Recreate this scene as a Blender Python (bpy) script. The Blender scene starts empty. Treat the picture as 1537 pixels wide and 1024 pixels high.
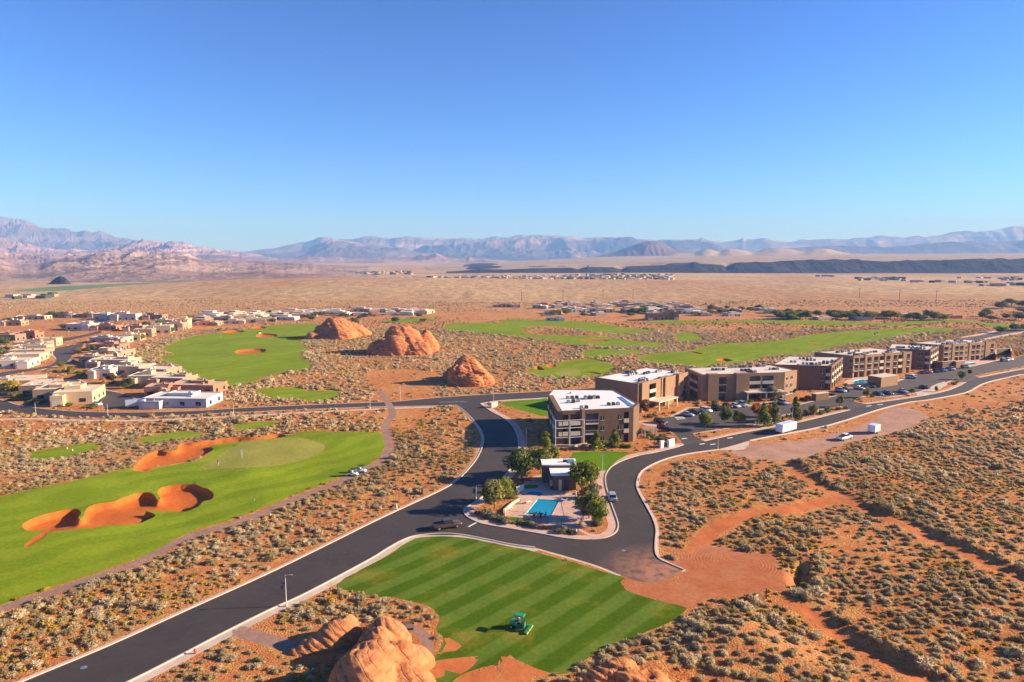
import bpy, bmesh, math, random
import numpy as np
from mathutils import Vector, Matrix
from mathutils.geometry import delaunay_2d_cdt

# ---------------------------------------------------------------- camera, sky, sun, exposure
SC = bpy.context.scene
COL = SC.collection
CAM_H = 55.0
PITCH = math.atan((512 - 385) / 1024.67)
cam = bpy.data.cameras.new('camera'); cam_o = bpy.data.objects.new('camera', cam); COL.objects.link(cam_o)
cam.lens = 24.0; cam.sensor_width = 36.0; cam.clip_start = 1.0; cam.clip_end = 60000.0
cam_o.location = (0, 0, CAM_H); cam_o.rotation_euler = (math.pi / 2 - PITCH, 0, 0)
SC.camera = cam_o
SUN_EL, SUN_AZ = math.radians(21.0), math.radians(4.0)      # azimuth measured from +X towards +Y
world = bpy.data.worlds.new('World'); SC.world = world; world.use_nodes = True
wn = world.node_tree
sky = wn.nodes.new('ShaderNodeTexSky'); sky.sky_type = 'NISHITA'; sky.sun_disc = False
sky.sun_elevation = SUN_EL; sky.sun_rotation = math.pi / 2 - SUN_AZ
sky.altitude = 900; sky.air_density = 1.0; sky.dust_density = 0.15; sky.ozone_density = 4.0
bg = wn.nodes['Background']
bg.inputs['Strength'].default_value = 0.082
_s1 = wn.nodes.new('ShaderNodeVectorMath'); _s1.operation = 'SCALE'; _s1.inputs['Scale'].default_value = 0.20      # deepen the blue of the clear desert sky
_gm = wn.nodes.new('ShaderNodeGamma'); _gm.inputs['Gamma'].default_value = 1.35
_s2 = wn.nodes.new('ShaderNodeVectorMath'); _s2.operation = 'SCALE'; _s2.inputs['Scale'].default_value = 4.3
_s3 = wn.nodes.new('ShaderNodeVectorMath'); _s3.operation = 'MULTIPLY'; _s3.inputs[1].default_value = (0.55, 0.76, 1.10)
wn.links.new(sky.outputs['Color'], _s1.inputs[0]); wn.links.new(_s1.outputs[0], _gm.inputs['Color']); wn.links.new(_gm.outputs[0], _s2.inputs[0]); wn.links.new(_s2.outputs[0], _s3.inputs[0]); wn.links.new(_s3.outputs[0], bg.inputs['Color'])
sun = bpy.data.lights.new('sun', 'SUN'); sun.energy = 5.0; sun.angle = math.radians(0.53); sun.color = (1.0, 0.83, 0.61)
sun_o = bpy.data.objects.new('sun', sun); COL.objects.link(sun_o)
sd = Vector((math.cos(SUN_EL) * math.cos(SUN_AZ), math.cos(SUN_EL) * math.sin(SUN_AZ), math.sin(SUN_EL)))
sun_o.rotation_euler = sd.to_track_quat('Z', 'Y').to_euler(); sun_o.location = (100, 0, 200)
vs = SC.view_settings; vs.view_transform = 'Standard'; vs.look = 'None'; vs.exposure = 1.48; vs.gamma = 1.0
cy = SC.cycles
cy.use_adaptive_sampling = True; cy.adaptive_threshold = 0.02
cy.max_bounces = 5; cy.diffuse_bounces = 2; cy.glossy_bounces = 2; cy.transmission_bounces = 3; cy.volume_bounces = 0
cy.transparent_max_bounces = 6; cy.caustics_reflective = False; cy.caustics_refractive = False
try:
    cy.use_denoising = True; cy.denoiser = 'OPENIMAGEDENOISE'; cy.denoising_input_passes = 'RGB_ALBEDO_NORMAL'
except Exception:
    pass

# ---------------------------------------------------------------- picture point -> ground point
F = 1024.67
cp, sp = math.cos(PITCH), math.sin(PITCH)
HOR = 385.0

def ray(px, py):
    cx = (np.asarray(px, float) - 768.5) / F; c_y = (512.0 - np.asarray(py, float)) / F
    return cx, cp + c_y * sp, -sp + c_y * cp

def G0(px, py, z=0.0):
    dx, dy, dz = ray(px, py)
    t = (z - CAM_H) / np.minimum(dz, -1e-5)
    return dx * t, dy * t

def AT(px, D, py):
    """point at forward distance D seen at px,py -> (x, y, z)"""
    dx, dy, dz = ray(px, py); t = D / dy
    return float(dx * t), float(dy * t), float(CAM_H + dz * t)

# ---------------------------------------------------------------- noise
def _h(ix, iy, s):
    n = (ix.astype(np.int64) * 374761393 + iy.astype(np.int64) * 668265263 + s * 2147483647 // 7) & 0xffffffff
    n = ((n ^ (n >> 13)) * 1274126177) & 0xffffffff
    n = n ^ (n >> 16)
    return (n & 0xffff) / 65535.0

def vnoise(x, y, s=0):
    x = np.asarray(x, float); y = np.asarray(y, float)
    ix = np.floor(x); iy = np.floor(y); fx = x - ix; fy = y - iy
    fx = fx * fx * (3 - 2 * fx); fy = fy * fy * (3 - 2 * fy)
    a = _h(ix, iy, s); b = _h(ix + 1, iy, s); c = _h(ix, iy + 1, s); d = _h(ix + 1, iy + 1, s)
    return (a * (1 - fx) + b * fx) * (1 - fy) + (c * (1 - fx) + d * fx) * fy * 1.0

def fbm(x, y, s=0, o=4, g=0.5):
    t = 0.0; a = 1.0; n = 0.0
    for i in range(o):
        t = t + a * (vnoise(x, y, s + i * 17) - 0.5) * 2; n += a; a *= g; x = x * 2.03 + 3.1; y = y * 2.03 + 1.7
    return t / n

def ridged(x, y, s=0, o=4):
    t = 0.0; a = 1.0; n = 0.0
    for i in range(o):
        t = t + a * (1 - np.abs(vnoise(x, y, s + i * 13) * 2 - 1)); n += a; a *= 0.5; x = x * 2.1 + 5.3; y = y * 2.1 + 2.9
    return t / n

def inside(x, y, poly):
    x = np.asarray(x, float); y = np.asarray(y, float); r = np.zeros(x.shape, bool)
    mnx, mny = poly.min(0); mxx, mxy = poly.max(0)
    bb = (x >= mnx) & (x <= mxx) & (y >= mny) & (y <= mxy)
    if not bb.any(): return r
    X = x[bb]; Y = y[bb]; rr = np.zeros(X.shape, bool); n = len(poly)
    for i in range(n):
        x1, y1 = poly[i]; x2, y2 = poly[(i + 1) % n]
        if y1 == y2: continue
        c = ((y1 > Y) != (y2 > Y)) & (X < (x2 - x1) * (Y - y1) / (y2 - y1) + x1)
        rr ^= c
    r[bb] = rr
    return r

def seg_dist(x, y, line, closed=False):
    """distance to polyline and side (positive = left of travel)"""
    x = np.asarray(x, float); y = np.asarray(y, float)
    best = np.full(x.shape, 1e9); side = np.zeros(x.shape)
    n = len(line)
    for i in range(n if closed else n - 1):
        a = line[i]; b = line[(i + 1) % n]; d = b - a; L = float(d @ d)
        if L < 1e-9: continue
        t = np.clip(((x - a[0]) * d[0] + (y - a[1]) * d[1]) / L, 0, 1)
        qx = x - (a[0] + t * d[0]); qy = y - (a[1] + t * d[1]); dd = np.hypot(qx, qy)
        m = dd < best; best[m] = dd[m]; side[m] = (d[0] * qy - d[1] * qx)[m]
    return best, side

def smooth(a, b, t):
    t = np.clip((t - a) / (b - a), 0, 1); return t * t * (3 - 2 * t)

def catmull(P, closed=False, n=4):
    P = np.asarray(P, float); out = []; N = len(P)
    rng = range(N) if closed else range(N - 1)
    for i in rng:
        p0 = P[(i - 1) % N] if (closed or i > 0) else P[i]
        p1 = P[i]; p2 = P[(i + 1) % N]
        p3 = P[(i + 2) % N] if (closed or i + 2 < N) else p2
        for k in range(n):
            t = k / n; t2 = t * t; t3 = t2 * t
            # centripetal-ish: keep tangents limited
            m1 = (p2 - p0) * 0.5; m2 = (p3 - p1) * 0.5
            L = np.linalg.norm(p2 - p1)
            for m in (m1, m2):
                l = np.linalg.norm(m)
                if l > L * 1.2: m *= L * 1.2 / l
            out.append((2 * t3 - 3 * t2 + 1) * p1 + (t3 - 2 * t2 + t) * m1 + (-2 * t3 + 3 * t2) * p2 + (t3 - t2) * m2)
    if not closed: out.append(P[-1])
    return np.array(out)

def W(pts, closed=False, n=3, z=0.0):
    """pixel polyline -> smoothed world polyline (Nx2)"""
    pts = np.asarray(pts, float)
    if n > 1: pts = catmull(pts, closed, n)
    x, y = G0(pts[:, 0], pts[:, 1], z)
    return np.stack([x, y], 1)

# ---------------------------------------------------------------- materials
def _link(t, a, b): t.links.new(a, b)

def new_mat(name):
    m = bpy.data.materials.new(name); m.use_nodes = True
    t = m.node_tree; b = t.nodes['Principled BSDF']
    return m, t, b

def noise_node(t, scale, detail=4, rough=0.55, vec=None, dist=0.0):
    n = t.nodes.new('ShaderNodeTexNoise'); n.inputs['Scale'].default_value = scale
    n.inputs['Detail'].default_value = detail; n.inputs['Roughness'].default_value = rough
    n.inputs['Distortion'].default_value = dist
    if vec is not None: t.links.new(vec, n.inputs['Vector'])
    return n

def ramp(t, src, stops, interp='LINEAR'):
    r = t.nodes.new('ShaderNodeValToRGB'); r.color_ramp.interpolation = interp
    e = r.color_ramp.elements
    while len(e) > len(stops): e.remove(e[-1])
    while len(e) < len(stops): e.new(0.5)
    for i, (p, c) in enumerate(stops):
        e[i].position = p
        e[i].color = (c, c, c, 1) if isinstance(c, (int, float)) else (*c[:3], 1)
    if src is not None: t.links.new(src, r.inputs['Fac'])
    return r

def mix(t, fac, a, b, mode='MIX'):
    m = t.nodes.new('ShaderNodeMix'); m.data_type = 'RGBA'; m.blend_type = mode; m.clamp_factor = True
    for s, v in ((m.inputs[0], fac), (m.inputs[6], a), (m.inputs[7], b)):
        if isinstance(v, (int, float)): s.default_value = v
        elif isinstance(v, tuple): s.default_value = (*v[:3], 1)
        else: t.links.new(v, s)
    return m.outputs[2]

def math_n(t, op, a, b=None, clamp=False):
    m = t.nodes.new('ShaderNodeMath'); m.operation = op; m.use_clamp = clamp
    for i, v in enumerate((a, b)):
        if v is None: continue
        if isinstance(v, (int, float)): m.inputs[i].default_value = v
        else: t.links.new(v, m.inputs[i])
    return m.outputs[0]

def pos(t):
    return t.nodes.new('ShaderNodeNewGeometry').outputs['Position']

def bump(t, b, h, strength=0.4, dist=0.1):
    n = t.nodes.new('ShaderNodeBump'); n.inputs['Strength'].default_value = strength
    n.inputs['Distance'].default_value = dist; t.links.new(h, n.inputs['Height']); t.links.new(n.outputs[0], b.inputs['Normal'])

def simple(name, c, rough=0.7, var=0.12, scale=2.0, metal=0.0, spec=0.3, c2=None, obj=False, bmp=0.0):
    m, t, b = new_mat(name)
    if obj: v = t.nodes.new('ShaderNodeTexCoord').outputs['Object']
    else: v = pos(t)
    n = noise_node(t, scale, 5, 0.6, v)
    hi = c2 if c2 else tuple(min(1, k * (1 + var)) for k in c)
    lo = c if c2 else tuple(k * (1 - var) for k in c)
    r = ramp(t, n.outputs['Fac'], [(0.3, lo), (0.7, hi)])
    _link(t, r.outputs[0], b.inputs['Base Color'])
    b.inputs['Roughness'].default_value = rough; b.inputs['Metallic'].default_value = metal
    b.inputs['Specular IOR Level'].default_value = spec
    if bmp: bump(t, b, n.outputs['Fac'], bmp, 0.05)
    return m

# ---------------------------------------------------------------- object helpers
def tag(o, label=None, cat=None, group=None, kind=None):
    if label: o['label'] = label
    if cat: o['category'] = cat
    if group: o['group'] = group
    if kind: o['kind'] = kind
    return o

def mesh_np(name, verts, faces, mats, parent=None, fmat=None, smooth_f=False, attr=None):
    """faces: Mx3/Mx4 int array or list of arrays"""
    me = bpy.data.meshes.new(name)
    if not isinstance(faces, list): faces = [faces]
    faces = [f for f in faces if len(f)]
    loops = np.concatenate([f.ravel() for f in faces]).astype(np.int32)
    tot = np.concatenate([np.full(len(f), f.shape[1]) for f in faces]).astype(np.int32)
    st = np.concatenate([[0], np.cumsum(tot)[:-1]]).astype(np.int32)
    me.vertices.add(len(verts)); me.vertices.foreach_set('co', np.asarray(verts, np.float32).ravel())
    me.loops.add(len(loops)); me.loops.foreach_set('vertex_index', loops)
    me.polygons.add(len(tot)); me.polygons.foreach_set('loop_start', st); me.polygons.foreach_set('loop_total', tot)
    if fmat is not None: me.polygons.foreach_set('material_index', np.asarray(fmat, np.int32))
    me.polygons.foreach_set('use_smooth', np.full(len(tot), bool(smooth_f)))
    for m in (mats if isinstance(mats, (list, tuple)) else [mats]): me.materials.append(m)
    if attr is not None:
        for k, v in attr.items():
            a = me.attributes.new(k, 'FLOAT', 'POINT'); a.data.foreach_set('value', np.asarray(v, np.float32))
    me.update(); me.validate()
    o = bpy.data.objects.new(name, me); COL.objects.link(o)
    if parent: o.parent = parent
    return o

class MB:
    """collects simple shapes; build() links them as ONE mesh object"""
    def __init__(s): s.v = []; s.f = []; s.m = []; s.cur = 0
    def add(s, vs, fs):
        k = len(s.v); s.v += [tuple(v) for v in vs]
        for f in fs: s.f.append(tuple(i + k for i in f)); s.m.append(s.cur)
        return s
    def box(s, cx, cy_, z0, sx, sy, sz, rz=0.0, taper=1.0):
        c, n = math.cos(rz), math.sin(rz); vs = []
        for z, k in ((z0, 1.0), (z0 + sz, taper)):
            for a, b in ((-1, -1), (1, -1), (1, 1), (-1, 1)):
                x, y = a * sx / 2 * k, b * sy / 2 * k
                vs.append((cx + x * c - y * n, cy_ + x * n + y * c, z))
        return s.add(vs, [(0, 3, 2, 1), (4, 5, 6, 7), (0, 1, 5, 4), (1, 2, 6, 5), (2, 3, 7, 6), (3, 0, 4, 7)])
    def tube(s, p, q, r0, r1=None, n=8):
        r1 = r0 if r1 is None else r1
        p = Vector(p); q = Vector(q); d = (q - p)
        if d.length < 1e-6: return s
        d.normalize(); a = d.orthogonal().normalized(); b = d.cross(a)
        vs = []
        for c, r in ((p, r0), (q, r1)):
            for i in range(n):
                t = 2 * math.pi * i / n; vs.append(c + a * (math.cos(t) * r) + b * (math.sin(t) * r))
        fs = [(i, (i + 1) % n, n + (i + 1) % n, n + i) for i in range(n)] + [tuple(range(n - 1, -1, -1)), tuple(range(n, 2 * n))]
        return s.add(vs, fs)
    def prism(s, poly, z0, z1):
        n = len(poly); vs = [(x, y, z0) for x, y in poly] + [(x, y, z1) for x, y in poly]
        return s.add(vs, [(i, (i + 1) % n, n + (i + 1) % n, n + i) for i in range(n)] + [tuple(range(n - 1, -1, -1)), tuple(range(n, 2 * n))])
    def loft(s, rings):
        n = len(rings[0]); vs = [v for r in rings for v in r]; fs = []
        for k in range(len(rings) - 1):
            for i in range(n): fs.append((k * n + i, k * n + (i + 1) % n, (k + 1) * n + (i + 1) % n, (k + 1) * n + i))
        fs.append(tuple(range(n - 1, -1, -1))); fs.append(tuple(range((len(rings) - 1) * n, len(rings) * n)))
        return s.add(vs, fs)
    def build(s, name, mats, parent=None, bevel=0.0, smooth_f=False):
        me = bpy.data.meshes.new(name); me.from_pydata(s.v, [], s.f)
        for m in (mats if isinstance(mats, (list, tuple)) else [mats]): me.materials.append(m)
        for p, k in zip(me.polygons, s.m): p.material_index = k; p.use_smooth = smooth_f
        me.validate(); me.update()
        o = bpy.data.objects.new(name, me); COL.objects.link(o)
        if parent: o.parent = parent
        if bevel > 0:
            md = o.modifiers.new('bevel', 'BEVEL'); md.width = bevel; md.segments = 2; md.limit_method = 'ANGLE'; md.angle_limit = math.radians(50)
        return o

def empty(name, loc, rz=0.0, label=None, cat=None, group=None):
    o = bpy.data.objects.new(name, None); COL.objects.link(o); o.location = loc; o.rotation_euler = (0, 0, rz)
    o.empty_display_size = 0.5
    return tag(o, label, cat, group)

def copy_tree(o, parent=None):
    c = o.copy(); COL.objects.link(c); c.parent = parent
    for ch in list(o.children): copy_tree(ch, c)
    return c

rnd = random.Random(7)
rng = np.random.default_rng(11)
# ---------------------------------------------------------------- ground plan (outlines traced to their place on the ground)
RA_W = [(-110, 1085), (30, 1024), (160, 970), (284, 914), (400, 862), (500, 813), (560, 783), (620, 755), (655, 739), (682, 724), (704, 703), (718, 684), (726, 663), (724, 650), (717, 638), (700, 620), (684, 608)]
RA_E = [(95, 1070), (192, 1024), (265, 987), (330, 953), (400, 918), (451, 895), (505, 867), (560, 837), (582, 823), (608, 809), (631, 803), (679, 801), (727, 809), (765, 817), (803, 822)]
ISL = [(721, 607), (739, 619), (755, 627), (770, 640), (778, 661), (776, 685), (760, 711), (738, 734), (715, 752), (698, 763), (697, 770), (704, 777), (724, 786), (771, 794), (817, 802), (844, 807), (877, 810), (908, 807), (924, 799), (928, 788), (925, 776), (917, 754), (910, 730), (909, 714), (917, 701), (935, 691), (960, 683), (978, 680), (1010, 672.5), (1026, 667.5)]
RB_N1 = [(1057, 662), (1117, 649), (1187, 636), (1240, 624), (1276, 615.5)]
RB_N2 = [(1300, 607), (1369, 597), (1415, 588), (1437, 580), (1450, 573)]
RB_N3 = [(1470, 566.5), (1483, 564), (1537, 554), (1620, 541)]
RB_S1 = [(1026, 855), (1002, 845), (990, 839), (984, 829), (984, 810), (985, 795), (980, 778), (968, 756), (957, 735), (956, 722), (963.6, 706.6), (991.6, 691.6), (1026, 682), (1077.5, 674.4)]
RB_S2 = [(1125, 661), (1155, 655), (1244, 637.7), (1319, 615), (1364.6, 604), (1392, 600.6), (1449, 589), (1471.7, 577), (1494.5, 570), (1537, 562), (1620, 549)]
CUL = [(1026, 855), (1010, 866), (985, 874), (960, 873), (938, 866), (900, 850.5), (860, 838), (803, 822)]
RC_N = [(-80, 584), (0, 599.5), (34, 609.5), (91, 616), (159, 618.5), (228, 618.5), (300, 616.8), (364, 613), (478, 607.4), (569, 604), (600, 602.5), (664, 597), (740, 592.5), (823, 588), (900, 582)]
RC_S1 = [(-80, 602), (0, 616.5), (45, 621.5), (100, 625), (150, 626), (250, 624), (387, 617.7), (480, 613.5), (550, 610.8), (580, 610), (648, 609), (684, 608)]
RC_S2 = [(721, 607), (748, 602.5), (821, 598), (900, 592)]
PATH_C = [(-20, 630), (50, 628), (114, 630.5), (228, 630.5), (350, 625.5), (460, 619.5), (580, 613.5), (650, 611)]
CART = [(570, 588), (577, 597), (586, 611), (589, 624), (579, 637), (581, 655), (585, 669), (577, 687), (555, 703), (528, 715), (494, 729.5), (437, 750), (368, 780), (289, 803), (208, 844), (148, 865), (78, 889), (0, 914), (-60, 934)]

Wc = {k: W(v, False, 3) for k, v in dict(RA_W=RA_W, RA_E=RA_E, ISL=ISL, RB_N1=RB_N1, RB_N2=RB_N2, RB_N3=RB_N3, RB_S1=RB_S1, RB_S2=RB_S2, CUL=CUL, RC_N=RC_N, RC_S1=RC_S1, RC_S2=RC_S2, PATH_C=PATH_C, CART=CART).items()}
def cat(*a): return np.concatenate(a)
Z = []      # (zone, polygon) ; earlier = on top
def Zp(zone, pts, n=3): Z.append((zone, W(pts, True, n)))
# pools and deck
POOL = W([(807, 748.5), (840, 750), (827, 773.5), (788.5, 771)], True, 1)
SPA = W([(789, 741), (792, 738), (800, 736), (810, 737), (815, 740), (812, 743), (800, 743), (792, 742)], True, 2)
HPOOL = W([(1281, 572), (1290, 569.5), (1305, 568.5), (1320, 565), (1322, 569.5), (1312, 572), (1300, 574.5), (1287, 576), (1281, 575)], True, 2)
HPOOL2 = W([(1444, 546), (1462, 544), (1465, 547), (1446, 549.5)], True, 1)
Z += [('pool', POOL), ('pool', SPA), ('pool', HPOOL), ('pool', HPOOL2)]
Zp('island_lawn', [(767, 752), (773, 748.5), (781, 749), (781, 753), (775, 755), (768, 755)])
Zp('island_lawn', [(757, 779), (768, 776), (783, 777), (800, 781), (803, 784.5), (790, 785), (772, 783)])
Zp('island_lawn', [(863, 747), (870, 745), (878, 750), (882, 760), (873, 762), (864, 757)])
Zp('island_lawn', [(786, 731), (789, 728), (803, 727), (808, 729), (805, 732), (790, 733)])
Zp('deck', [(780, 738), (787, 727), (787, 722), (830, 722), (832, 733), (852, 738), (866, 738), (868, 752), (874, 768), (884, 772), (893, 782), (886, 789), (866, 793), (840, 790), (803, 786), (802, 781), (785, 777), (757, 774), (756, 768), (770, 757), (778, 755), (781, 748), (777, 744)], 1)
Zp('deck', [(795, 719), (804, 713), (830, 712), (830, 720), (800, 721)], 1)
Zp('deck', [(866, 790), (884, 800), (900, 803), (890, 806), (862, 793)], 1)
Zp('deck', [(1262, 586), (1268, 572), (1285, 566), (1310, 563), (1325, 562), (1350, 566), (1352, 571), (1330, 576), (1318, 579), (1300, 577), (1280, 580)], 1)
Zp('deck', [(1436, 551), (1440, 543), (1470, 540), (1490, 541), (1475, 546), (1462, 549)], 1)
Zp('deck', [(958, 633), (965, 630.5), (985, 633), (994, 638), (985, 641), (965, 637)], 1)
Zp('island_lawn', [(858, 682), (862, 678.5), (900, 677), (943, 678), (940, 683), (925, 692), (912, 704), (905, 706), (890, 705.5), (868, 703), (850, 695)])
Zp('island_lawn', [(752, 606), (768, 603), (810, 600), (822, 600), (822, 622), (812, 624), (790, 618), (762, 611)])
# concrete walks and aprons
Zp('walk', [(1077, 674.4), (1105.5, 667), (1125, 661), (1124, 668), (1117, 674), (1098, 676)], 1)
Zp('walk', [(1131, 636), (1150, 630), (1165, 625), (1185, 620), (1200, 619), (1190, 624), (1165, 630), (1150, 637), (1130, 642)], 1)
Zp('walk', [(1375, 589), (1392, 583), (1405, 576), (1418, 572), (1422, 577), (1410, 584), (1396, 590), (1378, 594)], 1)
Zp('walk', [(1219, 617), (1235, 614), (1240, 618), (1222, 622)], 1)
# lawn, fairways
LAWN = [(503, 878), (560, 846), (583, 833), (610, 815), (635, 806), (680, 805), (727, 812), (800, 828), (860, 844), (900, 856), (940, 868), (933, 873), (936, 880), (948, 888), (975, 898), (1005, 906), (1030, 912), (1020, 925), (1000, 938), (960, 955), (930, 965), (905, 973), (880, 990), (850, 1010), (830, 1012), (800, 1000), (775, 990), (765, 984), (750, 1000), (735, 1000), (700, 1010), (670, 1030), (640, 1040), (620, 1030), (650, 1010), (655, 985), (665, 960), (655, 945), (660, 930), (650, 915), (625, 905), (590, 897), (560, 896), (530, 888)]
Zp('track', [(655, 952), (678, 953), (686, 968), (670, 975), (658, 985), (655, 970)])
Zp('track', [(655, 1004), (690, 990), (712, 984), (705, 996), (683, 1012), (660, 1030)])
Zp('track', [(686, 1040), (700, 1012), (715, 1004), (735, 1006), (748, 1024), (760, 1045)])
Zp('track', [(745, 1016), (752, 996), (765, 986), (790, 992), (812, 1000), (832, 1004), (830, 1012), (805, 1014), (785, 1022), (790, 1040), (760, 1040)])
LAWN_P = W(LAWN, True, 3); Z.append(('lawn', LAWN_P))
BUNK = []
def bunker(pts, depth):
    p = W(pts, True, 3); Z.append(('sand', p)); BUNK.append((p, depth))
bunker([(33, 787), (45, 777), (68, 769), (95, 763), (109, 761), (118, 763), (121, 768.5), (116, 777), (120, 780), (125, 776), (129, 763), (141, 756), (173, 751), (182, 746), (200, 739), (216, 735.5), (230, 739), (237, 748.5), (241, 745.5), (236, 734), (250, 727), (285, 724.5), (305, 728.5), (319, 736), (321, 742), (316, 747), (305, 749.5), (296, 757), (280, 763.5), (258, 764), (239, 764), (219, 766), (233, 770), (223, 777), (205, 785), (171, 789), (75, 800), (64, 797), (41, 796)], 1.25)
bunker([(36, 818), (58, 804), (72, 799), (70, 806), (52, 816), (42, 821)], 0.1)
bunker([(350, 657), (292, 665), (271, 666), (266, 676), (250, 679), (239, 676), (212, 689), (200, 705), (208, 707), (216, 707), (234, 700), (250, 698), (287, 690), (312, 680), (321, 674), (316, 669), (350, 664), (430, 656), (420, 652), (385, 657)], 0.9)
bunker([(352, 528), (360, 525.5), (380, 524), (397, 524.5), (399, 527), (392, 530), (375, 531.5), (356, 531)], 0.8)
bunker([(384, 503.5), (392, 500.5), (405, 501), (416, 502), (415, 505), (400, 506), (386, 505.5)], 0.7)
bunker([(430, 508), (440, 505), (452, 505.5), (460, 507.5), (450, 510), (434, 510)], 0.7)
bunker([(334, 498.5), (345, 496.2), (360, 495.8), (367, 497.5), (355, 499.6), (340, 499.6)], 0.7)
bunker([(378, 492), (388, 490), (399, 490.5), (398, 492.5), (385, 493.6)], 0.7)
bunker([(802, 553), (807, 549.5), (813, 552), (817, 555.5), (805, 555.5)], 0.8)
bunker([(820, 549), (832, 546.5), (834, 551), (824, 552)], 0.6)
bunker([(875, 558.5), (888, 558.5), (905, 561.5), (893, 561.5)], 0.7)
bunker([(870, 510.5), (890, 509.5), (915, 511), (900, 512.5)], 0.6)
bunker([(1075, 539.5), (1088, 538), (1100, 540.5), (1090, 542.8), (1080, 542)], 0.8)
bunker([(1036, 527.5), (1048, 529), (1056, 531), (1044, 531)], 0.8)
bunker([(1203, 515.5), (1215, 516.5), (1240, 517.5), (1222, 518)], 0.6)
bunker([(1360, 499), (1370, 498.6), (1376, 500), (1364, 500.3)], 0.6)
bunker([(945, 535), (955, 534.5), (952, 537)], 0.5)
GREEN_P = W([(302, 702), (318, 690), (334, 679.5), (357, 667), (402, 659.5), (448, 658.5), (475, 663.5), (488, 671), (479, 682), (455, 692), (418, 700), (380, 703.5), (334, 703.5)], True, 3); Z.append(('green', GREEN_P))
Zp('green', [(833, 560), (845, 556), (865, 555), (872, 560), (862, 565), (842, 565)])
FW1 = [(-60, 925), (0, 907), (78, 882), (148, 858), (208, 837), (290, 797), (368, 772), (437, 743), (493, 723), (528, 709), (552, 699), (570, 684), (577, 670), (573, 653), (560, 648.5), (510, 649), (460, 648), (437, 653), (414, 657), (350, 664), (316, 670), (321, 675), (300, 690), (250, 699), (216, 708), (198, 704), (173, 707), (137, 716), (91, 725), (46, 734), (0, 745), (-80, 765), (-120, 850)]
FW1_P = W(FW1, True, 3); Z.append(('fairway', FW1_P))
Zp('fairway', [(46, 684), (52, 677), (91, 670.6), (136, 665), (150, 668), (136, 676), (98, 686), (68, 689.5), (48, 688)])
Zp('fairway', [(209.5, 660), (228, 654.6), (262, 649), (303, 649.6), (300, 656), (269, 659), (239, 664), (212, 664.5)])
Zp('fairway', [(350, 641.5), (359, 637), (402, 634), (418, 636), (409, 640), (368, 645.5), (352, 645)])
Zp('fairway', [(384, 588), (387, 584.6), (443, 581.7), (462, 587), (500, 586.5), (510, 591), (489, 600.6), (459, 602), (450, 598), (427, 599.4), (398, 595)])
Zp('fairway', [(263.7, 513), (295.5, 503.8), (341, 498.8), (377.5, 493.5), (409, 488), (450, 486), (478, 486.7), (474, 496), (489, 506), (487, 509.5), (455, 511.7), (450, 515), (464, 525.4), (450, 531), (455, 538), (465, 544.8), (462, 554), (432, 558.4), (391, 567.5), (382, 574.4), (341, 579.4), (318, 572), (289, 563), (270, 549), (246, 541), (243, 535), (262, 531), (243, 524), (256, 517)])
Zp('fairway', [(575, 482), (600, 478.5), (640, 477.5), (655, 480), (630, 483), (590, 484.5)])
Z.append(('desert', W([(783, 495), (790, 491.5), (812, 489.5), (850, 491.5), (890, 498), (930, 502), (985, 510), (992, 514), (960, 513), (900, 505), (840, 503.5), (800, 502), (786, 498)], True, 3)))
Zp('fairway', [(668, 489), (677, 485.5), (732, 484.5), (765, 486), (745, 481), (778, 479), (846, 481), (900, 485), (940, 492), (975, 495), (976, 499), (955, 501), (930, 499), (985, 512), (999, 516), (996, 519), (980, 522), (940, 520.5), (915, 522), (900, 519), (857, 517), (823, 510.6), (778, 506), (720, 500), (668, 494)])
Zp('fairway', [(875, 532), (880, 525), (900, 523.5), (940, 525), (962, 526), (960, 531), (930, 534), (905, 537), (882, 536)])
Zp('fairway', [(793, 557), (800, 552), (820, 548), (835, 546), (865, 540), (890, 540), (915, 546), (922, 550), (915, 558), (900, 563), (885, 566), (860, 568), (830, 567), (800, 563)])
Zp('fairway', [(1014, 503), (1030, 499), (1045, 501), (1052, 509), (1045, 513), (1020, 512)])
Zp('fairway', [(955, 537), (985, 530.5), (1030, 527), (1060, 520.5), (1085, 516), (1130, 514.5), (1180, 510), (1220, 502), (1290, 496), (1350, 493), (1400, 491.5), (1435, 493), (1425, 497), (1370, 502), (1310, 512), (1280, 516), (1240, 524), (1200, 532), (1150, 535), (1110, 545), (1075, 547), (1050, 552), (1020, 548.5), (985, 545), (960, 541)])
Zp('fairway', [(965, 485), (1010, 481), (1050, 482), (1120, 480.5), (1200, 480.5), (1300, 484), (1345, 485), (1400, 480), (1440, 480.5), (1490, 485), (1537, 486), (1600, 487), (1600, 491), (1537, 489.5), (1500, 491.5), (1470, 486.5), (1420, 483.5), (1380, 487), (1340, 489.5), (1290, 487.5), (1240, 489), (1180, 486), (1100, 484.5), (1050, 486), (1000, 487)])
Z.append(('field', W([(20, 441.5), (60, 437.5), (150, 432.5), (250, 429.5), (330, 429), (310, 434), (200, 437.5), (100, 442)], True, 2)))
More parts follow.
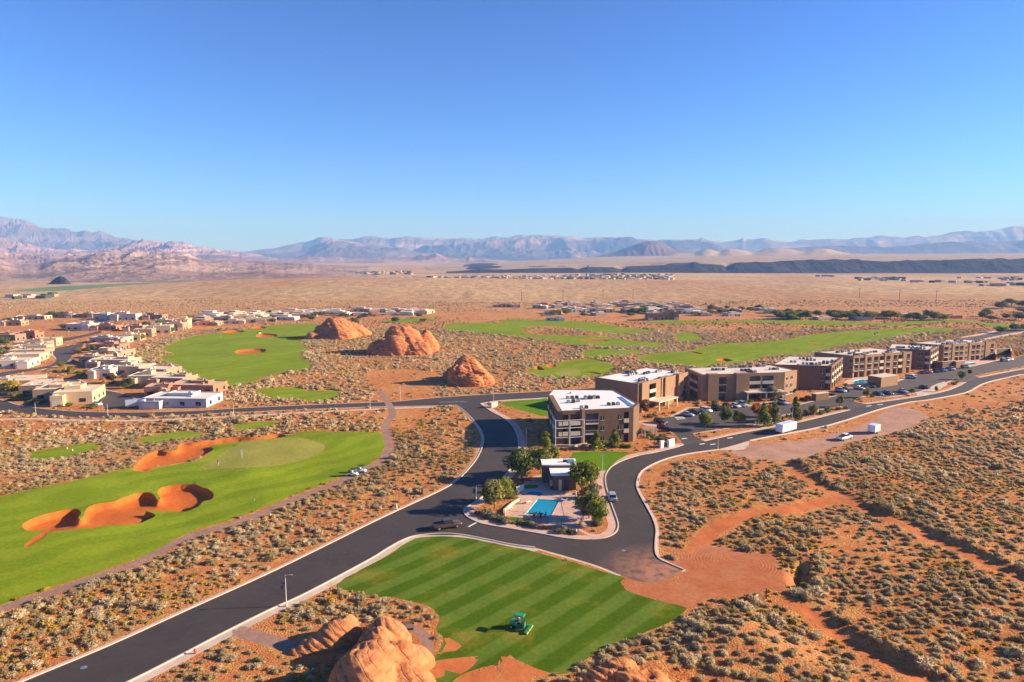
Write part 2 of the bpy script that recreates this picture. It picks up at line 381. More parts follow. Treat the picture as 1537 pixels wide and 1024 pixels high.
# asphalt
LOT = [(1026, 667.5), (1022, 661), (1012, 650), (985, 641), (975, 634), (985, 628), (1012, 625), (1035, 613), (1075, 612), (1120, 611), (1165, 602), (1200, 608), (1257, 594), (1243, 590), (1277, 584), (1315, 580), (1350, 572), (1378, 561), (1432, 553), (1462, 550), (1497, 542), (1519, 538.5), (1537, 534), (1620, 522), (1620, 537), (1537, 549.5), (1500, 556), (1462, 563.5), (1470, 566.5), (1450, 573), (1440, 573), (1431, 568), (1412, 577), (1396, 584), (1359, 592), (1330, 596), (1296, 594.5), (1273, 602), (1300, 607), (1276, 615.5), (1264, 609.5), (1223, 615), (1198, 620), (1150, 630), (1099, 641), (1050, 648.5), (1040, 650), (1042, 654), (1057, 662)]
# lower road: island side from the west corner round to the lot, then back along the south side
east = W([(697, 768), (704, 777), (724, 786), (771, 794), (817, 802), (844, 807), (877, 810), (908, 807), (924, 799), (928, 788), (925, 776), (917, 754), (910, 730), (909, 714), (917, 701), (935, 691), (960, 683), (978, 680), (1010, 672.5), (1026, 667.5)], False, 3)
RBX = cat(east, Wc['RB_N1'], Wc['RB_N2'], Wc['RB_N3'], Wc['RB_S2'][::-1], W([(1105, 667)], False, 1), Wc['RB_S1'][::-1], Wc['CUL'], Wc['RA_E'][::-1][:12], W([(660, 790)], False, 1))
Z.append(('road', RBX))
west = W([(721, 607), (739, 619), (755, 627), (770, 640), (778, 661), (776, 685), (760, 711), (738, 734), (715, 752), (698, 763), (697, 768), (699, 778), (690, 803)], False, 3)
RAX = cat(Wc['RA_W'], west, Wc['RA_E'][:31][::-1])
Z.append(('road', RAX))
RCX = cat(Wc['RC_N'], Wc['RC_S2'][::-1], Wc['RC_S1'][::-1])
Z.append(('road', RCX))
Z.append(('lot', W(LOT, True, 1)))
Zp('road', [(1445, 508), (1475, 503), (1500, 497), (1537, 490), (1600, 480), (1600, 484.5), (1537, 496), (1490, 505), (1455, 512), (1420, 519), (1415, 515)], 1)
Zp('lane', [(51, 564), (71, 564.6), (116, 569), (150, 584), (175, 589), (200, 596), (200, 606), (160, 616), (154, 607), (138, 596), (106, 578), (73, 571), (55, 568)], 1)
Zp('lane', [(-20, 566), (10, 558), (50, 553), (75, 548), (85, 539.7), (78, 529.7), (83, 523), (103, 519), (124, 516), (122, 521.4), (109, 533), (100, 543), (83, 549), (58, 555), (16, 562), (-20, 572)])
Zp('lane', [(82, 513), (90, 509.5), (126, 503), (150, 497), (152, 500), (128, 506), (100, 512)])
Zp('lane', [(138, 483), (150, 479), (175, 485), (172, 490)], 1)
Z.append(('lane', W([(965, 478), (980, 474), (1000, 474), (1003, 478), (975, 480)], True, 1)))
Z.append(('dirt', W([(997, 846), (1030, 826), (1060, 816), (1110, 823), (1165, 836), (1182, 850), (1176, 872), (1150, 890), (1120, 897), (1060, 905), (1025, 913), (985, 902), (950, 889), (935, 876), (940, 868), (960, 873), (985, 874), (1012, 866), (1026, 855)], True, 2)))
Zp('gravel', [(1098, 676), (1122, 670), (1140, 664), (1200, 661), (1260, 648), (1300, 634), (1322, 620), (1345, 611), (1378, 616), (1390, 626), (1372, 639), (1330, 652), (1290, 661), (1240, 675), (1200, 690), (1150, 691), (1110, 684)])
TRK1 = W([(1045, 826), (1060, 806), (1090, 787), (1133, 771), (1176, 767), (1240, 748), (1275, 744)], False, 3)
BANK = W([(1170, 680), (1198, 700), (1238, 722), (1284, 746), (1319, 765), (1343, 777), (1377, 791), (1412, 807), (1447, 821), (1482, 838), (1537, 862), (1600, 890)], False, 3)
BANK2 = W([(1150, 880), (1170, 890), (1203, 897), (1240, 918), (1270, 940), (1300, 960), (1340, 985), (1380, 1005), (1430, 1030)], False, 3)
PIT = W([(1176, 862), (1186, 846), (1204, 840), (1220, 852), (1226, 870), (1208, 886), (1184, 884)], True, 2)
PIT2 = W([(1275, 690), (1290, 697), (1300, 705)], False, 1)
SANDY = [W([(550, 560), (590, 553), (640, 557), (668, 568), (650, 580), (655, 598), (600, 600), (574, 592), (560, 578)], True, 2),
         W([(575, 620), (620, 612), (640, 618), (630, 640), (600, 655), (592, 640)], True, 2),
         W([(955, 700), (1010, 688), (1060, 680), (1110, 690), (1130, 705), (1080, 712), (1040, 712), (1000, 730), (985, 750), (960, 735)], True, 2),
         W([(1000, 800), (1045, 770), (1080, 800), (1050, 822), (1020, 830), (990, 835)], True, 2),
         W([(560, 1005), (640, 985), (700, 980), (760, 985), (840, 1000), (900, 1030), (560, 1060)], True, 2),
         W([(0, 488), (80, 482), (170, 488), (240, 498), (180, 508), (90, 512), (0, 505)], True, 2),
         W([(640, 470), (900, 468), (1200, 470), (1180, 478), (900, 482), (640, 476)], True, 2),
         W([(0, 605), (60, 600), (200, 580), (300, 590), (330, 600), (330, 616), (200, 620), (0, 612)], True, 2)]
def ragged(L, amp, step=1.1):
    out = []
    for a, b_ in zip(L, np.roll(L, -1, 0)):
        st = max(step, np.hypot(*a) * 3 / F); m_ = max(1, int(np.linalg.norm(b_ - a) / st)); out += [a + (b_ - a) * j / m_ for j in range(m_)]
    P = np.array(out); return P + amp * np.stack([fbm(P[:, 0] / 2.2, P[:, 1] / 2.2, 61, 3), fbm(P[:, 0] / 2.2, P[:, 1] / 2.2, 67, 3)], 1) * 1.6
RAG = dict(fairway=.45, dirt=2.4, track=1.8, gravel=1.0, lawn=.22, sand=.22, field=2.0)
Z = [(z_, ragged(p_, RAG[z_]) if z_ in RAG else p_) for z_, p_ in Z]
# kerbs and walk bands: (line, width, side) side +1 = left of travel
BANDS = [('walk', Wc['RA_W'], 0.75, 1), ('walk', Wc['RA_E'], 1.7, -1), ('pinkwalk', Wc['ISL'], 2.1, 0), ('pinkwalk', Wc['RB_N1'], 1.6, 0),
         ('pinkwalk', Wc['RB_N2'], 1.6, 0), ('pinkwalk', Wc['RB_N3'], 1.4, 0), ('walk', Wc['RB_S1'], 0.6, 0), ('walk', Wc['RB_S2'], 0.8, 0), ('walk', Wc['CUL'][11:], 0.6, 0),
         ('walk', Wc['PATH_C'], 1.0, 0), ('walk', Wc['RC_S1'][15:], 0.5, 0), ('walk', Wc['RC_N'], 0.5, 0), ('walk', Wc['RC_S2'], 1.0, 0),
         ('cart', Wc['CART'], 1.3, 0), ('cart', W([(362, 948), (400, 960), (450, 972), (500, 972), (540, 962)], False, 3), 1.3, 0), ('cart', W([(600, 940), (625, 946), (640, 962), (640, 985)], False, 3), 0.9, 0), ('track', TRK1, 1.7, 0),
         ('walk', W([(1445, 506), (1475, 501.5), (1500, 496)], False, 2), 1.5, 0), ('walk', W([(1480, 509), (1537, 498), (1600, 487)], False, 2), 1.5, 0),
         ('walk', W([(1200, 608), (1257, 594)], False, 1), 0.8, 0), ('walk', W([(1277, 584), (1315, 580), (1350, 572), (1378, 561)], False, 2), 2.2, 0), ('walk', W([(1432, 553), (1462, 550), (1497, 542), (1519, 538.5)], False, 2), 2.2, 0),
         ('walk', W([(1273, 602), (1296, 594.5), (1330, 596), (1359, 592), (1396, 584), (1412, 577), (1431, 568)], False, 2), 0.9, 0),
         ('walk', W([(1040, 650), (1050, 648.5), (1099, 641), (1150, 630), (1198, 620)], False, 2), 0.7, 0),
         ('walk', W([(1120, 611), (1165, 602), (1200, 608)], False, 1), 1.0, 0), ('walk', W([(1012, 625), (1035, 613), (1075, 612)], False, 1), 1.3, 0),
         ('walk', W([(58, 555), (83, 549), (100, 543), (88, 538), (82, 530), (86, 523)], False, 2), 1.6, 0),
         ('walk', W([(73, 571), (106, 578), (138, 596), (154, 607)], False, 2), 1.0, 0), ('walk', W([(116, 569), (150, 584), (175, 589)], False, 2), 1.0, 0)]
def bandw(line, w, side):
    """offset curve(s) of a polyline"""
    d = np.gradient(line, axis=0); d /= np.maximum(np.linalg.norm(d, axis=1, keepdims=True), 1e-9)
    n = np.stack([-d[:, 1], d[:, 0]], 1); r = []
    if side >= 0: r.append(line + n * w)
    if side <= 0: r.append(line - n * w)
    return r

for _b, _o in ((BANK, 2.5), (BANK2, 2.2)):
    BANDS.append(('track', bandw(_b, _o, -1)[0][4:], 1.25, 0))
# ---------------------------------------------------------------- terrain height
BUMPS = [(380, 437, 330, 150, 13), (560, 428, 420, 160, 12), (480, 444, 300, 60, 3), (820, 432, 500, 120, 4), (1200, 446, 400, 60, 4), (1340, 452, 300, 60, 4),
         (620, 445, 260, 60, 3), (60, 470, 120, 40, 3), (300, 455, 260, 60, 3), (1100, 425, 500, 150, 6), (1450, 432, 300, 120, 5)]
BUMPS = [(*map(float, G0(a, b)), c, d, h) for a, b, c, d, h in BUMPS]
MOUND = W([(905, 975), (960, 958), (1010, 935), (1040, 915), (1080, 905), (1140, 905), (1230, 960), (1330, 1060), (900, 1060), (880, 1010)], True, 2)
ROUGH = W([(1000, 700), (1100, 690), (1250, 680), (1400, 620), (1620, 570), (1700, 1120), (900, 1120), (940, 970), (1040, 910), (1180, 880), (1180, 850), (1080, 815), (1000, 830)], True, 2)
STRIP = W([(-60, 940), (300, 812), (500, 738), (590, 690), (620, 640), (690, 640), (700, 690), (550, 770), (300, 890), (-120, 1060)], True, 2)

def hgt(x, y, rough=True):
    x = np.atleast_1d(np.asarray(x, float)); y = np.atleast_1d(np.asarray(y, float))
    z = 0.35 * fbm(x / 70, y / 70, 3, 2) * smooth(60, 110, y)
    for bx, by, sx, sy, h in BUMPS:
        z = z + h * np.exp(-((x - bx) / sx) ** 2 - ((y - by) / sy) ** 2)
    far = smooth(700, 1600, y)
    z = z + far * (3.0 * fbm(x / 420, y / 300, 9, 4))
    m = inside(x, y, ROUGH)
    if m.any():
        d, _ = seg_dist(x[m], y[m], ROUGH, True); k = smooth(1.0, 9.0, d)
        z[m] += k * (1.0 * fbm(x[m] / 26, y[m] / 26, 21, 3) + 0.35 * fbm(x[m] / 6.5, y[m] / 6.5, 31, 3))
        db, sb = seg_dist(x[m], y[m], BANK)
        s = np.where(sb > 0, db, -db)                     # left of travel = far/right side of the bank
        kb = k * np.clip(0.6 + 1.2 * fbm(x[m] / 9, y[m] / 9, 35, 2), 0.25, 1.0); z[m] += kb * (0.80 * smooth(-0.5, 1.5, s) * np.exp(-np.maximum(s, 0) / 14.0) - 0.25 * np.exp(-((s + 2.0) / 2.4) ** 2) + 0.45 * np.exp(-((s - 1.3) / 1.4) ** 2))
        db, sb = seg_dist(x[m], y[m], BANK2)
        s = np.where(sb > 0, db, -db)
        z[m] += kb * (0.8 * smooth(-0.5, 1.6, s) * np.exp(-np.maximum(s, 0) / 12.0) - 0.3 * np.exp(-((s + 1.8) / 2.0) ** 2) + 0.4 * np.exp(-((s - 1.3) / 1.2) ** 2))
    m = inside(x, y, PIT)
    if m.any():
        d, _ = seg_dist(x[m], y[m], PIT, True); z[m] -= 1.9 * smooth(0, 3.2, d)
    m = inside(x, y, MOUND)
    if m.any():
        d, _ = seg_dist(x[m], y[m], MOUND, True); z[m] += 1.6 * smooth(0, 10, d)
    m = inside(x, y, STRIP)
    if m.any():
        d, _ = seg_dist(x[m], y[m], STRIP, True); z[m] += smooth(0.5, 5, d) * (0.55 * fbm(x[m] / 14, y[m] / 14, 41, 3) + 0.2 * fbm(x[m] / 4.5, y[m] / 4.5, 44, 2))
    m = inside(x, y, FW1_P)
    if m.any():
        d, _ = seg_dist(x[m], y[m], FW1_P, True); z[m] += smooth(0, 8, d) * (0.7 * fbm(x[m] / 17, y[m] / 13, 51, 2))
    for p, dep in BUNK:
        m = inside(x, y, p)
        if m.any():
            d, _ = seg_dist(x[m], y[m], p, True); z[m] -= 1.35 * dep * smooth(0.0, 0.6, d) * (0.8 + 0.2 * smooth(0.7, 5, d))
    for p, dep in ((POOL, 1.2), (SPA, 0.8), (HPOOL, 1.0), (HPOOL2, 1.0)):
        m = inside(x, y, p)
        if m.any():
            d, _ = seg_dist(x[m], y[m], p, True); z[m] -= dep * smooth(0.0, 0.25, d)
    return z

def G(px, py, off=0.0):
    """ground point (x, y, z) on the terrain seen at a picture point"""
    z = 0.0
    for _ in range(4):
        x, y = G0(px, py, z + off); z = float(hgt(x, y)[0])
    return float(x), float(y), z + off

def H(x, y): return float(hgt(x, y)[0])
# ---------------------------------------------------------------- ground materials
def mat_desert():
    m, t, b = new_mat('red_sand'); p = pos(t)
    n1 = noise_node(t, 0.035, 5, 0.6, p); n2 = noise_node(t, 0.45, 6, 0.65, p); n3 = noise_node(t, 3.2, 4, 0.6, p)
    red = ramp(t, n1.outputs['Fac'], [(0.30, (0.44, 0.135, 0.040)), (0.55, (0.51, 0.19, 0.064)), (0.75, (0.57, 0.265, 0.11))])
    gold = (0.56, 0.33, 0.10)
    f = ramp(t, n2.outputs['Fac'], [(0.47, 0.0), (0.63, 0.75)])
    c = mix(t, f.outputs[0], red.outputs[0], gold)
    sp_ = ramp(t, n3.outputs['Fac'], [(0.36, 0.55), (0.5, 1.0)])
    c = mix(t, 1.0, c, sp_.outputs[0], 'MULTIPLY')
    # the open plain beyond the houses is covered in dry scrub: tan with grey specks
    s = t.nodes.new('ShaderNodeSeparateXYZ'); _link(t, p, s.inputs[0])
    mp = t.nodes.new('ShaderNodeMapping'); mp.inputs['Scale'].default_value = (1.0, 0.45, 1.0); _link(t, p, mp.inputs['Vector'])
    n4 = noise_node(t, 0.10, 6, 0.8, mp.outputs[0]); n5 = noise_node(t, 0.0030, 5, 0.6, mp.outputs[0], 0.6)
    tan = ramp(t, n5.outputs['Fac'], [(0.34, (0.46, 0.245, 0.105)), (0.46, (0.46, 0.29, 0.14)), (0.6, (0.56, 0.37, 0.18)), (0.72, (0.50, 0.325, 0.155))])
    spk = ramp(t, n4.outputs['Fac'], [(0.38, 0.55), (0.6, 1.12)])
    tc = mix(t, 1.0, tan.outputs[0], spk.outputs[0], 'MULTIPLY')
    a = t.nodes.new('ShaderNodeMapRange'); a.inputs['From Min'].default_value = 560; a.inputs['From Max'].default_value = 900
    _link(t, s.outputs['Y'], a.inputs['Value'])
    c = mix(t, a.outputs[0], c, tc)
    _link(t, c, b.inputs['Base Color']); b.inputs['Roughness'].default_value = 0.95; b.inputs['Specular IOR Level'].default_value = 0.1
    h = math_n(t, 'ADD', n2.outputs['Fac'], n3.outputs['Fac'])
    bump(t, b, h, 0.8, 0.5)
    return m

def mat_asphalt(name='asphalt', c=(0.040, 0.030, 0.026)):
    m, t, b = new_mat(name); p = pos(t)
    n1 = noise_node(t, 0.12, 4, 0.6, p); n2 = noise_node(t, 9.0, 3, 0.7, p); n3 = noise_node(t, 0.6, 5, 0.6, p)
    r = ramp(t, n1.outputs['Fac'], [(0.3, tuple(k * 0.85 for k in c)), (0.7, tuple(k * 1.25 for k in c))])
    g = ramp(t, n2.outputs['Fac'], [(0.3, 0.8), (0.7, 1.2)])
    cc = mix(t, 1.0, r.outputs[0], g.outputs[0], 'MULTIPLY')
    # cracks sealed with tar and dusty patches
    v = t.nodes.new('ShaderNodeTexVoronoi'); v.feature = 'DISTANCE_TO_EDGE'; v.inputs['Scale'].default_value = 0.09
    d = t.nodes.new('ShaderNodeVectorMath'); d.operation = 'ADD'; _link(t, p, d.inputs[0])
    sc_ = t.nodes.new('ShaderNodeVectorMath'); sc_.operation = 'SCALE'; sc_.inputs['Scale'].default_value = 4.0
    _link(t, n3.outputs['Color'], sc_.inputs[0]); _link(t, sc_.outputs[0], d.inputs[1]); _link(t, d.outputs[0], v.inputs['Vector'])
    cr = ramp(t, v.outputs['Distance'], [(0.0, 0.55), (0.010, 1.0)])
    cc = mix(t, 1.0, cc, cr.outputs[0], 'MULTIPLY')
    du = ramp(t, n3.outputs['Fac'], [(0.55, 0.0), (0.8, 0.25)])
    cc = mix(t, du.outputs[0], cc, (0.16, 0.115, 0.09))
    # red sand carried onto the asphalt where the paving ends
    ex, ey = G0(1004, 860); vd = t.nodes.new('ShaderNodeVectorMath'); vd.operation = 'DISTANCE'; _link(t, p, vd.inputs[0]); vd.inputs[1].default_value = (float(ex), float(ey), 0)
    mr = t.nodes.new('ShaderNodeMapRange'); mr.inputs['From Min'].default_value = 13.0; mr.inputs['From Max'].default_value = 3.0; _link(t, vd.outputs['Value'], mr.inputs['Value'])
    dd = math_n(t, 'MULTIPLY', mr.outputs[0], ramp(t, n3.outputs['Fac'], [(0.3, 0.1), (0.55, 1.0)]).outputs[0])
    cc = mix(t, dd, cc, (0.36, 0.155, 0.085))
    # lighter wheel-polished streaks and darker patched rectangles
    pb = t.nodes.new('ShaderNodeTexBrick'); pb.inputs['Scale'].default_value = 1.0; pb.inputs['Brick Width'].default_value = 23.0; pb.inputs['Row Height'].default_value = 11.0; pb.inputs['Mortar Size'].default_value = 0.05
    pb.inputs['Color1'].default_value = (1, 1, 1, 1); pb.inputs['Color2'].default_value = (.86, .86, .86, 1); pb.inputs['Mortar'].default_value = (.7, .7, .7, 1); _link(t, d.outputs[0], pb.inputs['Vector'])
    cc = mix(t, 0.8, cc, pb.outputs['Color'], 'MULTIPLY')
    _link(t, cc, b.inputs['Base Color']); b.inputs['Roughness'].default_value = 0.85
    bump(t, b, n2.outputs['Fac'], 0.3, 0.02)
    return m

def mat_grass(name, dark, light, ang=0.0, period=0.0, warp=0.0, patch=(0.20, 0.17, 0.03), patch_at=0.66, off=0.0, base_scale=0.10):
    m, t, b = new_mat(name); p = pos(t)
    n1 = noise_node(t, base_scale, 5, 0.6, p); n2 = noise_node(t, 1.3, 5, 0.7, p); n3 = noise_node(t, 14.0, 3, 0.7, p)
    if period:
        mp = t.nodes.new('ShaderNodeMapping'); mp.vector_type = 'POINT'; mp.inputs['Rotation'].default_value = (0, 0, -ang); _link(t, p, mp.inputs['Vector'])
        s = t.nodes.new('ShaderNodeSeparateXYZ'); _link(t, mp.outputs[0], s.inputs[0])
        nw = noise_node(t, 0.035, 2, 0.5, p)
        v = math_n(t, 'ADD', s.outputs['Y'], math_n(t, 'MULTIPLY', nw.outputs['Fac'], warp))
        v = math_n(t, 'ADD', v, math_n(t, 'MULTIPLY', n2.outputs['Fac'], 0.35))
        sn = math_n(t, 'SINE', math_n(t, 'ADD', math_n(t, 'MULTIPLY', v, 2 * math.pi / period), off))
        fac = ramp(t, math_n(t, 'MULTIPLY_ADD', sn, 0.5), [(0.35, 0.0), (0.65, 1.0)])
        fac.inputs['Fac'].default_value = 0.5
        mm = t.nodes.new('ShaderNodeMath'); mm.operation = 'MULTIPLY_ADD'; _link(t, sn, mm.inputs[0]); mm.inputs[1].default_value = 0.5; mm.inputs[2].default_value = 0.5
        _link(t, mm.outputs[0], fac.inputs['Fac'])
        c = mix(t, fac.outputs[0], dark, light)
        nz = ramp(t, n1.outputs['Fac'], [(0.3, 0.85), (0.7, 1.15)]); c = mix(t, 1.0, c, nz.outputs[0], 'MULTIPLY')
    else:
        r = ramp(t, n1.outputs['Fac'], [(0.33, dark), (0.66, light)]); c = r.outputs[0]
    pt = ramp(t, n1.outputs['Fac'], [(patch_at, 0.0), (patch_at + 0.1, 0.7)])
    c = mix(t, math_n(t, 'MULTIPLY', pt.outputs[0], n2.outputs['Fac']), c, patch)
    g = ramp(t, n2.outputs['Fac'], [(0.3, 0.8), (0.7, 1.2)]); c = mix(t, 1.0, c, g.outputs[0], 'MULTIPLY')
    g = ramp(t, n3.outputs['Fac'], [(0.3, 0.72), (0.7, 1.28)]); c = mix(t, 1.0, c, g.outputs[0], 'MULTIPLY')
    _link(t, c, b.inputs['Base Color']); b.inputs['Roughness'].default_value = 0.9; b.inputs['Specular IOR Level'].default_value = 0.02
    bump(t, b, math_n(t, 'ADD', n2.outputs['Fac'], n3.outputs['Fac']), 0.5, 0.06)
    return m

def mat_dirt(name, c1, c2, tracks=True):
    m, t, b = new_mat(name); p = pos(t)
    n1 = noise_node(t, 0.15, 5, 0.6, p); n2 = noise_node(t, 1.1, 6, 0.7, p, 0.8)
    r = ramp(t, n1.outputs['Fac'], [(0.35, c1), (0.65, c2)]); c = r.outputs[0]
    if tracks:
        w = t.nodes.new('ShaderNodeTexWave'); w.wave_type = 'RINGS'; w.rings_direction = 'Z'; w.inputs['Scale'].default_value = 0.55; w.inputs['Distortion'].default_value = 7.0; w.inputs['Detail'].default_value = 4; w.inputs['Detail Scale'].default_value = 0.35; w.inputs['Detail Roughness'].default_value = 0.65
        mp = t.nodes.new('ShaderNodeMapping'); mp.inputs['Location'].default_value = (-41, -118, 0); _link(t, p, mp.inputs['Vector'])
        _link(t, mp.outputs[0], w.inputs['Vector'])
        f = ramp(t, w.outputs['Fac'], [(0.2, 0.70), (0.5, 1.0), (0.9, 1.25)])
        c = mix(t, ramp(t, noise_node(t, 0.22, 4, 0.6, p, 1.0).outputs['Fac'], [(0.45, 0.0), (0.6, 0.55)]).outputs[0], c, f.outputs[0], 'MULTIPLY'); bump(t, b, math_n(t, 'ADD', math_n(t, 'MULTIPLY', w.outputs['Fac'], 0.3), n2.outputs['Fac']), 0.5, 0.08)
    else: bump(t, b, n2.outputs['Fac'], 0.6, 0.1)
    g = ramp(t, n2.outputs['Fac'], [(0.3, 0.78), (0.7, 1.2)]); c = mix(t, 1.0, c, g.outputs[0], 'MULTIPLY')
    _link(t, c, b.inputs['Base Color']); b.inputs['Roughness'].default_value = 0.95; b.inputs['Specular IOR Level'].default_value = 0.1
    return m

def mat_slab(name, c, size=1.5, line=0.75):
    m, t, b = new_mat(name); p = pos(t)
    n1 = noise_node(t, 0.4, 5, 0.6, p)
    r = ramp(t, n1.outputs['Fac'], [(0.3, tuple(k * 0.85 for k in c)), (0.7, tuple(min(1, k * 1.12) for k in c))])
    br = t.nodes.new('ShaderNodeTexBrick'); br.inputs['Scale'].default_value = 1.0; br.inputs['Brick Width'].default_value = size; br.inputs['Row Height'].default_value = size
    br.offset = 0.0; br.inputs['Mortar Size'].default_value = 0.025; br.inputs['Color1'].default_value = (1, 1, 1, 1); br.inputs['Color2'].default_value = (0.9, 0.9, 0.9, 1); br.inputs['Mortar'].default_value = (line, line, line, 1)
    _link(t, p, br.inputs['Vector'])
    _link(t, mix(t, 1.0, r.outputs[0], br.outputs['Color'], 'MULTIPLY'), b.inputs['Base Color']); b.inputs['Roughness'].default_value = 0.85
    return m

_a = G0(631.5, 899); _b = G0(769.7, 834.8)
LAWN_ANG = math.atan2(_b[1] - _a[1], _b[0] - _a[0])
MT = dict(
    ground=mat_desert(), road=mat_asphalt(), parking_lot=mat_asphalt('worn_asphalt', (0.062, 0.048, 0.042)), side_street=mat_asphalt('side_asphalt', (0.056, 0.044, 0.040)),
    pavement=mat_slab('pale_concrete', (0.56, 0.43, 0.33), 2.0), pink_pavement=mat_slab('pink_concrete', (0.58, 0.36, 0.27), 2.0),
    cart_path=mat_dirt('brown_concrete', (0.26, 0.155, 0.12), (0.34, 0.20, 0.15), False), pool_deck=mat_slab('paver_deck', (0.60, 0.38, 0.29), 1.2, 0.7),
    dirt_yard=mat_dirt('packed_red_dirt', (0.38, 0.115, 0.040), (0.42, 0.165, 0.075)), gravel_pad=mat_dirt('brown_gravel', (0.34, 0.19, 0.13), (0.44, 0.26, 0.18), False),
    dirt_track=mat_dirt('track_sand', (0.44, 0.125, 0.036), (0.50, 0.165, 0.055), False),
    bunker_sand=mat_dirt('orange_sand', (0.44, 0.110, 0.017), (0.50, 0.135, 0.024), False),
    lawn=mat_grass('striped_lawn', (0.062, 0.115, 0.004), (0.102, 0.158, 0.018), LAWN_ANG, 5.3, 2.0, (0.30, 0.17, 0.03), 0.54),
    fairway=mat_grass('fairway_grass', (0.160, 0.225, 0.008), (0.195, 0.250, 0.012), 0.75, 8.5, 26.0, (0.24, 0.24, 0.05), 0.60, 0, 0.04),
    putting_green=mat_grass('green_grass', (0.24, 0.235, 0.045), (0.29, 0.27, 0.055)), garden_lawn=mat_grass('garden_grass', (0.085, 0.175, 0.004), (0.12, 0.22, 0.008)),
    field=simple('crop_field', (0.12, 0.20, 0.07), 0.9, 0.2, 0.01), pool_floor=simple('pool_plaster', (0.10, 0.62, 0.72), 0.5, 0.05, 0.5))
ZNAME = dict(pool='pool_floor', island_lawn='garden_lawn', deck='pool_deck', walk='pavement', dirt='dirt_yard', lawn='lawn', sand='bunker_sand', green='putting_green',
             fairway='fairway', field='field', road='road', lot='parking_lot', lane='side_street', pinkwalk='pink_pavement', cart='cart_path', track='dirt_track', gravel='gravel_pad', desert='ground')

# ---------------------------------------------------------------- one triangulated ground, cut along every outline
verts, edges = [], []
def add_loop(L, closed=True):
    k = len(verts); D = np.hypot(L[:, 0], L[:, 1]); P = [L[0]]
    n = len(L)
    for i in range(n if closed else n - 1):
        a, b_ = L[i], L[(i + 1) % n]; ln = np.linalg.norm(b_ - a); st = max(0.6, np.hypot(*a) * 7 / F)
        m_ = max(1, int(ln / st))
        for j in range(1, m_ + 1): P.append(a + (b_ - a) * j / m_)
    if closed: P.pop()
    for q in P: verts.append(Vector((float(q[0]), float(q[1]))))
    N = len(P); edges.extend((k + i, k + (i + 1) % N) for i in range(N if closed else N - 1))
for z_, p_ in Z: add_loop(p_)
for z_, l_, w_, s_ in BANDS:
    for c_ in bandw(l_, w_, s_): add_loop(c_, False)
for p_, d_ in BUNK + [(POOL, 1), (SPA, 1), (HPOOL, 1), (HPOOL2, 1)]:        # a ring inside each hollow keeps its lip steep
    L = p_; e = np.roll(L, -1, 0) - np.roll(L, 1, 0); e /= np.maximum(np.linalg.norm(e, axis=1, keepdims=True), 1e-9)
    ar = 0.5 * np.sum(L[:, 0] * np.roll(L[:, 1], -1) - np.roll(L[:, 0], -1) * L[:, 1]); s = 1 if ar > 0 else -1
    nn = np.stack([-e[:, 1], e[:, 0]], 1) * s
    for k_ in ((0.4, 0.85) if d_ < 5 and len(L) > 12 else (0.3,)):
        q = L + nn * k_; ok = inside(q[:, 0], q[:, 1], L)
        for a in q[ok]: verts.append(Vector((float(a[0]), float(a[1]))))
def lattice(x0, x1, dx, ys):
    r_ = np.random.default_rng(5)
    X, Y = np.meshgrid(np.arange(x0, x1, dx), ys); X = X + r_.uniform(-.25, .25, X.shape) * dx
    x, y = G0(X.ravel(), Y.ravel()); return x, y
gx, gy = [], []
for a in ((-160, 1700, 5.0, np.arange(600, 1085, 5.0)), (-160, 1700, 6.0, np.arange(470, 600, 2.2)), (-160, 1700, 10.0, np.arange(402, 470, 1.5)), (-400, 1940, 24.0, np.array([388.6, 389, 389.6, 390.4, 391.5, 393, 395, 397, 399.5])),
          (-900, -165, 24.0, np.arange(395, 1085, 14)), (1705, 2450, 24.0, np.arange(395, 1085, 14))):
    x, y = lattice(*a); gx.append(x); gy.append(y)
X, Y = np.meshgrid(np.arange(-400, 401, 40), np.arange(-400, 66, 40)); gx.append(X.ravel().astype(float)); gy.append(Y.ravel().astype(float))
gx = np.concatenate(gx); gy = np.concatenate(gy)
for a, b_ in zip(gx, gy): verts.append(Vector((float(a), float(b_))))
for q in ((-16500, -400), (16500, -400), (16500, 16800), (-16500, 16800)): verts.append(Vector(q))
res = delaunay_2d_cdt(verts, edges, [], 0, 1e-4, False)
V2 = np.array([(v.x, v.y) for v in res[0]]); T = np.array([f for f in res[2]], np.int32)
A, B, C_ = V2[T[:, 0]], V2[T[:, 1]], V2[T[:, 2]]
ar = (B[:, 0] - A[:, 0]) * (C_[:, 1] - A[:, 1]) - (B[:, 1] - A[:, 1]) * (C_[:, 0] - A[:, 0])
T = T[np.abs(ar) > 1e-7]; ar = ar[np.abs(ar) > 1e-7]; T[ar < 0] = T[ar < 0][:, ::-1]
cen = V2[T].mean(1)
VZ = hgt(V2[:, 0], V2[:, 1])

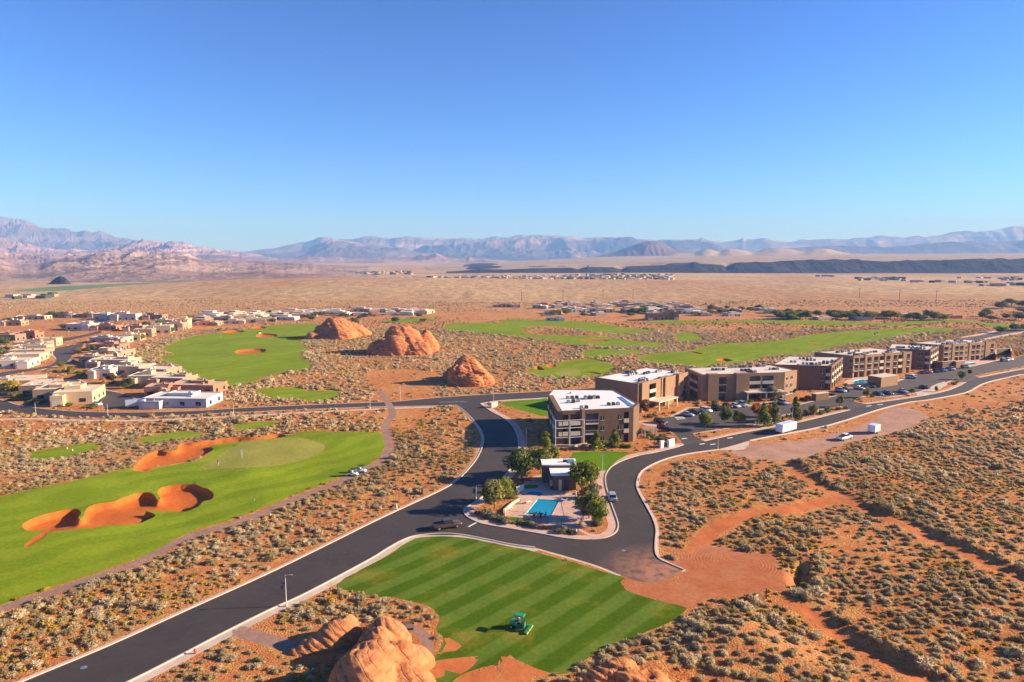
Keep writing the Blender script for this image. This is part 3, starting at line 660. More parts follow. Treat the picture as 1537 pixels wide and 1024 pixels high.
ROADZ = ('road', 'lot', 'lane')
def classify(x, y, offs=0.0):
    zid = np.full(x.shape, 'desert', dtype='<U12'); free = np.ones(x.shape, bool)
    def put(name, mask):
        m_ = mask & free; zid[m_] = name; free[m_] = False
    for z_, l_, w_, s_ in BANDS:
        if z_ == 'cart': d, sd_ = seg_dist(x, y, l_); put(z_, d < w_ + offs)
    for z_, p_ in Z: put(z_, inside(x, y, p_))
    for z_, l_, w_, s_ in BANDS:
        if z_ == 'cart': continue
        bb = (x > l_[:, 0].min() - w_ - 1) & (x < l_[:, 0].max() + w_ + 1) & (y > l_[:, 1].min() - w_ - 1) & (y < l_[:, 1].max() + w_ + 1) & free
        if not bb.any(): continue
        d, sd_ = seg_dist(x[bb], y[bb], l_); ok = d < w_ + offs
        if s_ > 0: ok &= sd_ > 0
        if s_ < 0: ok &= sd_ < 0
        q = np.zeros(x.shape, bool); q[bb] = ok; put(z_, q)
    return zid
zid = classify(cen[:, 0], cen[:, 1])
GROUND = {}
for z_ in np.unique(zid):
    tt = T[zid == z_]; u, inv = np.unique(tt, return_inverse=True)
    vv = np.column_stack([V2[u], VZ[u]]); nm = ZNAME[str(z_)]
    o = mesh_np(nm, vv, inv.reshape(-1, 3).astype(np.int32), MT[nm], smooth_f=(z_ not in ('pool',)))
    tag(o, kind='structure'); GROUND[nm] = o

# kerbs: real steps along the road edges
KM = simple('kerb_concrete', (0.55, 0.44, 0.36), 0.85, 0.12, 1.5)
def kerb(line, w=0.28, h=0.15, name='kerb', mat=None, z_extra=0.0):
    d = np.gradient(line, axis=0); d /= np.maximum(np.linalg.norm(d, axis=1, keepdims=True), 1e-9)
    n = np.stack([-d[:, 1], d[:, 0]], 1); a = line - n * w / 2; b_ = line + n * w / 2
    za = hgt(a[:, 0], a[:, 1]) + z_extra; zb = hgt(b_[:, 0], b_[:, 1]) + z_extra; zt = np.maximum(za, zb) + h; N = len(line)
    v = np.concatenate([np.column_stack([a, za - 0.3]), np.column_stack([a, zt]), np.column_stack([b_, zt]), np.column_stack([b_, zb - 0.3])])
    i = np.arange(N - 1); f = np.concatenate([np.column_stack([k * N + i, k * N + i + 1, (k + 1) * N + i + 1, (k + 1) * N + i]) for k in range(3)])[:, ::-1]
    o = mesh_np(name, v, f.astype(np.int32), mat or KM); tag(o, kind='structure'); return o
def dens(line):
    out = [line[0]]
    for a, b_ in zip(line[:-1], line[1:]):
        m_ = max(1, int(np.linalg.norm(b_ - a) / 1.5))
        for j in range(1, m_ + 1): out.append(a + (b_ - a) * j / m_)
    return np.array(out)
for k_ in ('RA_W', 'RA_E', 'ISL', 'RB_N1', 'RB_N2', 'RB_N3', 'RB_S1', 'RB_S2', 'RC_S2'): kerb(dens(Wc[k_]))

# water in the pools
def mat_water():
    m, t, b = new_mat('pool_water'); b.inputs['Base Color'].default_value = (0.015, 0.34, 0.55, 1); b.inputs['Roughness'].default_value = 0.06
    b.inputs['Transmission Weight'].default_value = 0.25; b.inputs['IOR'].default_value = 1.33
    n = noise_node(t, 2.2, 3, 0.5, pos(t)); bump(t, b, n.outputs['Fac'], 0.25, 0.1)
    return m
WM = mat_water()
for p_ in (POOL, SPA, HPOOL, HPOOL2):
    n = len(p_); lv = float(hgt(p_[:, 0], p_[:, 1]).min()) - 0.12
    v = np.column_stack([p_, np.full(n, lv)]); c_ = np.array([[*p_.mean(0), lv]]); v = np.vstack([v, c_]); i = np.arange(n)
    ff = np.column_stack([i, (i + 1) % n, np.full(n, n)])
    ar_ = 0.5 * np.sum(p_[:, 0] * np.roll(p_[:, 1], -1) - np.roll(p_[:, 0], -1) * p_[:, 1])
    if ar_ < 0: ff = ff[:, ::-1]
    tag(mesh_np('water', v, ff.astype(np.int32), WM), kind='structure')
# ---------------------------------------------------------------- mesas, hills, mountains
def mat_rockland(name, lo, mid, hi, sc=0.0012, band=0.0, spk=0.02, bstr=1.0):
    m, t, b = new_mat(name); p = pos(t)
    mp = t.nodes.new('ShaderNodeMapping'); mp.inputs['Scale'].default_value = (1, 1, 3.0); _link(t, p, mp.inputs['Vector'])
    n = noise_node(t, sc, 6, 0.62, mp.outputs[0], 0.5); n2 = noise_node(t, spk, 5, 0.7, p)
    r = ramp(t, n.outputs['Fac'], [(0.32, lo), (0.5, mid), (0.68, hi)]); c = r.outputs[0]
    g = ramp(t, n2.outputs['Fac'], [(0.3, 0.7), (0.7, 1.25)]); c = mix(t, 1.0, c, g.outputs[0], 'MULTIPLY')
    if band:
        s = t.nodes.new('ShaderNodeSeparateXYZ'); _link(t, p, s.inputs[0])
        sn = math_n(t, 'SINE', math_n(t, 'MULTIPLY', math_n(t, 'ADD', s.outputs['Z'], math_n(t, 'MULTIPLY', n.outputs['Fac'], band * 2)), 6.28 / band))
        g = ramp(t, sn, [(0.0, 0.8), (1.0, 1.15)]); c = mix(t, 1.0, c, g.outputs[0], 'MULTIPLY')
    _link(t, c, b.inputs['Base Color']); b.inputs['Roughness'].default_value = 1.0; b.inputs['Specular IOR Level'].default_value = 0.05
    bump(t, b, n2.outputs['Fac'], bstr, 12.0)
    return m

def land(name, crest, D, foot, mat, depth_f, depth_b, du=3.0, nv=44, rough=0.35, rs=0.004, profile='ridge', seed=0, x0=None, x1=None, kind='structure', crest_noise=0.0, p1=1.0):
    """a real range: crest line at distance D, slopes running down in front of and behind it, cut by gullies"""
    crest = np.array(crest, float); a = x0 if x0 is not None else crest[0, 0]; b_ = x1 if x1 is not None else crest[-1, 0]
    U = np.arange(a, b_ + du, du); cy_ = np.interp(U, crest[:, 0], crest[:, 1])
    foot = np.array(foot, float); fz = np.interp(U, foot[:, 0], foot[:, 1])
    if profile == 'hill' or 3000 < D < 4000: cy_ = np.convolve(np.pad(cy_, 5, mode='edge'), np.hanning(13)[1:-1] / np.hanning(13)[1:-1].sum(), 'valid')
    if crest_noise: cy_ = cy_ + crest_noise * fbm(U / 14.0, U * 0 + seed, seed, 4)
    v = np.concatenate([np.linspace(-1, 0, nv), np.linspace(0, 1, nv // 2)[1:]]); NU, NV = len(U), len(v)
    dx, dy, dz = ray(U, cy_); top = CAM_H + dz / dy * D; lat = dx / dy
    dxf, dyf, dzf = ray(U, fz)
    base = np.zeros(NU) + 0.0
    out = np.zeros((NU, NV, 3))
    for j, t_ in enumerate(v):
        dist = D + (depth_f if t_ < 0 else depth_b) * t_
        xx = lat * dist; yy = np.full(NU, dist)
        w = 1 - abs(t_)
        if profile == 'mesa': pr = smooth(0.0, 0.55, w) if t_ < 0 else np.full(1, 1.0) * (1.0 if t_ < 0.98 else 0.0)
        elif profile == 'hill': pr = smooth(0.0, 1.0, w)
        elif profile == 'cone': pr = w ** 1.1
        elif profile == 'cliff': pr = 0.42 * w + 0.58 * smooth(0.50, 0.74, w)
        else: pr = w ** p1
        rn = ridged(xx * rs, yy * rs * 0.55, seed, 4) - 0.5
        amp = rough * (4 * w * (1 - w)) if t_ < 0 else rough * 2 * w * (1 - w)
        out[:, j, 0] = xx; out[:, j, 1] = yy
        out[:, j, 2] = np.maximum((top - base) * (pr + amp * rn * 1.3), -2) - (3.0 if abs(t_) > 0.99 else 0.0)
    vv = out.reshape(-1, 3); i, j = np.meshgrid(np.arange(NU - 1), np.arange(NV - 1), indexing='ij')
    k = (i * NV + j).ravel(); f = np.column_stack([k, k + NV, k + NV + 1, k + 1]).astype(np.int32)
    o = mesh_np(name, vv, f, mat, smooth_f=False); tag(o, kind=kind); return o

M_blue = mat_rockland('far_rock', (0.07, 0.06, 0.065), (0.13, 0.095, 0.095), (0.30, 0.20, 0.17), 0.0006, 260)
M_pale = mat_rockland('pale_cliff_rock', (0.13, 0.09, 0.095), (0.27, 0.19, 0.18), (0.56, 0.43, 0.39), 0.0011, 110)
M_foot = mat_rockland('foothill_rock', (0.17, 0.09, 0.07), (0.30, 0.175, 0.135), (0.46, 0.30, 0.23), 0.0016, 60, 0.02)
M_brown = mat_rockland('brown_hill_rock', (0.16, 0.10, 0.085), (0.29, 0.195, 0.155), (0.42, 0.30, 0.24), 0.003, 0, 0.03)
M_tan = mat_rockland('tan_hill_earth', (0.31, 0.215, 0.125), (0.38, 0.27, 0.155), (0.42, 0.31, 0.185), 0.0025, 0, 0.03, 0.5)
M_dark = mat_rockland('shade_dark_basalt', (0.028, 0.028, 0.032), (0.04, 0.038, 0.042), (0.075, 0.064, 0.060), 0.006, 0, 0.05)  # near-black bluish tone puts the shade of scarp and butte into the colour
FB = [(-900, 392), (2400, 392)]
land('mountains', [(-700, 335), (-400, 322), (-200, 326), (-60, 331), (0, 333), (20, 337), (38, 336), (50, 340), (65, 347), (80, 349), (100, 350), (115, 354), (128, 351), (140, 355), (152, 352), (165, 356), (180, 361), (200, 362), (225, 364), (260, 368), (290, 372), (320, 376), (350, 379), (380, 379), (420, 380), (500, 386)], 12500, FB, M_blue, 4200, 2500, 3.0, 46, 0.8, 0.0014, 'ridge', 3, crest_noise=1.5)
land('mountains', [(330, 384), (380, 377), (395, 375), (420, 372), (440, 368), (470, 362), (480, 358.5), (497, 357), (505, 361), (530, 358), (545, 357), (600, 358), (640, 359), (680, 360), (720, 359), (740, 358), (780, 355), (810, 354), (840, 355), (870, 358), (900, 358.5), (940, 359), (970, 361), (990, 363), (1010, 370)], 13000, FB, M_pale, 3500, 2000, 3.0, 46, 0.35, 0.0014, 'cliff', 8, crest_noise=1.0)
land('mountains', [(960, 366), (985, 361), (1000, 359), (1048, 360), (1052, 356.5), (1057, 360), (1080, 363.5), (1110, 361), (1115, 357.5), (1120, 361), (1135, 359), (1160, 361), (1180, 364), (1200, 361), (1230, 359), (1270, 359), (1300, 357), (1322, 354), (1330, 356), (1350, 357), (1390, 356), (1410, 354), (1430, 349), (1450, 348), (1465, 350), (1480, 347), (1500, 345), (1520, 342), (1537, 343), (1600, 336), (1800, 330), (2100, 340)], 14200, FB, M_pale, 3000, 2000, 3.0, 40, 0.3, 0.0014, 'cliff', 12, crest_noise=1.2)
land('mountains', [(360, 388), (400, 380), (430, 379), (450, 376), (480, 366), (497, 360), (520, 361.5), (550, 366), (580, 369), (600, 372), (625, 378), (650, 384), (680, 390)], 10500, FB, M_blue, 2600, 1500, 2.5, 40, 0.7, 0.0018, 'ridge', 21, crest_noise=1.0)
land('mountains', [(600, 386), (640, 371), (680, 366), (720, 364.5), (760, 362.5), (800, 361), (870, 361), (900, 361), (960, 363), (985, 364), (1040, 366), (1080, 372), (1110, 382)], 11300, FB, M_blue, 2600, 1500, 2.5, 40, 0.7, 0.0018, 'cliff', 25, crest_noise=0.8)
land('mountains', [(1080, 392), (1150, 375), (1250, 370), (1330, 372), (1370, 369), (1400, 367.5), (1440, 364), (1500, 363.5), (1520, 363), (1537, 361), (1580, 350), (1700, 346), (1900, 350)], 9800, FB, M_blue, 2400, 1500, 2.5, 40, 0.4, 0.0018, 'cliff', 29, crest_noise=0.8)
land('foothills', [(-700, 360), (-300, 352), (-60, 352), (0, 360), (20, 365), (50, 371), (80, 374), (100, 377), (150, 375), (180, 372), (200, 366), (220, 363.5), (250, 364), (290, 371), (330, 377), (380, 381), (440, 388)], 9000, FB, M_foot, 2500, 1200, 2.0, 46, 0.9, 0.003, 'ridge', 33, crest_noise=2.0)
land('foothills', [(380, 392), (420, 387), (470, 386), (520, 387), (560, 388), (620, 385), (640, 382), (655, 381), (670, 385), (700, 388), (705, 385), (720, 388), (760, 392), (820, 390), (870, 391), (930, 396)], 7600, FB, M_foot, 1700, 800, 2.0, 40, 0.6, 0.003, 'ridge', 37, crest_noise=2.2)
land('foothills', [(-700, 380), (-300, 372), (-60, 378), (0, 381), (60, 384), (110, 385), (150, 382), (190, 379), (225, 379.5), (245, 381), (270, 382), (300, 388), (330, 392), (370, 395), (420, 397), (470, 400)], 5600, FB, M_foot, 1900, 900, 2.0, 56, 1.2, 0.005, 'ridge', 41, crest_noise=1.6)
land('foothills', [(-600, 380), (-100, 384), (0, 388), (25, 397), (60, 396), (100, 386), (150, 381), (200, 379), (240, 381), (270, 384), (300, 389), (340, 391), (400, 393), (450, 395), (520, 399), (580, 404), (640, 409)], 3400, FB, M_brown, 1950, 700, 2.0, 70, 0.75, 0.0050, 'ridge', 45, crest_noise=1.2)
land('butte', [(64, 429), (74, 425), (84, 417), (90, 414.5), (98, 417), (106, 425), (120, 430)], 1330, FB, M_dark, 35, 60, 1.0, 20, 0.4, 0.04, 'ridge', 49)  # dark rock colour stands in for the butte's shadow side
land('cinder_cone', [(840, 393), (885, 388), (925, 378), (953, 367), (968, 363), (978, 362), (990, 363.5), (1003, 370), (1020, 378), (1050, 385), (1080, 390)], 6300, FB, mat_rockland('cinder', (0.12, 0.075, 0.068), (0.16, 0.10, 0.085), (0.23, 0.15, 0.115), 0.003, 0, 0.03, 0.4), 520, 700, 1.5, 30, 0.14, 0.009, 'hill', 51)
land('hills', [(980, 388), (1010, 380), (1045, 379), (1055, 374.5), (1068, 374), (1078, 379), (1085, 376), (1095, 373), (1110, 375), (1130, 379), (1145, 376), (1165, 372.5), (1185, 374), (1205, 378), (1220, 374), (1240, 373), (1262, 378), (1290, 383), (1400, 386), (1700, 388)], 5600, FB, M_tan, 900, 900, 2.0, 30, 0.12, 0.003, 'hill', 55)
# the long basalt-rimmed mesa: flat on top, its scarp's shade deepened by a near-black colour
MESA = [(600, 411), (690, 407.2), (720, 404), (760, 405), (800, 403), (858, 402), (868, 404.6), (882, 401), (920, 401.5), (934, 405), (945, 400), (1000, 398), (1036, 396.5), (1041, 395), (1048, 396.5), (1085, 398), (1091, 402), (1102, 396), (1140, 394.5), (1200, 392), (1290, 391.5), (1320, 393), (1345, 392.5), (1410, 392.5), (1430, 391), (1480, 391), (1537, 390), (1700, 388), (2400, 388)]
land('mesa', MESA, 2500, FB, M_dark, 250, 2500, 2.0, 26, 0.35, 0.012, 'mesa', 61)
# its tan tableland
def tableland():
    U = np.arange(640, 2400, 6.0); c = np.array(MESA); cy_ = np.interp(U, c[:, 0], c[:, 1]); dx, dy, dz = ray(U, cy_); top = CAM_H + dz / dy * 2500 + 0.6; sm_ = np.convolve(np.pad(top, 20, mode='edge'), np.ones(41) / 41, 'valid')
    Ds = np.linspace(2505, 5600, 24); X = (dx / dy)[:, None] * Ds[None]; Y = np.ones(len(U))[:, None] * Ds[None]; t_ = (Ds - 2505) / 3100
    bl_ = np.clip(t_ * 9, 0, 1)[None]; Zz = top[:, None] * (1 - bl_) + sm_[:, None] * bl_ + (38 + 0 * Ds - 0)[None] * t_[None] ** 1.3 * smooth(700, 950, U)[:, None] + 2.5 * fbm(X / 300, Y / 300, 5, 3) * np.minimum(t_ * 5, 1)[None]
    V = np.stack([X, Y, Zz], 2).reshape(-1, 3); i, j = np.meshgrid(np.arange(len(U) - 1), np.arange(23), indexing='ij'); k = (i * 24 + j).ravel()
    tag(mesh_np('tableland', V, np.column_stack([k, k + 24, k + 25, k + 1]).astype(np.int32), M_tan, smooth_f=True), kind='structure')
tableland()

# ---------------------------------------------------------------- air
def haze():
    mb = MB(); mb.box(0, 8000, -45, 33400, 17700, 930)
    m = bpy.data.materials.new('air'); m.use_nodes = True; t = m.node_tree; t.nodes.remove(t.nodes['Principled BSDF'])
    v = t.nodes.new('ShaderNodeVolumePrincipled'); v.inputs['Density'].default_value = HAZE_D; v.inputs['Color'].default_value = (0.215, 0.45, 1.0, 1); v.inputs['Absorption Color'].default_value = (0.45, 0.40, 0.4, 1); v.inputs['Anisotropy'].default_value = 0.0
    t.links.new(v.outputs[0], t.nodes['Material Output'].inputs['Volume'])
    o = mb.build('haze', m); tag(o, kind='stuff', label='thin blue air fading the far mountains'); return o
HAZE_D = 1.15e-4
haze()
# ---------------------------------------------------------------- red sandstone outcrops
def mat_rock(name, c1, c2, c3, zs=1.0):
    m, t, b = new_mat(name); p = pos(t)
    mp = t.nodes.new('ShaderNodeMapping'); mp.inputs['Scale'].default_value = (1, 1, 5.0 * zs); mp.inputs['Rotation'].default_value = (0.25, -0.5, 0.3); _link(t, p, mp.inputs['Vector'])
    n = noise_node(t, 0.35, 6, 0.65, mp.outputs[0], 0.3); n2 = noise_node(t, 2.5, 5, 0.7, p)
    n3 = noise_node(t, 0.5, 4, 0.6, p)
    r = ramp(t, n.outputs['Fac'], [(0.3, c1), (0.5, c2), (0.72, c3)])
    g = ramp(t, n2.outputs['Fac'], [(0.3, 0.78), (0.7, 1.15)]); c = mix(t, 1.0, r.outputs[0], g.outputs[0], 'MULTIPLY')
    st = ramp(t, n3.outputs['Fac'], [(0.60, 0.0), (0.75, 0.35)]); c = mix(t, st.outputs[0], c, tuple(k * 0.5 for k in c1))
    wv = t.nodes.new('ShaderNodeTexWave'); wv.wave_type = 'BANDS'; wv.bands_direction = 'Z'; wv.inputs['Scale'].default_value = 0.32 * zs; wv.inputs['Distortion'].default_value = 5.0; wv.inputs['Detail'].default_value = 4; wv.inputs['Detail Scale'].default_value = 0.5
    m2_ = t.nodes.new('ShaderNodeMapping'); m2_.inputs['Rotation'].default_value = (0.3, -0.75, 0.2); _link(t, p, m2_.inputs['Vector']); _link(t, m2_.outputs[0], wv.inputs['Vector'])
    ck = ramp(t, wv.outputs['Fac'], [(0.0, 0.55), (0.10, 0.95), (1.0, 1.03)]); c = mix(t, ramp(t, n3.outputs['Fac'], [(0.50, 0.0), (0.62, 0.8)]).outputs[0], c, mix(t, 1.0, c, ck.outputs[0], 'MULTIPLY'))
    _link(t, c, b.inputs['Base Color']); b.inputs['Roughness'].default_value = 0.95; b.inputs['Specular IOR Level'].default_value = 0.1
    h = math_n(t, 'ADD', math_n(t, 'ADD', n.outputs['Fac'], math_n(t, 'MULTIPLY', n2.outputs['Fac'], 0.5)), math_n(t, 'MULTIPLY', ck.outputs[0], 0.5)); bump(t, b, h, 0.8, 0.35)
    return m
RK_far = mat_rock('red_sandstone', (0.32, 0.10, 0.038), (0.52, 0.19, 0.075), (0.62, 0.27, 0.12))
RK_near = mat_rock('tan_sandstone', (0.34, 0.11, 0.04), (0.48, 0.195, 0.08), (0.55, 0.25, 0.11))

ROCK_FEET = []
def outcrop(name, blobs, mat, label, voxel=0.5, amp=0.6, fr=0.25, strata=0.25, dip=(0.35, 0.0), seed=1, rugged=0.5):
    """blobs: (x, y, z, rx, ry, rz, rot) in world units, fused into one body and then weathered"""
    ROCK_FEET.extend((q[0], q[1], max(q[3], q[4])) for q in blobs); bm = bmesh.new()
    for x, y, z, rx, ry, rz, ro in blobs:
        M = Matrix.Translation((x, y, z)) @ Matrix.Rotation(ro, 4, 'Z') @ Matrix.Diagonal((rx, ry, rz, 1))
        bmesh.ops.create_icosphere(bm, subdivisions=3, radius=1.0, matrix=M)
    me = bpy.data.meshes.new(name); bm.to_mesh(me); bm.free()
    o = bpy.data.objects.new(name, me); COL.objects.link(o)
    md = o.modifiers.new('r', 'REMESH'); md.mode = 'VOXEL'; md.voxel_size = voxel
    dg = bpy.context.evaluated_depsgraph_get(); ev = o.evaluated_get(dg); m2 = bpy.data.meshes.new_from_object(ev)
    o.modifiers.clear(); o.data = m2; bpy.data.meshes.remove(me)
    n = len(m2.vertices); co = np.empty(n * 3, np.float32); no = np.empty(n * 3, np.float32)
    m2.vertices.foreach_get('co', co); m2.vertices.foreach_get('normal', no); co = co.reshape(-1, 3).astype(float); no = no.reshape(-1, 3)
    x, y, z = co.T
    def n3(x, y, z, f, s): return (fbm(x * f + z * f * 0.7, y * f - z * f * 0.4, s, 4) + fbm(y * f + 3.3, z * f * 1.3 + x * f * 0.3, s + 5, 4)) * 0.5
    zz = z + dip[0] * x + dip[1] * y + 1.2 * n3(x, y, z, fr * 0.5, seed + 3)
    ledge = np.abs(((zz / 1.1) % 1.0) - 0.5) * 2 - 0.5
    ledge2 = np.abs(((zz / 0.42) % 1.0) - 0.5) * 2 - 0.5
    crack = np.maximum(0, ridged(x * fr * 0.9 + z * 0.1, y * fr * 0.9 + z * fr * 0.4, seed + 9, 3) - 0.72) * 3.0
    d = amp * 1.6 * n3(x, y, z, fr, seed) + amp * 0.7 * n3(x, y, z, fr * 3.1, seed + 2) + strata * ledge + strata * 0.4 * ledge2 - rugged * crack
    co = co + no * d[:, None]
    m2.vertices.foreach_set('co', co.astype(np.float32).ravel()); m2.materials.clear(); m2.materials.append(mat); m2.update()
    m2.polygons.foreach_set('use_smooth', np.ones(len(m2.polygons), bool))
    tag(o, label, 'rock'); return o

def B(px, py, dz, rx, ry, rz, ro=0.0):
    x, y, z = G(px, py); return (x, y, z + dz, rx, ry, rz, ro)
# far three outcrops between the fairways (about 430 m, 370 m and 290 m away)
outcrop('sandstone_outcrop', [B(505, 506, 0, 15, 10, 13.5, 0.2), B(490, 507, 0, 9, 8, 7), B(522, 503, 0, 14, 9, 8.5), B(470, 508, 0, 4.0, 4, 4.5), B(536, 502, 0, 11, 9, 4.5), B(512, 508, 0, 10, 8, 7)], RK_far,
        'farthest and smallest looking red sandstone knob, beside the far green fairway and its houses', 0.7, 1.5, 0.12, 0.7, (0.3, 0.2), seed=4, rugged=2.0)
outcrop('sandstone_outcrop', [B(604, 528, 0, 13.5, 9, 15.0, 0.1), B(575, 531, 0, 9.5, 7, 9.0), B(592, 532, 0, 9, 6, 11), B(636, 526, 0, 9, 8, 10.0), B(640, 524, 3, 4.5, 5, 8.5), B(620, 531, 0, 11, 6, 8.5), B(563, 531, 0, 5, 4, 6.0)], RK_far,
        'broad red sandstone outcrop with several domes, middle one of the three beyond the cross road', 0.55, 1.5, 0.13, 0.6, (0.2, 0.3), 7, 2.4)
outcrop('sandstone_outcrop', [B(703, 573, 0, 8.4, 7.0, 11.6, 0.1), B(690, 576, 0, 5.5, 5, 8.5), B(716, 576, 0, 7.5, 5, 7.0), B(728, 575, 0, 4.5, 4, 5.0), B(699, 573, 4, 5.6, 5.0, 8.0), B(678, 568, 0, 4, 5, 4.5), B(706, 579, 0, 6, 3.5, 5)], RK_far,
        'tall cone shaped orange sandstone knob nearest the cross road, above an orange clearing', 0.42, 1.0, 0.19, 0.4, (0.3, 0.2), 11, 1.6)
# foreground rocks
outcrop('sandstone_boulder', [B(588, 1006, -1.0, 5.0, 4.0, 5.0, 0.3), B(560, 1024, -1.0, 4.4, 4.4, 6.7, 0.3), B(612, 998, -1.0, 3.9, 3.0, 3.6, 0.3), B(583, 966, -1.0, 3.6, 3.4, 5.0, 0.2), B(567, 990, -1.0, 3.3, 3.2, 5.8, 0.2), B(545, 1045, -0.5, 4.8, 4.2, 6.4), B(600, 1030, -1.0, 5.0, 3.4, 3.8)], RK_near,
        'big pale orange boulder in the foreground beside the striped lawn, shaded on its left', 0.2, 0.34, 0.12, 0.10, (0.9, 0.1), 15, 0.9)
outcrop('sandstone_boulder', [B(508, 963, -0.4, 3.8, 2.4, 3.8, 0.4), B(485, 968, -0.4, 3.8, 2.1, 2.3, 0.5), B(466, 974, -0.3, 3.0, 1.4, 1.1, 0.4), B(522, 953, -0.2, 2.0, 1.6, 3.6, 0.2)], RK_near,
        'low wedge shaped sandstone slab left of the big foreground boulder', 0.16, 0.22, 0.3, 0.12, (0.7, 0.3), 19, 0.5)
outcrop('sandstone_boulder', [B(930, 1042, -1.0, 5.0, 3.6, 5.2, -0.3), B(970, 1050, -1.0, 5.0, 3.6, 4.3, -0.3), B(905, 1046, -0.5, 3.0, 3.0, 4.4), B(1012, 1062, -1.0, 5, 3.5, 3.6, -0.2)], RK_near,
        'rough sandstone ridge cut off by the bottom edge right of the striped lawn', 0.22, 0.7, 0.35, 0.35, (0.3, 0.5), 23, 1.3)
# ---------------------------------------------------------------- desert shrubs
def translucent(t, b, k):
    """thin leaves pass some light through"""
    tr = t.nodes.new('ShaderNodeBsdfTranslucent'); ms = t.nodes.new('ShaderNodeMixShader'); ms.inputs[0].default_value = k
    src = b.inputs['Base Color'].links[0].from_socket; t.links.new(src, tr.inputs['Color'])
    t.links.new(b.outputs[0], ms.inputs[1]); t.links.new(tr.outputs[0], ms.inputs[2]); t.links.new(ms.outputs[0], t.nodes['Material Output'].inputs['Surface'])
def shrub_mat(name, lo, mid, hi, individual):
    m, t, b = new_mat(name)
    if individual: f = t.nodes.new('ShaderNodeObjectInfo').outputs['Random']
    else:
        a = t.nodes.new('ShaderNodeAttribute'); a.attribute_name = 'tint'; f = a.outputs['Fac']
    r = ramp(t, f, [(0.0, lo), (0.5, mid), (1.0, hi)])
    n = noise_node(t, 5.0, 3, 0.7, pos(t)); g = ramp(t, n.outputs['Fac'], [(0.3, 0.75), (0.7, 1.2)])
    _link(t, mix(t, 1.0, r.outputs[0], g.outputs[0], 'MULTIPLY'), b.inputs['Base Color']); b.inputs['Roughness'].default_value = 0.9; b.inputs['Specular IOR Level'].default_value = 0.1; translucent(t, b, 0.42)
    return m
SAGE = ((0.36, 0.265, 0.125), (0.53, 0.41, 0.22), (0.68, 0.54, 0.33))
GOLD = ((0.36, 0.22, 0.03), (0.46, 0.33, 0.05), (0.50, 0.27, 0.06))
SM = shrub_mat('sage_leaves', *SAGE, False); SMi = shrub_mat('sage_leaves_near', *SAGE, True)
GM = shrub_mat('gold_leaves', *GOLD, False); GMi = shrub_mat('gold_leaves_near', *GOLD, True)

def ico(sub):
    bm = bmesh.new(); bmesh.ops.create_icosphere(bm, subdivisions=sub, radius=1.0); bm.verts.ensure_lookup_table()
    v = np.array([x.co[:] for x in bm.verts]); f = np.array([[q.index for q in p.verts] for p in bm.faces], np.int32); bm.free(); return v, f

def shrub_proto(seed, core=1, blades=110, bw=0.10):
    r = np.random.default_rng(seed); v, f = ico(core)
    keep = (v[f].mean(1)[:, 2] > -0.35); f = f[keep]
    lump = 1 + 0.22 * fbm(v[:, 0] * 1.7 + seed, v[:, 1] * 1.7 + v[:, 2], seed, 2)[:, None]
    v = v * lump * np.array([0.86, 0.86, 0.66]) * (0.92 if blades else 1.08); v[:, 2] = np.maximum(v[:, 2] + 0.10, -0.15)
    V = [v]; Fc = [f]; k = len(v)
    if blades:
        th = r.uniform(0, 2 * np.pi, blades); ph = np.arccos(r.uniform(-0.05, 1, blades)); d = np.stack([np.cos(th) * np.sin(ph), np.sin(th) * np.sin(ph), np.cos(ph)], 1)
        L = 1 + 0.22 * fbm(d[:, 0] * 1.7 + seed, d[:, 1] * 1.7 + d[:, 2], seed, 2)[:, None]
        sc = np.array([0.92, 0.92, 0.76]); tip = d * L * sc * r.uniform(0.92, 1.26, (blades, 1)); root = d * sc * 0.55
        tip += r.normal(0, 0.06, tip.shape); tip[:, 2] = np.maximum(tip[:, 2], 0.03)
        s = np.cross(d, r.normal(0, 1, d.shape)); s /= np.linalg.norm(s, axis=1, keepdims=True); s *= bw * r.uniform(0.6, 1.5, (blades, 1))
        mid = root * 0.25 + tip * 0.75
        P = np.stack([root, mid - s, tip, mid + s], 1).reshape(-1, 3); V.append(P)
        i = np.arange(blades) * 4 + k; Fc.append(np.column_stack([i, i + 1, i + 2]).astype(np.int32)); Fc.append(np.column_stack([i, i + 2, i + 3]).astype(np.int32))
    return np.vstack(V), np.vstack(Fc).astype(np.int32)

P_near = [shrub_proto(s, 1, 190, 0.06) for s in range(10)]
P_mid = [shrub_proto(s + 40, 1, 26, 0.16) for s in range(8)]
P_far = [shrub_proto(s + 80, 1, 0) for s in range(5)]
P_gold = [shrub_proto(s + 120, 1, 46, 0.13) for s in range(6)]

def scatter_mesh(name, protos, X, Y, Zv, R, rot, tint, mat):
    Vs, Fs, Ts, k = [], [], [], 0; which = (np.arange(len(X)) * 7919) % len(protos)
    for w, (pv, pf) in enumerate(protos):
        m = which == w
        if not m.any(): continue
        c, s = np.cos(rot[m])[:, None], np.sin(rot[m])[:, None]; r = R[m][:, None]; el = (0.8 + 0.5 * ((X[m] * 13.7) % 1.0))[:, None]
        a = pv[None, :, 0] * el; bb = pv[None, :, 1] / el
        x = (a * c - bb * s) * r + X[m][:, None]; y = (a * s + bb * c) * r + Y[m][:, None]; z = pv[None, :, 2] * r * (0.85 + 0.3 * ((Y[m] * 7.3) % 1.0))[:, None] + Zv[m][:, None]
        v = np.stack([x, y, z], 2).reshape(-1, 3); n = m.sum()
        f = (pf[None] + (np.arange(n) * len(pv))[:, None, None] + k).reshape(-1, 3)
        Vs.append(v); Fs.append(f); Ts.append(np.repeat(tint[m], len(pv))); k += len(v)
    return mesh_np(name, np.vstack(Vs), np.vstack(Fs).astype(np.int32), mat, attr=dict(tint=np.concatenate(Ts)))

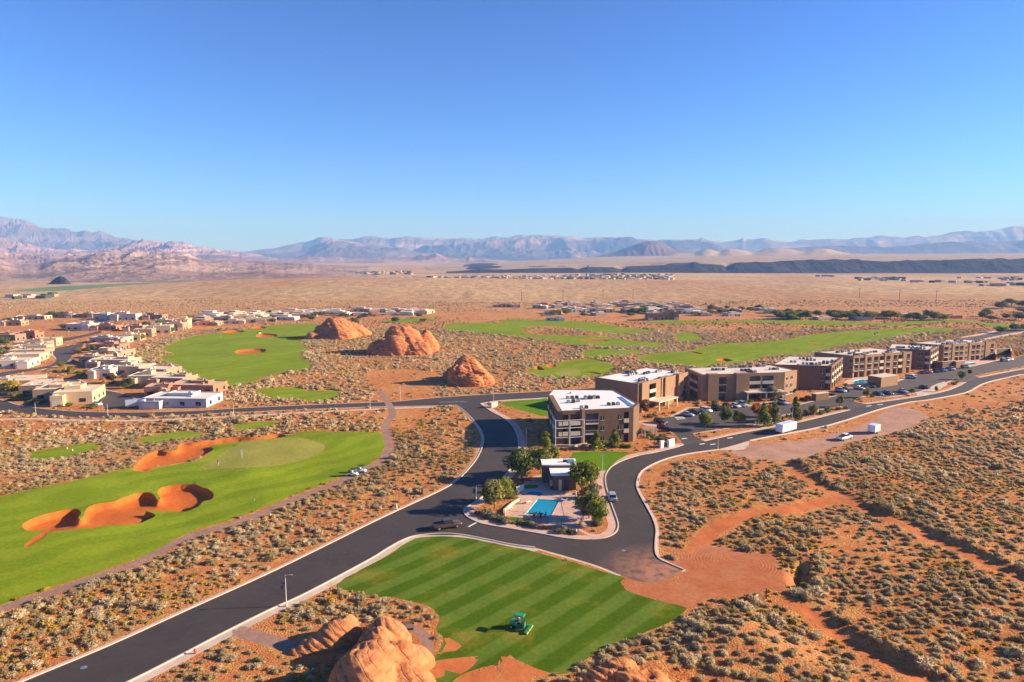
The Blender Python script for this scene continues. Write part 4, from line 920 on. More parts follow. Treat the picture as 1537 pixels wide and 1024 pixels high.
def candidates(y0, y1, sp, seed, wide=0.86):
    r = np.random.default_rng(seed); X, Y = np.meshgrid(np.arange(-wide * y1 - 10, wide * y1 + 10, sp), np.arange(y0, y1, sp)); X = X.ravel(); Y = Y.ravel()
    X = X + r.uniform(-.5, .5, X.shape) * sp * 1.1; Y = Y + r.uniform(-.5, .5, X.shape) * sp * 1.1
    m = np.abs(X) < wide * Y + 8; return X[m], Y[m], r

EDGES = [W(p, True, 3) for p in (FW1, LAWN)] + [p for z_, p in Z if z_ == 'fairway']
def density(x, y):
    """share of the ground under shrubs, 0..1, by place"""
    d = 0.60 + 0.40 * fbm(x / 18, y / 18, 77, 3)
    for q in SANDY: d[inside(x, y, q)] *= 0.10
    m = inside(x, y, ROUGH); d[m] = 0.66 + 0.45 * fbm(x[m] / 9, y[m] / 9, 78, 3)
    for ln, w, f in ((BANK, 4.5, -1), (BANK2, 4.5, -1), (TRK1, 3.2, 0)):
        if m.any():
            dd, sd_ = seg_dist(x[m], y[m], ln); q = d[m]
            if f < 0: q[(dd < w) & (sd_ < 0)] *= 0.12; q[(dd < 2.5) & (sd_ > 0)] += 0.35
            else: q[dd < w] = 0
            d[m] = q
    e = np.full(x.shape, 1e9)
    for p in EDGES:
        bb = (x > p[:, 0].min() - 14) & (x < p[:, 0].max() + 14) & (y > p[:, 1].min() - 14) & (y < p[:, 1].max() + 14)
        if bb.any(): dd, _ = seg_dist(x[bb], y[bb], p, True); e[bb] = np.minimum(e[bb], dd)
    d = d + 0.5 * np.exp(-(e / 9.0) ** 2) * (~m)
    m = inside(x, y, STRIP); d[m] -= 0.04
    return np.clip(d, 0, 1), e
HOUSE_ZONE = [W([(-300, 545), (60, 520), (130, 500), (205, 492), (320, 484), (520, 472), (660, 462), (660, 476), (480, 481), (330, 492), (225, 510), (185, 540), (215, 560), (320, 590), (320, 612), (150, 616), (60, 612), (-300, 590)], True, 1),
              W([(815, 600), (826, 588), (895, 576), (945, 566), (1030, 562), (1180, 562), (1190, 546), (1225, 536), (1330, 530), (1370, 524), (1480, 520), (1500, 540), (1620, 520), (1620, 590), (1200, 660), (980, 700), (920, 740), (940, 800), (700, 800), (690, 765), (760, 700), (760, 620)], True, 1),
              W([(725, 458), (1540, 462), (1700, 470), (1700, 484), (1200, 478), (900, 478), (780, 470), (725, 463)], True, 1)]
def place(y0, y1, sp, seed, rmean, thr=0.0):
    X, Y, r = candidates(y0, y1, sp, seed)
    z_ = classify(X, Y, 0.7); ok = (z_ == 'desert')
    X, Y = X[ok], Y[ok]; d, e = density(X, Y); hz = np.zeros(X.shape, bool)
    for p in HOUSE_ZONE: hz |= inside(X, Y, p)
    d = np.where(hz, d * 0.25, d)
    for rx_, ry_, rr_ in ROCK_FEET: d[np.hypot(X - rx_, Y - ry_) < rr_ + 0.6] = 0
    keep = r.random(X.shape) < d; X, Y, d, e = X[keep], Y[keep], d[keep], e[keep]
    R = rmean * np.exp(r.normal(0, 0.34, X.shape)) * (0.8 + 0.45 * d); 
    for p in (GREEN_P,): pass
    # nothing grows on asphalt or walks: keep the whole crown off them
    ok = (classify(X + R, Y) == 'desert') & (classify(X - R, Y) == 'desert') & (classify(X, Y - R) == 'desert')
    X, Y, R, e = X[ok], Y[ok], R[ok], e[ok]
    tint = np.clip(0.45 + 0.5 * fbm(X / 35, Y / 35, 91, 3) + r.normal(0, 0.22, X.shape), 0, 1)
    return X, Y, hgt(X, Y), R, r.uniform(0, 6.28, X.shape), tint

def to_px(X, Y, Zc):
    z = Y * cp - (Zc - CAM_H) * sp; yy = Y * sp + (Zc - CAM_H) * cp
    return 768.5 + F * X / z, 512 - F * yy / z, z
NX = place(78, 205, 1.28, 3, 0.49); MX = place(205, 520, 2.0, 4, 0.70); FX = place(520, 820, 3.8, 6, 0.66); FX = FX[:5] + (np.clip(FX[5] * 0.6 - 0.15, 0, 1),)
LMK = [(430, 905, 'by the banner lamp'), (300, 985, 'by the lower red hydrant'), (575, 905, 'behind the big foreground boulder'), (510, 990, 'below the low sandstone slab'), (400, 1000, 'right of the main road walk'), (650, 960, 'between big boulder and lawn'), (950, 960, 'at the right edge of the lawn'),
       (1050, 940, 'on the mound below the dirt yard'), (1130, 900, 'by the rusty gate'), (1190, 860, 'round the hollow by the dirt yard'), (1020, 1000, 'right of the cut off ridge'), (1200, 1000, 'at the bottom edge below the track'), (1400, 1010, 'in the lower right corner'), (1340, 930, 'between the two sunken tracks'), (1480, 900, 'at the right edge between the tracks'),
       (1260, 840, 'in the middle of the right slope'), (1100, 760, 'beside the upper dirt track'), (1400, 740, 'above the upper sunken track'), (50, 1000, 'in the lower left corner'), (50, 940, 'at the left edge below the path'), (150, 935, 'on the strip, left third'), (200, 880, 'along the cart path, left third'), (260, 880, 'by the kerb opposite the banner lamp'), (330, 850, 'mid strip above the main road'),
       (400, 820, 'along the kerb, middle third'), (450, 780, 'on the strip right of the fairway'), (560, 730, 'below the two golf carts'), (1200, 930, 'on the bank right of the gate'), (130, 975, 'by the kerb at the lower left'), (1300, 990, 'at the lower end of the track')]
def where_is(px, py):
    """what a shrub stands beside, for its label"""
    q = min(LMK, key=lambda q: (q[0] - px) ** 2 + 2.5 * (q[1] - py) ** 2); s = ('far' if py < q[1] else 'near') + (' left' if px < q[0] - 18 else (' right' if px > q[0] + 18 else ' centre'))
    return q[2] + ', ' + s + ' one'
def individuals(dat, protos, mats, name, n, word, short):
    X, Y, Zc, R, rot, tint = dat; px, py, z = to_px(X, Y, Zc); vis = (px > 4) & (px < 1533) & (py > 4) & (py < 1020)
    size = np.where(vis, R / z, 0); idx = np.argsort(-size)[:n]; idx = idx[size[idx] > 0]
    meshes = []
    for k, (v, f) in enumerate(protos):
        o = mesh_np(name, v, f, mats); meshes.append(o.data); bpy.data.objects.remove(o)
    for j, i in enumerate(idx):
        o = bpy.data.objects.new(name, meshes[j % len(meshes)]); COL.objects.link(o)
        o.location = (X[i], Y[i], Zc[i]); o.rotation_euler = (0, 0, rot[i]); el = 0.85 + 0.4 * rnd.random(); o.scale = (R[i] * el, R[i] / el, R[i] * (0.78, 1.1)[int(j % 2)])
        w_ = where_is(px[i], py[i]); big = 'very large' if R[i] > 1.35 else ('large' if R[i] > 1.1 else ('middling' if R[i] > .9 else 'small')); big += (' low', ' domed')[int(j % 2)]
        tag(o, '%s %s %s' % (big, word, w_), short, '%s %s %s' % (big, short, w_.replace(' one', '')))
    rest = np.ones(len(X), bool); rest[idx] = False
    return [a[rest] for a in dat]
restN = individuals(NX, P_near, SMi, 'sagebrush', 300, 'grey sagebrush', 'sagebrush')
tag(scatter_mesh('desert_scrub', P_near, *restN, SM), 'grey green sagebrush scattered over the near red sand', 'scrub', kind='stuff')
tag(scatter_mesh('desert_scrub', P_mid, *MX, SM), 'grey green sagebrush covering the sand around the golf holes', 'scrub', kind='stuff')
tag(scatter_mesh('desert_scrub', P_far, *FX, SM), 'distant sagebrush speckling the plain beyond the fairways', 'scrub', kind='stuff')
# golden rabbitbrush and dry grass tufts in drifts
def gold(y0, y1, sp, seed, rmean, thr):
    X, Y, r = candidates(y0, y1, sp, seed); ok = classify(X, Y, 0.4) == 'desert'; X, Y = X[ok], Y[ok]
    hz = np.zeros(X.shape, bool)
    for p in HOUSE_ZONE: hz |= inside(X, Y, p)
    k = (fbm(X / 13, Y / 13, 55, 3) + 0.02 + 0.5 * fbm(X / 90, Y / 90, 57, 2) > thr + r.normal(0, .12, X.shape)) & ~hz; X, Y = X[k], Y[k]
    return X, Y, hgt(X, Y), rmean * np.exp(r.normal(0, 0.35, X.shape)), r.uniform(0, 6.28, X.shape), np.clip(r.normal(0.5, 0.28, X.shape), 0, 1)
g1 = gold(78, 230, 1.3, 13, 0.34, 0.16); g2 = gold(230, 480, 2.4, 14, 0.55, 0.22)
tag(scatter_mesh('dry_grass', P_gold, *g1, GM), 'golden dry tufts between the sagebrush near the road', 'dry grass', kind='stuff')
tag(scatter_mesh('dry_grass', P_far, *g2, GM), 'golden dry tufts farther out among the sagebrush', 'dry grass', kind='stuff')
print('shrubs', [len(a[0]) for a in (NX, MX, FX, g1, g2)])
# ---------------------------------------------------------------- building materials
ST_brown = simple('brown_stucco', (0.17, 0.100, 0.060), 0.9, 0.10, 0.5, bmp=0.2); ST_tan = simple('tan_stucco', (0.32, 0.19, 0.102), 0.9, 0.10, 0.5, bmp=0.2)
ST_dark = simple('dark_brown_stucco', (0.19, 0.115, 0.075), 0.9, 0.10, 0.5); RF_white = simple('white_membrane', (0.74, 0.72, 0.70), 0.7, 0.06, 0.15)
RF_cream = simple('cream_membrane', (0.62, 0.55, 0.47), 0.8, 0.10, 0.12); METAL = simple('grey_metal', (0.28, 0.28, 0.29), 0.5, 0.2, 2.0, 0.5)
DARKM = simple('dark_metal', (0.05, 0.05, 0.055), 0.5, 0.2, 2.0, 0.3); RAILM = simple('pale_rail', (0.55, 0.50, 0.45), 0.6, 0.05)
def mat_glass(name='window_glass', c=(0.02, 0.028, 0.034)):
    m, t, b = new_mat(name); b.inputs['Base Color'].default_value = (*c, 1); b.inputs['Roughness'].default_value = 0.08; b.inputs['Specular IOR Level'].default_value = 0.8; return m
GLASS = mat_glass(); GLASSB = mat_glass('blue_glass', (0.05, 0.11, 0.17)); CREAM = simple('cream_trim', (0.60, 0.50, 0.38), 0.85, 0.05)
BLUE = simple('blue_membrane', (0.08, 0.20, 0.42), 0.6, 0.1, 1.0); WHITE = simple('white_paint', (0.78, 0.77, 0.75), 0.6, 0.04)

def inset_poly(P, ds):
    n = len(P); out = []
    for i in range(n):
        a, b_, c = P[i - 1], P[i], P[(i + 1) % n]; e1 = (b_ - a) / np.linalg.norm(b_ - a); e2 = (c - b_) / np.linalg.norm(c - b_)
        n1 = np.array([-e1[1], e1[0]]); n2 = np.array([-e2[1], e2[0]]); p1 = b_ + n1 * ds[i - 1]; p2 = b_ + n2 * ds[i]
        den = e1[0] * e2[1] - e1[1] * e2[0]
        if abs(den) < 1e-6: out.append(p1); continue
        t_ = ((p2[0] - p1[0]) * e2[1] - (p2[1] - p1[1]) * e2[0]) / den; out.append(p1 + e1 * t_)
    return np.array(out)

def hotel(poly, Hh, specs, label, wall, roof, units=10, floors=3, seed=0, canopy=None, roof_extra=None):
    r = random.Random(seed); P = np.array(poly, float); o3 = P[0]; z0 = H(*P[0])
    root = empty('hotel_wing', (o3[0], o3[1], z0), 0, label, 'hotel building', 'stucco hotel wings along the parking lot'); Q = P - o3
    DEP = 1.6; n = len(Q); ds = [DEP if i in specs else 0.0 for i in range(n)]
    core = inset_poly(Q, ds); mw = MB(); mw.prism([tuple(q) for q in core], -2.5, Hh - 0.45)
    slabs, towers = [], []; wins, doors, rails = [], [], []; fh = (Hh - 0.9) / floors
    for ei in range(n):
        a, b_ = Q[ei], Q[(ei + 1) % n]; L = np.linalg.norm(b_ - a); u = (b_ - a) / L; nn = np.array([u[1], -u[0]]); ang = math.atan2(u[1], u[0])
        def bx(mb, s0, s1, t0, t1, z0_, z1):
            c = a + u * (s0 + s1) / 2 + nn * (t0 + t1) / 2; mb.box(c[0], c[1], z0_, abs(s1 - s0), abs(t1 - t0), z1 - z0_, ang)
        if ei not in specs:
            bx(mw, 0.13, L - 0.13, -0.3, 0.004, Hh - 0.45, Hh + 0.05); continue
        spec = specs[ei]; tot = sum(w for _, w in spec); s = 0.0
        for kd, w in spec:
            w = w / tot * L; s0, s1 = s, s + w; s = s1
            if kd == 'W': bx(mw, s0, s1, -DEP - 0.02, 0, -2.5, Hh)
            elif kd == 'T': towers.append(MB()); bx(towers[-1], s0, s1, -DEP - 0.04, 0.9, -2.5, Hh + 0.45)
            elif kd == 'D': towers.append(MB()); bx(towers[-1], s0, s1, -DEP - 0.04, 0.25, -2.5, Hh + 0.55)
            elif kd == 'N':
                bx(mw, s0, s1, -DEP - 0.02, 0, -2.5, Hh); c = (s0 + s1) / 2; hw = min(0.75, w * 0.28)
                for k in range(floors):
                    wb = MB(); bx(wb, c - hw, c + hw, -0.1, 0.03, k * fh + 0.95, k * fh + 2.25); fb = MB()
                    bx(fb, c - hw - 0.1, c + hw + 0.1, -0.05, 0.09, k * fh + 0.83, k * fh + 0.95); bx(fb, c - 0.04, c + 0.04, 0.0, 0.07, k * fh + 0.95, k * fh + 2.25)
                    wins.append((wb, fb))
            else:
                bx(mw, s0, s0 + 0.38, -DEP - 0.02, 0, -2.5, Hh - 0.9); bx(mw, s1 - 0.38, s1, -DEP - 0.02, 0, -2.5, Hh - 0.9); bx(mw, s0, s1, -DEP - 0.02, 0, Hh - 0.9, Hh)
                for k in range(floors):
                    if k: slabs.append(MB()); bx(slabs[-1], s0 + 0.38, s1 - 0.38, -DEP + 0.02, 0.22, k * fh - 0.14, k * fh + 0.14)
                    wb = MB(); m_ = (s0 + s1) / 2; dw = (w - 0.9) * 0.36; bx(wb, m_ - dw, m_ + dw, -DEP - 0.02, -DEP + 0.04, k * fh + 0.16, k * fh + 2.35); doors.append(wb)
                    if kd in ('B', 'b') and k:
                        rb = MB()
                        if kd == 'B':
                            bx(rb, s0 + 0.38, s1 - 0.38, 0.08, 0.13, k * fh + 1.08, k * fh + 1.15)
                            st = max(3, int(w / 0.45))
                            for q in range(st + 1):
                                c = s0 + 0.42 + (w - 0.84) * q / st; bx(rb, c - 0.015, c + 0.015, 0.09, 0.12, k * fh + 0.14, k * fh + 1.08)
                        else: bx(rb, s0 + 0.38, s1 - 0.38, 0.06, 0.20, k * fh + 0.14, k * fh + 1.1)
                        rails.append((rb, kd))
        bx(mw, 0, L, -0.3, -0.004, Hh - 0.02, Hh + 0.28)
    mw.build('wall', wall, root)
    for tb in towers: tb.build('tower', ST_tan, root)
    for tb in slabs: tb.build('balcony_slab', CREAM, root)
    for wb, fb in wins: w_ = wb.build('window', GLASS, root); fb.build('sill', CREAM, w_)
    for wb in doors: wb.build('balcony_door', GLASSB if r.random() < 0.3 else GLASS, root)
    for rb, kd in rails: rb.build('railing', RAILM if kd == 'B' else CREAM, root)
    ro = MB(); rp = inset_poly(Q, [0.28] * n); ro.prism([tuple(q) for q in rp], Hh - 0.46, Hh - 0.12)
    rf = ro.build('roof', roof, root)
    cen_ = Q.mean(0); k = 0; tries = 0
    while k < units and tries < 300:
        tries += 1; a_, b_ = r.random(), r.random(); p_ = Q[0] * (1 - a_) * (1 - b_) + Q[1] * a_ * (1 - b_) + Q[-1] * (1 - a_) * b_ + Q[-2] * a_ * b_; p_ = cen_ + (p_ - cen_) * 0.8
        if not inside(np.array([p_[0]]), np.array([p_[1]]), rp)[0]: continue
        ang = math.atan2(*(Q[1] - Q[0])[::-1])
        for j in range(r.choice((2, 3, 3, 4))):
            m_ = MB(); c = p_ + np.array([math.cos(ang), math.sin(ang)]) * j * 1.5; 
            if not inside(np.array([c[0]]), np.array([c[1]]), rp)[0]: continue
            m_.box(c[0], c[1], Hh - 0.12, 0.95, 0.95, 0.85, ang); m_.tube((c[0], c[1], Hh + 0.73), (c[0], c[1], Hh + 0.83), 0.36, n=10)
            m_.build('rooftop_unit', METAL if r.random() < 0.6 else DARKM, rf)
        k += 1
    if roof_extra: roof_extra(root, Hh)
    if canopy:
        ei, s0, s1, dd, hh_ = canopy; a, b_ = Q[ei], Q[(ei + 1) % n]; L = np.linalg.norm(b_ - a); u = (b_ - a) / L; nn = np.array([u[1], -u[0]]); ang = math.atan2(u[1], u[0])
        m_ = MB(); c = a + u * (s0 + s1) / 2 + nn * dd / 2; m_.box(c[0], c[1], hh_, s1 - s0, dd, 0.35, ang)
        for q in (s0 + 0.4, (s0 + s1) / 2, s1 - 0.4):
            c = a + u * q + nn * (dd - 0.4); m_.box(c[0], c[1], -0.3, 0.45, 0.45, hh_ + 0.3, ang)
        m_.build('entrance_canopy', CREAM, root)
    return root

def h1_extra(root, Hh):
    # white pergola frame over the corner balconies and blue roof membrane strips
    m = MB(); P = [(-0.6, -1.6), (3.6, -0.9), (7.8, -0.1)]
    for z in (2.9, 5.7, 8.0):
        for a, b_ in zip(P[:-1], P[1:]): m.tube((a[0], a[1], z), (b_[0], b_[1], z), 0.09, n=6)
        m.tube((P[0][0], P[0][1], z), (-0.9, 3.5, z), 0.09, n=6)
    for a in P + [(-0.9, 3.5)]: m.tube((a[0], a[1], -0.3), (a[0], a[1], 8.0), 0.08, n=6)
    m.build('pergola', WHITE, root)
    for x, y, sx, sy, rz in ((22.2, 16, 1.6, 12, 0.12), (23.6, 9.2, 3.4, 1.4, 0.2)):
        b = MB(); b.box(x, y, Hh - 0.115, sx, sy, 0.1, rz); b.build('roof_membrane_strip', BLUE, root)
    d = MB(); d.tube((6.5, 28, Hh - 0.2), (6.5, 28, Hh + 0.5), 0.9, 0.25, 12); d.build('skylight_dome', WHITE, root)

B4 = [('B', 4.2)]
hotel([(13.2, 194.5), (36.2, 199.2), (39, 205), (34.5, 227.5), (14, 229), (11.8, 219)], 10.2,
      {0: [('b', 4.1), ('b', 4.1), ('D', 1.0), ('B', 5.2), ('N', 2.0), ('W', 4.0), ('N', 2.0), ('b', 2.6), ('W', 1.2)], 1: [('W', 1)], 5: [('b', 4), ('W', 3), ('b', 4), ('W', 2), ('b', 4), ('W', 3), ('b', 4), ('W', 1)]},
      'three storey brown hotel wing nearest the pool with a bright white roof and corner pergola', ST_brown, RF_white, 8, 3, 1, None, h1_extra)
hotel([(44.5, 237), (68.5, 262), (55, 274), (31, 250.5)], 10.2,
      {0: [('W', 1.2), ('T', 4.2), ('R', 1.2), ('b', 5.0), ('W', 3.0), ('D', 1.5), ('T', 4.6), ('R', 1.4), ('W', 3.2), ('T', 3.5), ('N', 3.5), ('W', 1)], 3: [('W', 3), ('W', 3)]},
      'second hotel wing from the pool, white roof and sunlit tan towers beside the lot entrance', ST_tan, RF_white, 9, 3, 2, (0, 7, 20, 4.5, 3.1))
hotel([(72, 256.2), (106, 261.5), (113, 267), (108, 281), (70, 273)], 10.0,
      {0: [('W', 2.4), ('T', 4.0), ('R', 3.6), ('W', 3.0), ('T', 5.0), ('b', 5.0), ('b', 5.0), ('W', 4.0)], 1: [('N', 3), ('N', 3), ('W', 2)], 4: [('N', 3), ('N', 3), ('b', 4), ('b', 4), ('W', 3)]},
      'third hotel wing from the pool, cream roofed, its long canopy behind parked cars', ST_tan, RF_cream, 8, 3, 3, (0, 17, 33, 4.0, 3.2))
hotel([(108.7, 282), (132, 278.3), (149, 304), (126, 307.6)], 10.0,
      {0: [('W', 10), ('D', 0.5), ('W', 8), ('N', 2), ('b', 2.5)], 1: [('W', 1.5), ('b', 4), ('W', 2), ('b', 4), ('W', 2), ('b', 4), ('W', 2), ('b', 4), ('W', 2), ('b', 3), ('W', 1)]},
      'fourth hotel wing with a blank shaded end wall and deep balconies facing the green pool', ST_brown, RF_cream, 9, 3, 4)
hotel([(155.5, 307.5), (190.5, 322), (179, 336.5), (143.4, 320.6)], 9.9,
      {0: [('B', 3.6), ('B', 3.2), ('D', 1.3), ('B', 3.2), ('W', 0.8), ('B', 3.4), ('b', 3.2), ('D', 1.0), ('B', 3.2), ('W', 1.2), ('B', 3.0), ('b', 3.2), ('D', 1.3), ('W', 1), ('B', 2.6), ('W', 0.8)], 3: [('W', 8), ('W', 8), ('N', 2)]},
      'fifth hotel wing, three rows of tan balconies behind the green pool and its tan wall', ST_tan, RF_cream, 12, 3, 5)
hotel([(187, 336), (204, 329.5), (219.5, 348), (199, 355)], 9.5,
      {0: [('W', 12), ('N', 3), ('b', 2.5)], 1: [('W', 1), ('b', 4), ('W', 1.5), ('b', 4), ('W', 1.5), ('b', 4), ('W', 1.5), ('b', 3), ('W', 1)]},
      'sixth hotel wing, end on with a dark brown wall beside the maroon pickup', ST_brown, RF_cream, 8, 3, 6)
hotel([(224, 351), (262, 366.5), (250, 379), (212, 361)], 9.0,
      {0: [('B', 3.4), ('N', 2), ('D', 1.6), ('B', 3.0), ('B', 3.0), ('N', 3.2), ('D', 1.6), ('B', 3.0), ('B', 3.0), ('N', 3.2), ('D', 1.6), ('W', 2), ('B', 2.6), ('W', 1)], 3: [('W', 8), ('W', 6)]},
      'farthest hotel wing at the right with rows of dark balconies and a small blue pool', ST_tan, RF_cream, 12, 3, 7)

# ---------------------------------------------------------------- garden walls, pool houses
def wall_run(pts, h, th, mat, label, name='garden_wall', cap=True, cat='wall'):
    P = [G(*p) for p in pts]; m = MB(); cpm = MB(); o = P[0]
    for a, b_ in zip(P[:-1], P[1:]):
        L = math.hypot(b_[0] - a[0], b_[1] - a[1]); ang = math.atan2(b_[1] - a[1], b_[0] - a[0]); zz = min(a[2], b_[2]) - 0.5 - o[2]; top = max(a[2], b_[2]) + h - o[2]
        m.box((a[0] + b_[0]) / 2 - o[0], (a[1] + b_[1]) / 2 - o[1], zz, L + th * 0.98, th, top - zz, ang)
        if cap: cpm.box((a[0] + b_[0]) / 2 - o[0], (a[1] + b_[1]) / 2 - o[1], top, L + th + 0.08, th + 0.12, 0.1, ang)
    root = m.build(name, mat); root.location = o; tag(root, label, cat)
    if cap: cpm.build('coping', CREAM, root)
    return root
wall_run([(1318, 579), (1331, 577)], 4.2, 6.0, ST_tan, 'blocky tan pump house with a slanted white top beside the green pool', 'pump_house', True, 'building')
wall_run([(1400, 551.5), (1414, 553.5), (1433, 551.5)], 3.4, 0.5, ST_brown, 'brown garden wall round the blue pool of the farthest wing')
wall_run([(1434, 552), (1444, 551)], 3.2, 1.6, ST_tan, 'tan block wall end left of the small blue pool')
wall_run([(1494, 541), (1494, 533), (1517, 531), (1517, 536)], 3.2, 0.4, ST_brown, 'brown enclosure wall at the far right end of the lot')
wall_run([(1174, 600), (1197, 593)], 1.4, 0.3, ST_brown, 'low brown wall below the fourth hotel wing')
wall_run([(1224, 601), (1238, 599)], 2.6, 2.0, ST_brown, 'small brown trash enclosure near the lot entrance', 'enclosure')
wall_run([(738, 612), (745, 610.5)], 1.9, 0.9, CREAM, 'pale stone entry marker at the junction corner', 'entry_marker', False, 'marker')
wall_run([(992, 672), (994.5, 671.5)], 2.0, 0.7, WHITE, 'small white entry post left of the lot drive', 'entry_marker', False, 'marker')
wall_run([(1004, 671), (1010, 669)], 2.1, 0.7, WHITE, 'broad white entry marker beside the lot drive', 'entry_marker', False, 'marker')
wall_run([(635, 742), (641, 740)], 1.5, 0.6, ST_brown, 'squat brown utility box by the main road kerb', 'utility_box', False, 'box')
wall_run([(822, 667), (834, 670), (862, 671), (880, 668)], 0.5, 0.35, CREAM, 'low pale planter wall at the foot of the nearest wing')
wall_run([(757, 774), (757, 768), (770, 757), (779, 752)], 0.5, 0.25, CREAM, 'low pale wall along the left side of the pool deck')

def pergola(px, py, label):
    x, y, z = G(px, py); root = empty('pergola', (x, y, z), 0.2, label, 'pergola')
    for a in (-1.8, 1.8):
        for b_ in (-1.2, 1.2): MB().box(a, b_, -0.3, 0.35, 0.35, 2.9).build('post', CREAM, root)
    m = MB(); 
    for k in range(7): m.box(-2.1 + k * 0.7, 0, 2.62, 0.14, 3.4, 0.2)
    m.box(0, 1.2, 2.44, 4.6, 0.16, 0.18); m.box(0, -1.2, 2.44, 4.6, 0.16, 0.18); m.build('rafters', CREAM, root)
pergola(974, 656, 'pale post and beam shelter among shrubs right of the nearest wing')

def pool_house():
    x, y, z = G(847, 736); root = empty('pool_house', (x, y, z), 0.03, 'small brown pool house with two white flat roofs between the trees', 'building')
    w = MB(); w.box(0, 2.6, -0.5, 5.6, 5.0, 4.1); w.box(-0.6, 7.6, -0.5, 8.2, 4.6, 4.9); w.box(-3.2, 3.4, -0.5, 0.5, 5.5, 3.6); w.build('wall', ST_brown, root)
    r_ = MB(); r_.box(-0.2, 2.5, 3.62, 6.0, 5.3, 0.22); r_.build('roof', WHITE, root)
    r_ = MB(); r_.box(-0.6, 7.7, 4.42, 8.7, 5.0, 0.24); b = r_.build('roof', WHITE, root)
    s = MB(); s.box(2.4, 7.7, 4.67, 1.7, 3.2, 0.12, 0); s.build('solar_panel', BLUE, b); u = MB(); u.box(0.8, 7.4, 4.67, 0.8, 0.8, 0.5); u.build('rooftop_unit', DARKM, b)
    d = MB(); d.box(0.55, 0.06, 0, 1.1, 0.12, 2.4); d.build('door', DARKM, root); d = MB(); d.box(-1.0, 0.05, 0, 0.7, 0.14, 2.6); d.build('door_panel', CREAM, root)
    v = MB(); v.box(-3.0, 0.55, 1.0, 0.8, 0.6, 1.4); v.build('meter_box', METAL, root)
pool_house()

# ---------------------------------------------------------------- houses
HM = dict(pale=simple('shade_tinted_white_stucco', (0.40, 0.41, 0.45), 0.9, 0.05, 0.5), cream=simple('shaded_cream_stucco', (0.46, 0.345, 0.235), 0.9, 0.08, 0.5), tan=simple('shaded_sand_stucco', (0.36, 0.24, 0.15), 0.9, 0.08, 0.5), red=simple('red_stucco', (0.38, 0.17, 0.095), 0.9, 0.08, 0.5),  # pale: shade painted blue-grey; cream and tan: walls darkened in colour for shade
          white=simple('white_stucco', (0.52, 0.45, 0.38), 0.9, 0.05, 0.5), grey=simple('grey_stucco', (0.36, 0.31, 0.27), 0.9, 0.08, 0.5), brown=simple('umber_stucco', (0.27, 0.17, 0.11), 0.9, 0.08, 0.5), yellow=simple('straw_stucco', (0.58, 0.43, 0.24), 0.9, 0.08, 0.5))
RM = dict(cream=simple('cream_roof', (0.64, 0.52, 0.38), 0.9, 0.1, 0.3), tan=simple('tan_roof', (0.52, 0.39, 0.27), 0.9, 0.1, 0.3), white=simple('white_roof', (0.66, 0.59, 0.50), 0.9, 0.05, 0.3), red=simple('red_roof', (0.48, 0.24, 0.14), 0.9, 0.1, 0.3))
def house(px, py, w, d, h, rot, col, roof, label, seed, group=None, two=False):
    h = h * 0.9; r = random.Random(seed); x, y, z = G(px, py); root = empty('house', (x, y, z), math.radians(rot), label, 'house', group)
    wl = MB(); rf = []; rects = [(0, d / 2, w, d, h)]
    if r.random() < 0.9: rects.append((w * r.uniform(-.3, .3), d * r.uniform(.45, .7), w * r.uniform(.3, .45), d * r.uniform(.35, .5), h + r.uniform(.6, 1.3)))
    if two: rects.append((w * r.uniform(-.2, .2), d * .6, w * .6, d * .6, h + 2.8))
    sx = r.choice((-1, 1)); rects.append((sx * w * 0.33, -d * 0.10, w * 0.32, d * 0.24, h - r.uniform(.3, .8)))
    for i, (cx, cy_, a, b_, hh) in enumerate(rects):
        wl.box(cx, cy_, -1.5 if i == 0 else -1.48, a, b_, hh + 1.1)
        for qx, qy, qa, qb in ((cx, cy_ - b_ / 2 + 0.12, a, 0.24), (cx, cy_ + b_ / 2 - 0.12, a, 0.24), (cx - a / 2 + 0.12, cy_, 0.24, b_ - 0.5), (cx + a / 2 - 0.12, cy_, 0.24, b_ - 0.5)): wl.box(qx, qy, hh - 0.39, qa, qb, 0.42)
        m = MB(); m.box(cx, cy_, hh - 0.385, a - 0.5, b_ - 0.5, 0.12); rf.append((m, cx, cy_, a, b_, hh))
    wl.build('wall', HM[col], root)
    for m, cx, cy_, a, b_, hh in rf:
        ro = m.build('roof', RM[roof], root)
        for k in range(r.choice((1, 2, 3))):
            u = MB(); u.box(cx + a * r.uniform(-.35, .35), cy_ + b_ * r.uniform(-.35, .35), hh - 0.27, r.uniform(.6, 1.2), r.uniform(.6, 1.2), r.uniform(.5, .9)); u.build(r.choice(('rooftop_unit', 'chimney')), r.choice((METAL, HM[col], WHITE)), ro)
    nW = max(2, int(w / 5))
    for k in range(nW):
        cx = -w / 2 + w * (k + 0.5) / nW
        if abs(cx - sx * w * 0.33) < w * 0.2: continue
        m = MB(); m.box(cx, -0.01, 0.8, r.uniform(1.2, 2.4), 0.10, 1.4); wn_ = m.build('window', GLASS, root)
    for k in range(max(2, int(d / 5))):
        for sd_ in (-1, 1):
            m = MB(); m.box(sd_ * (w / 2 + 0.01), d * (k + 0.5) / max(2, int(d / 5)), 0.8, 0.10, 1.4, 1.4); m.build('window', GLASS, root)
    m = MB(); m.box(sx * w * 0.33, -d * 0.22 - 0.01, 0.05, min(4.8, w * 0.25), 0.1, 2.2); m.build('garage_door', CREAM if col != 'cream' else HM['brown'], root)
    return root
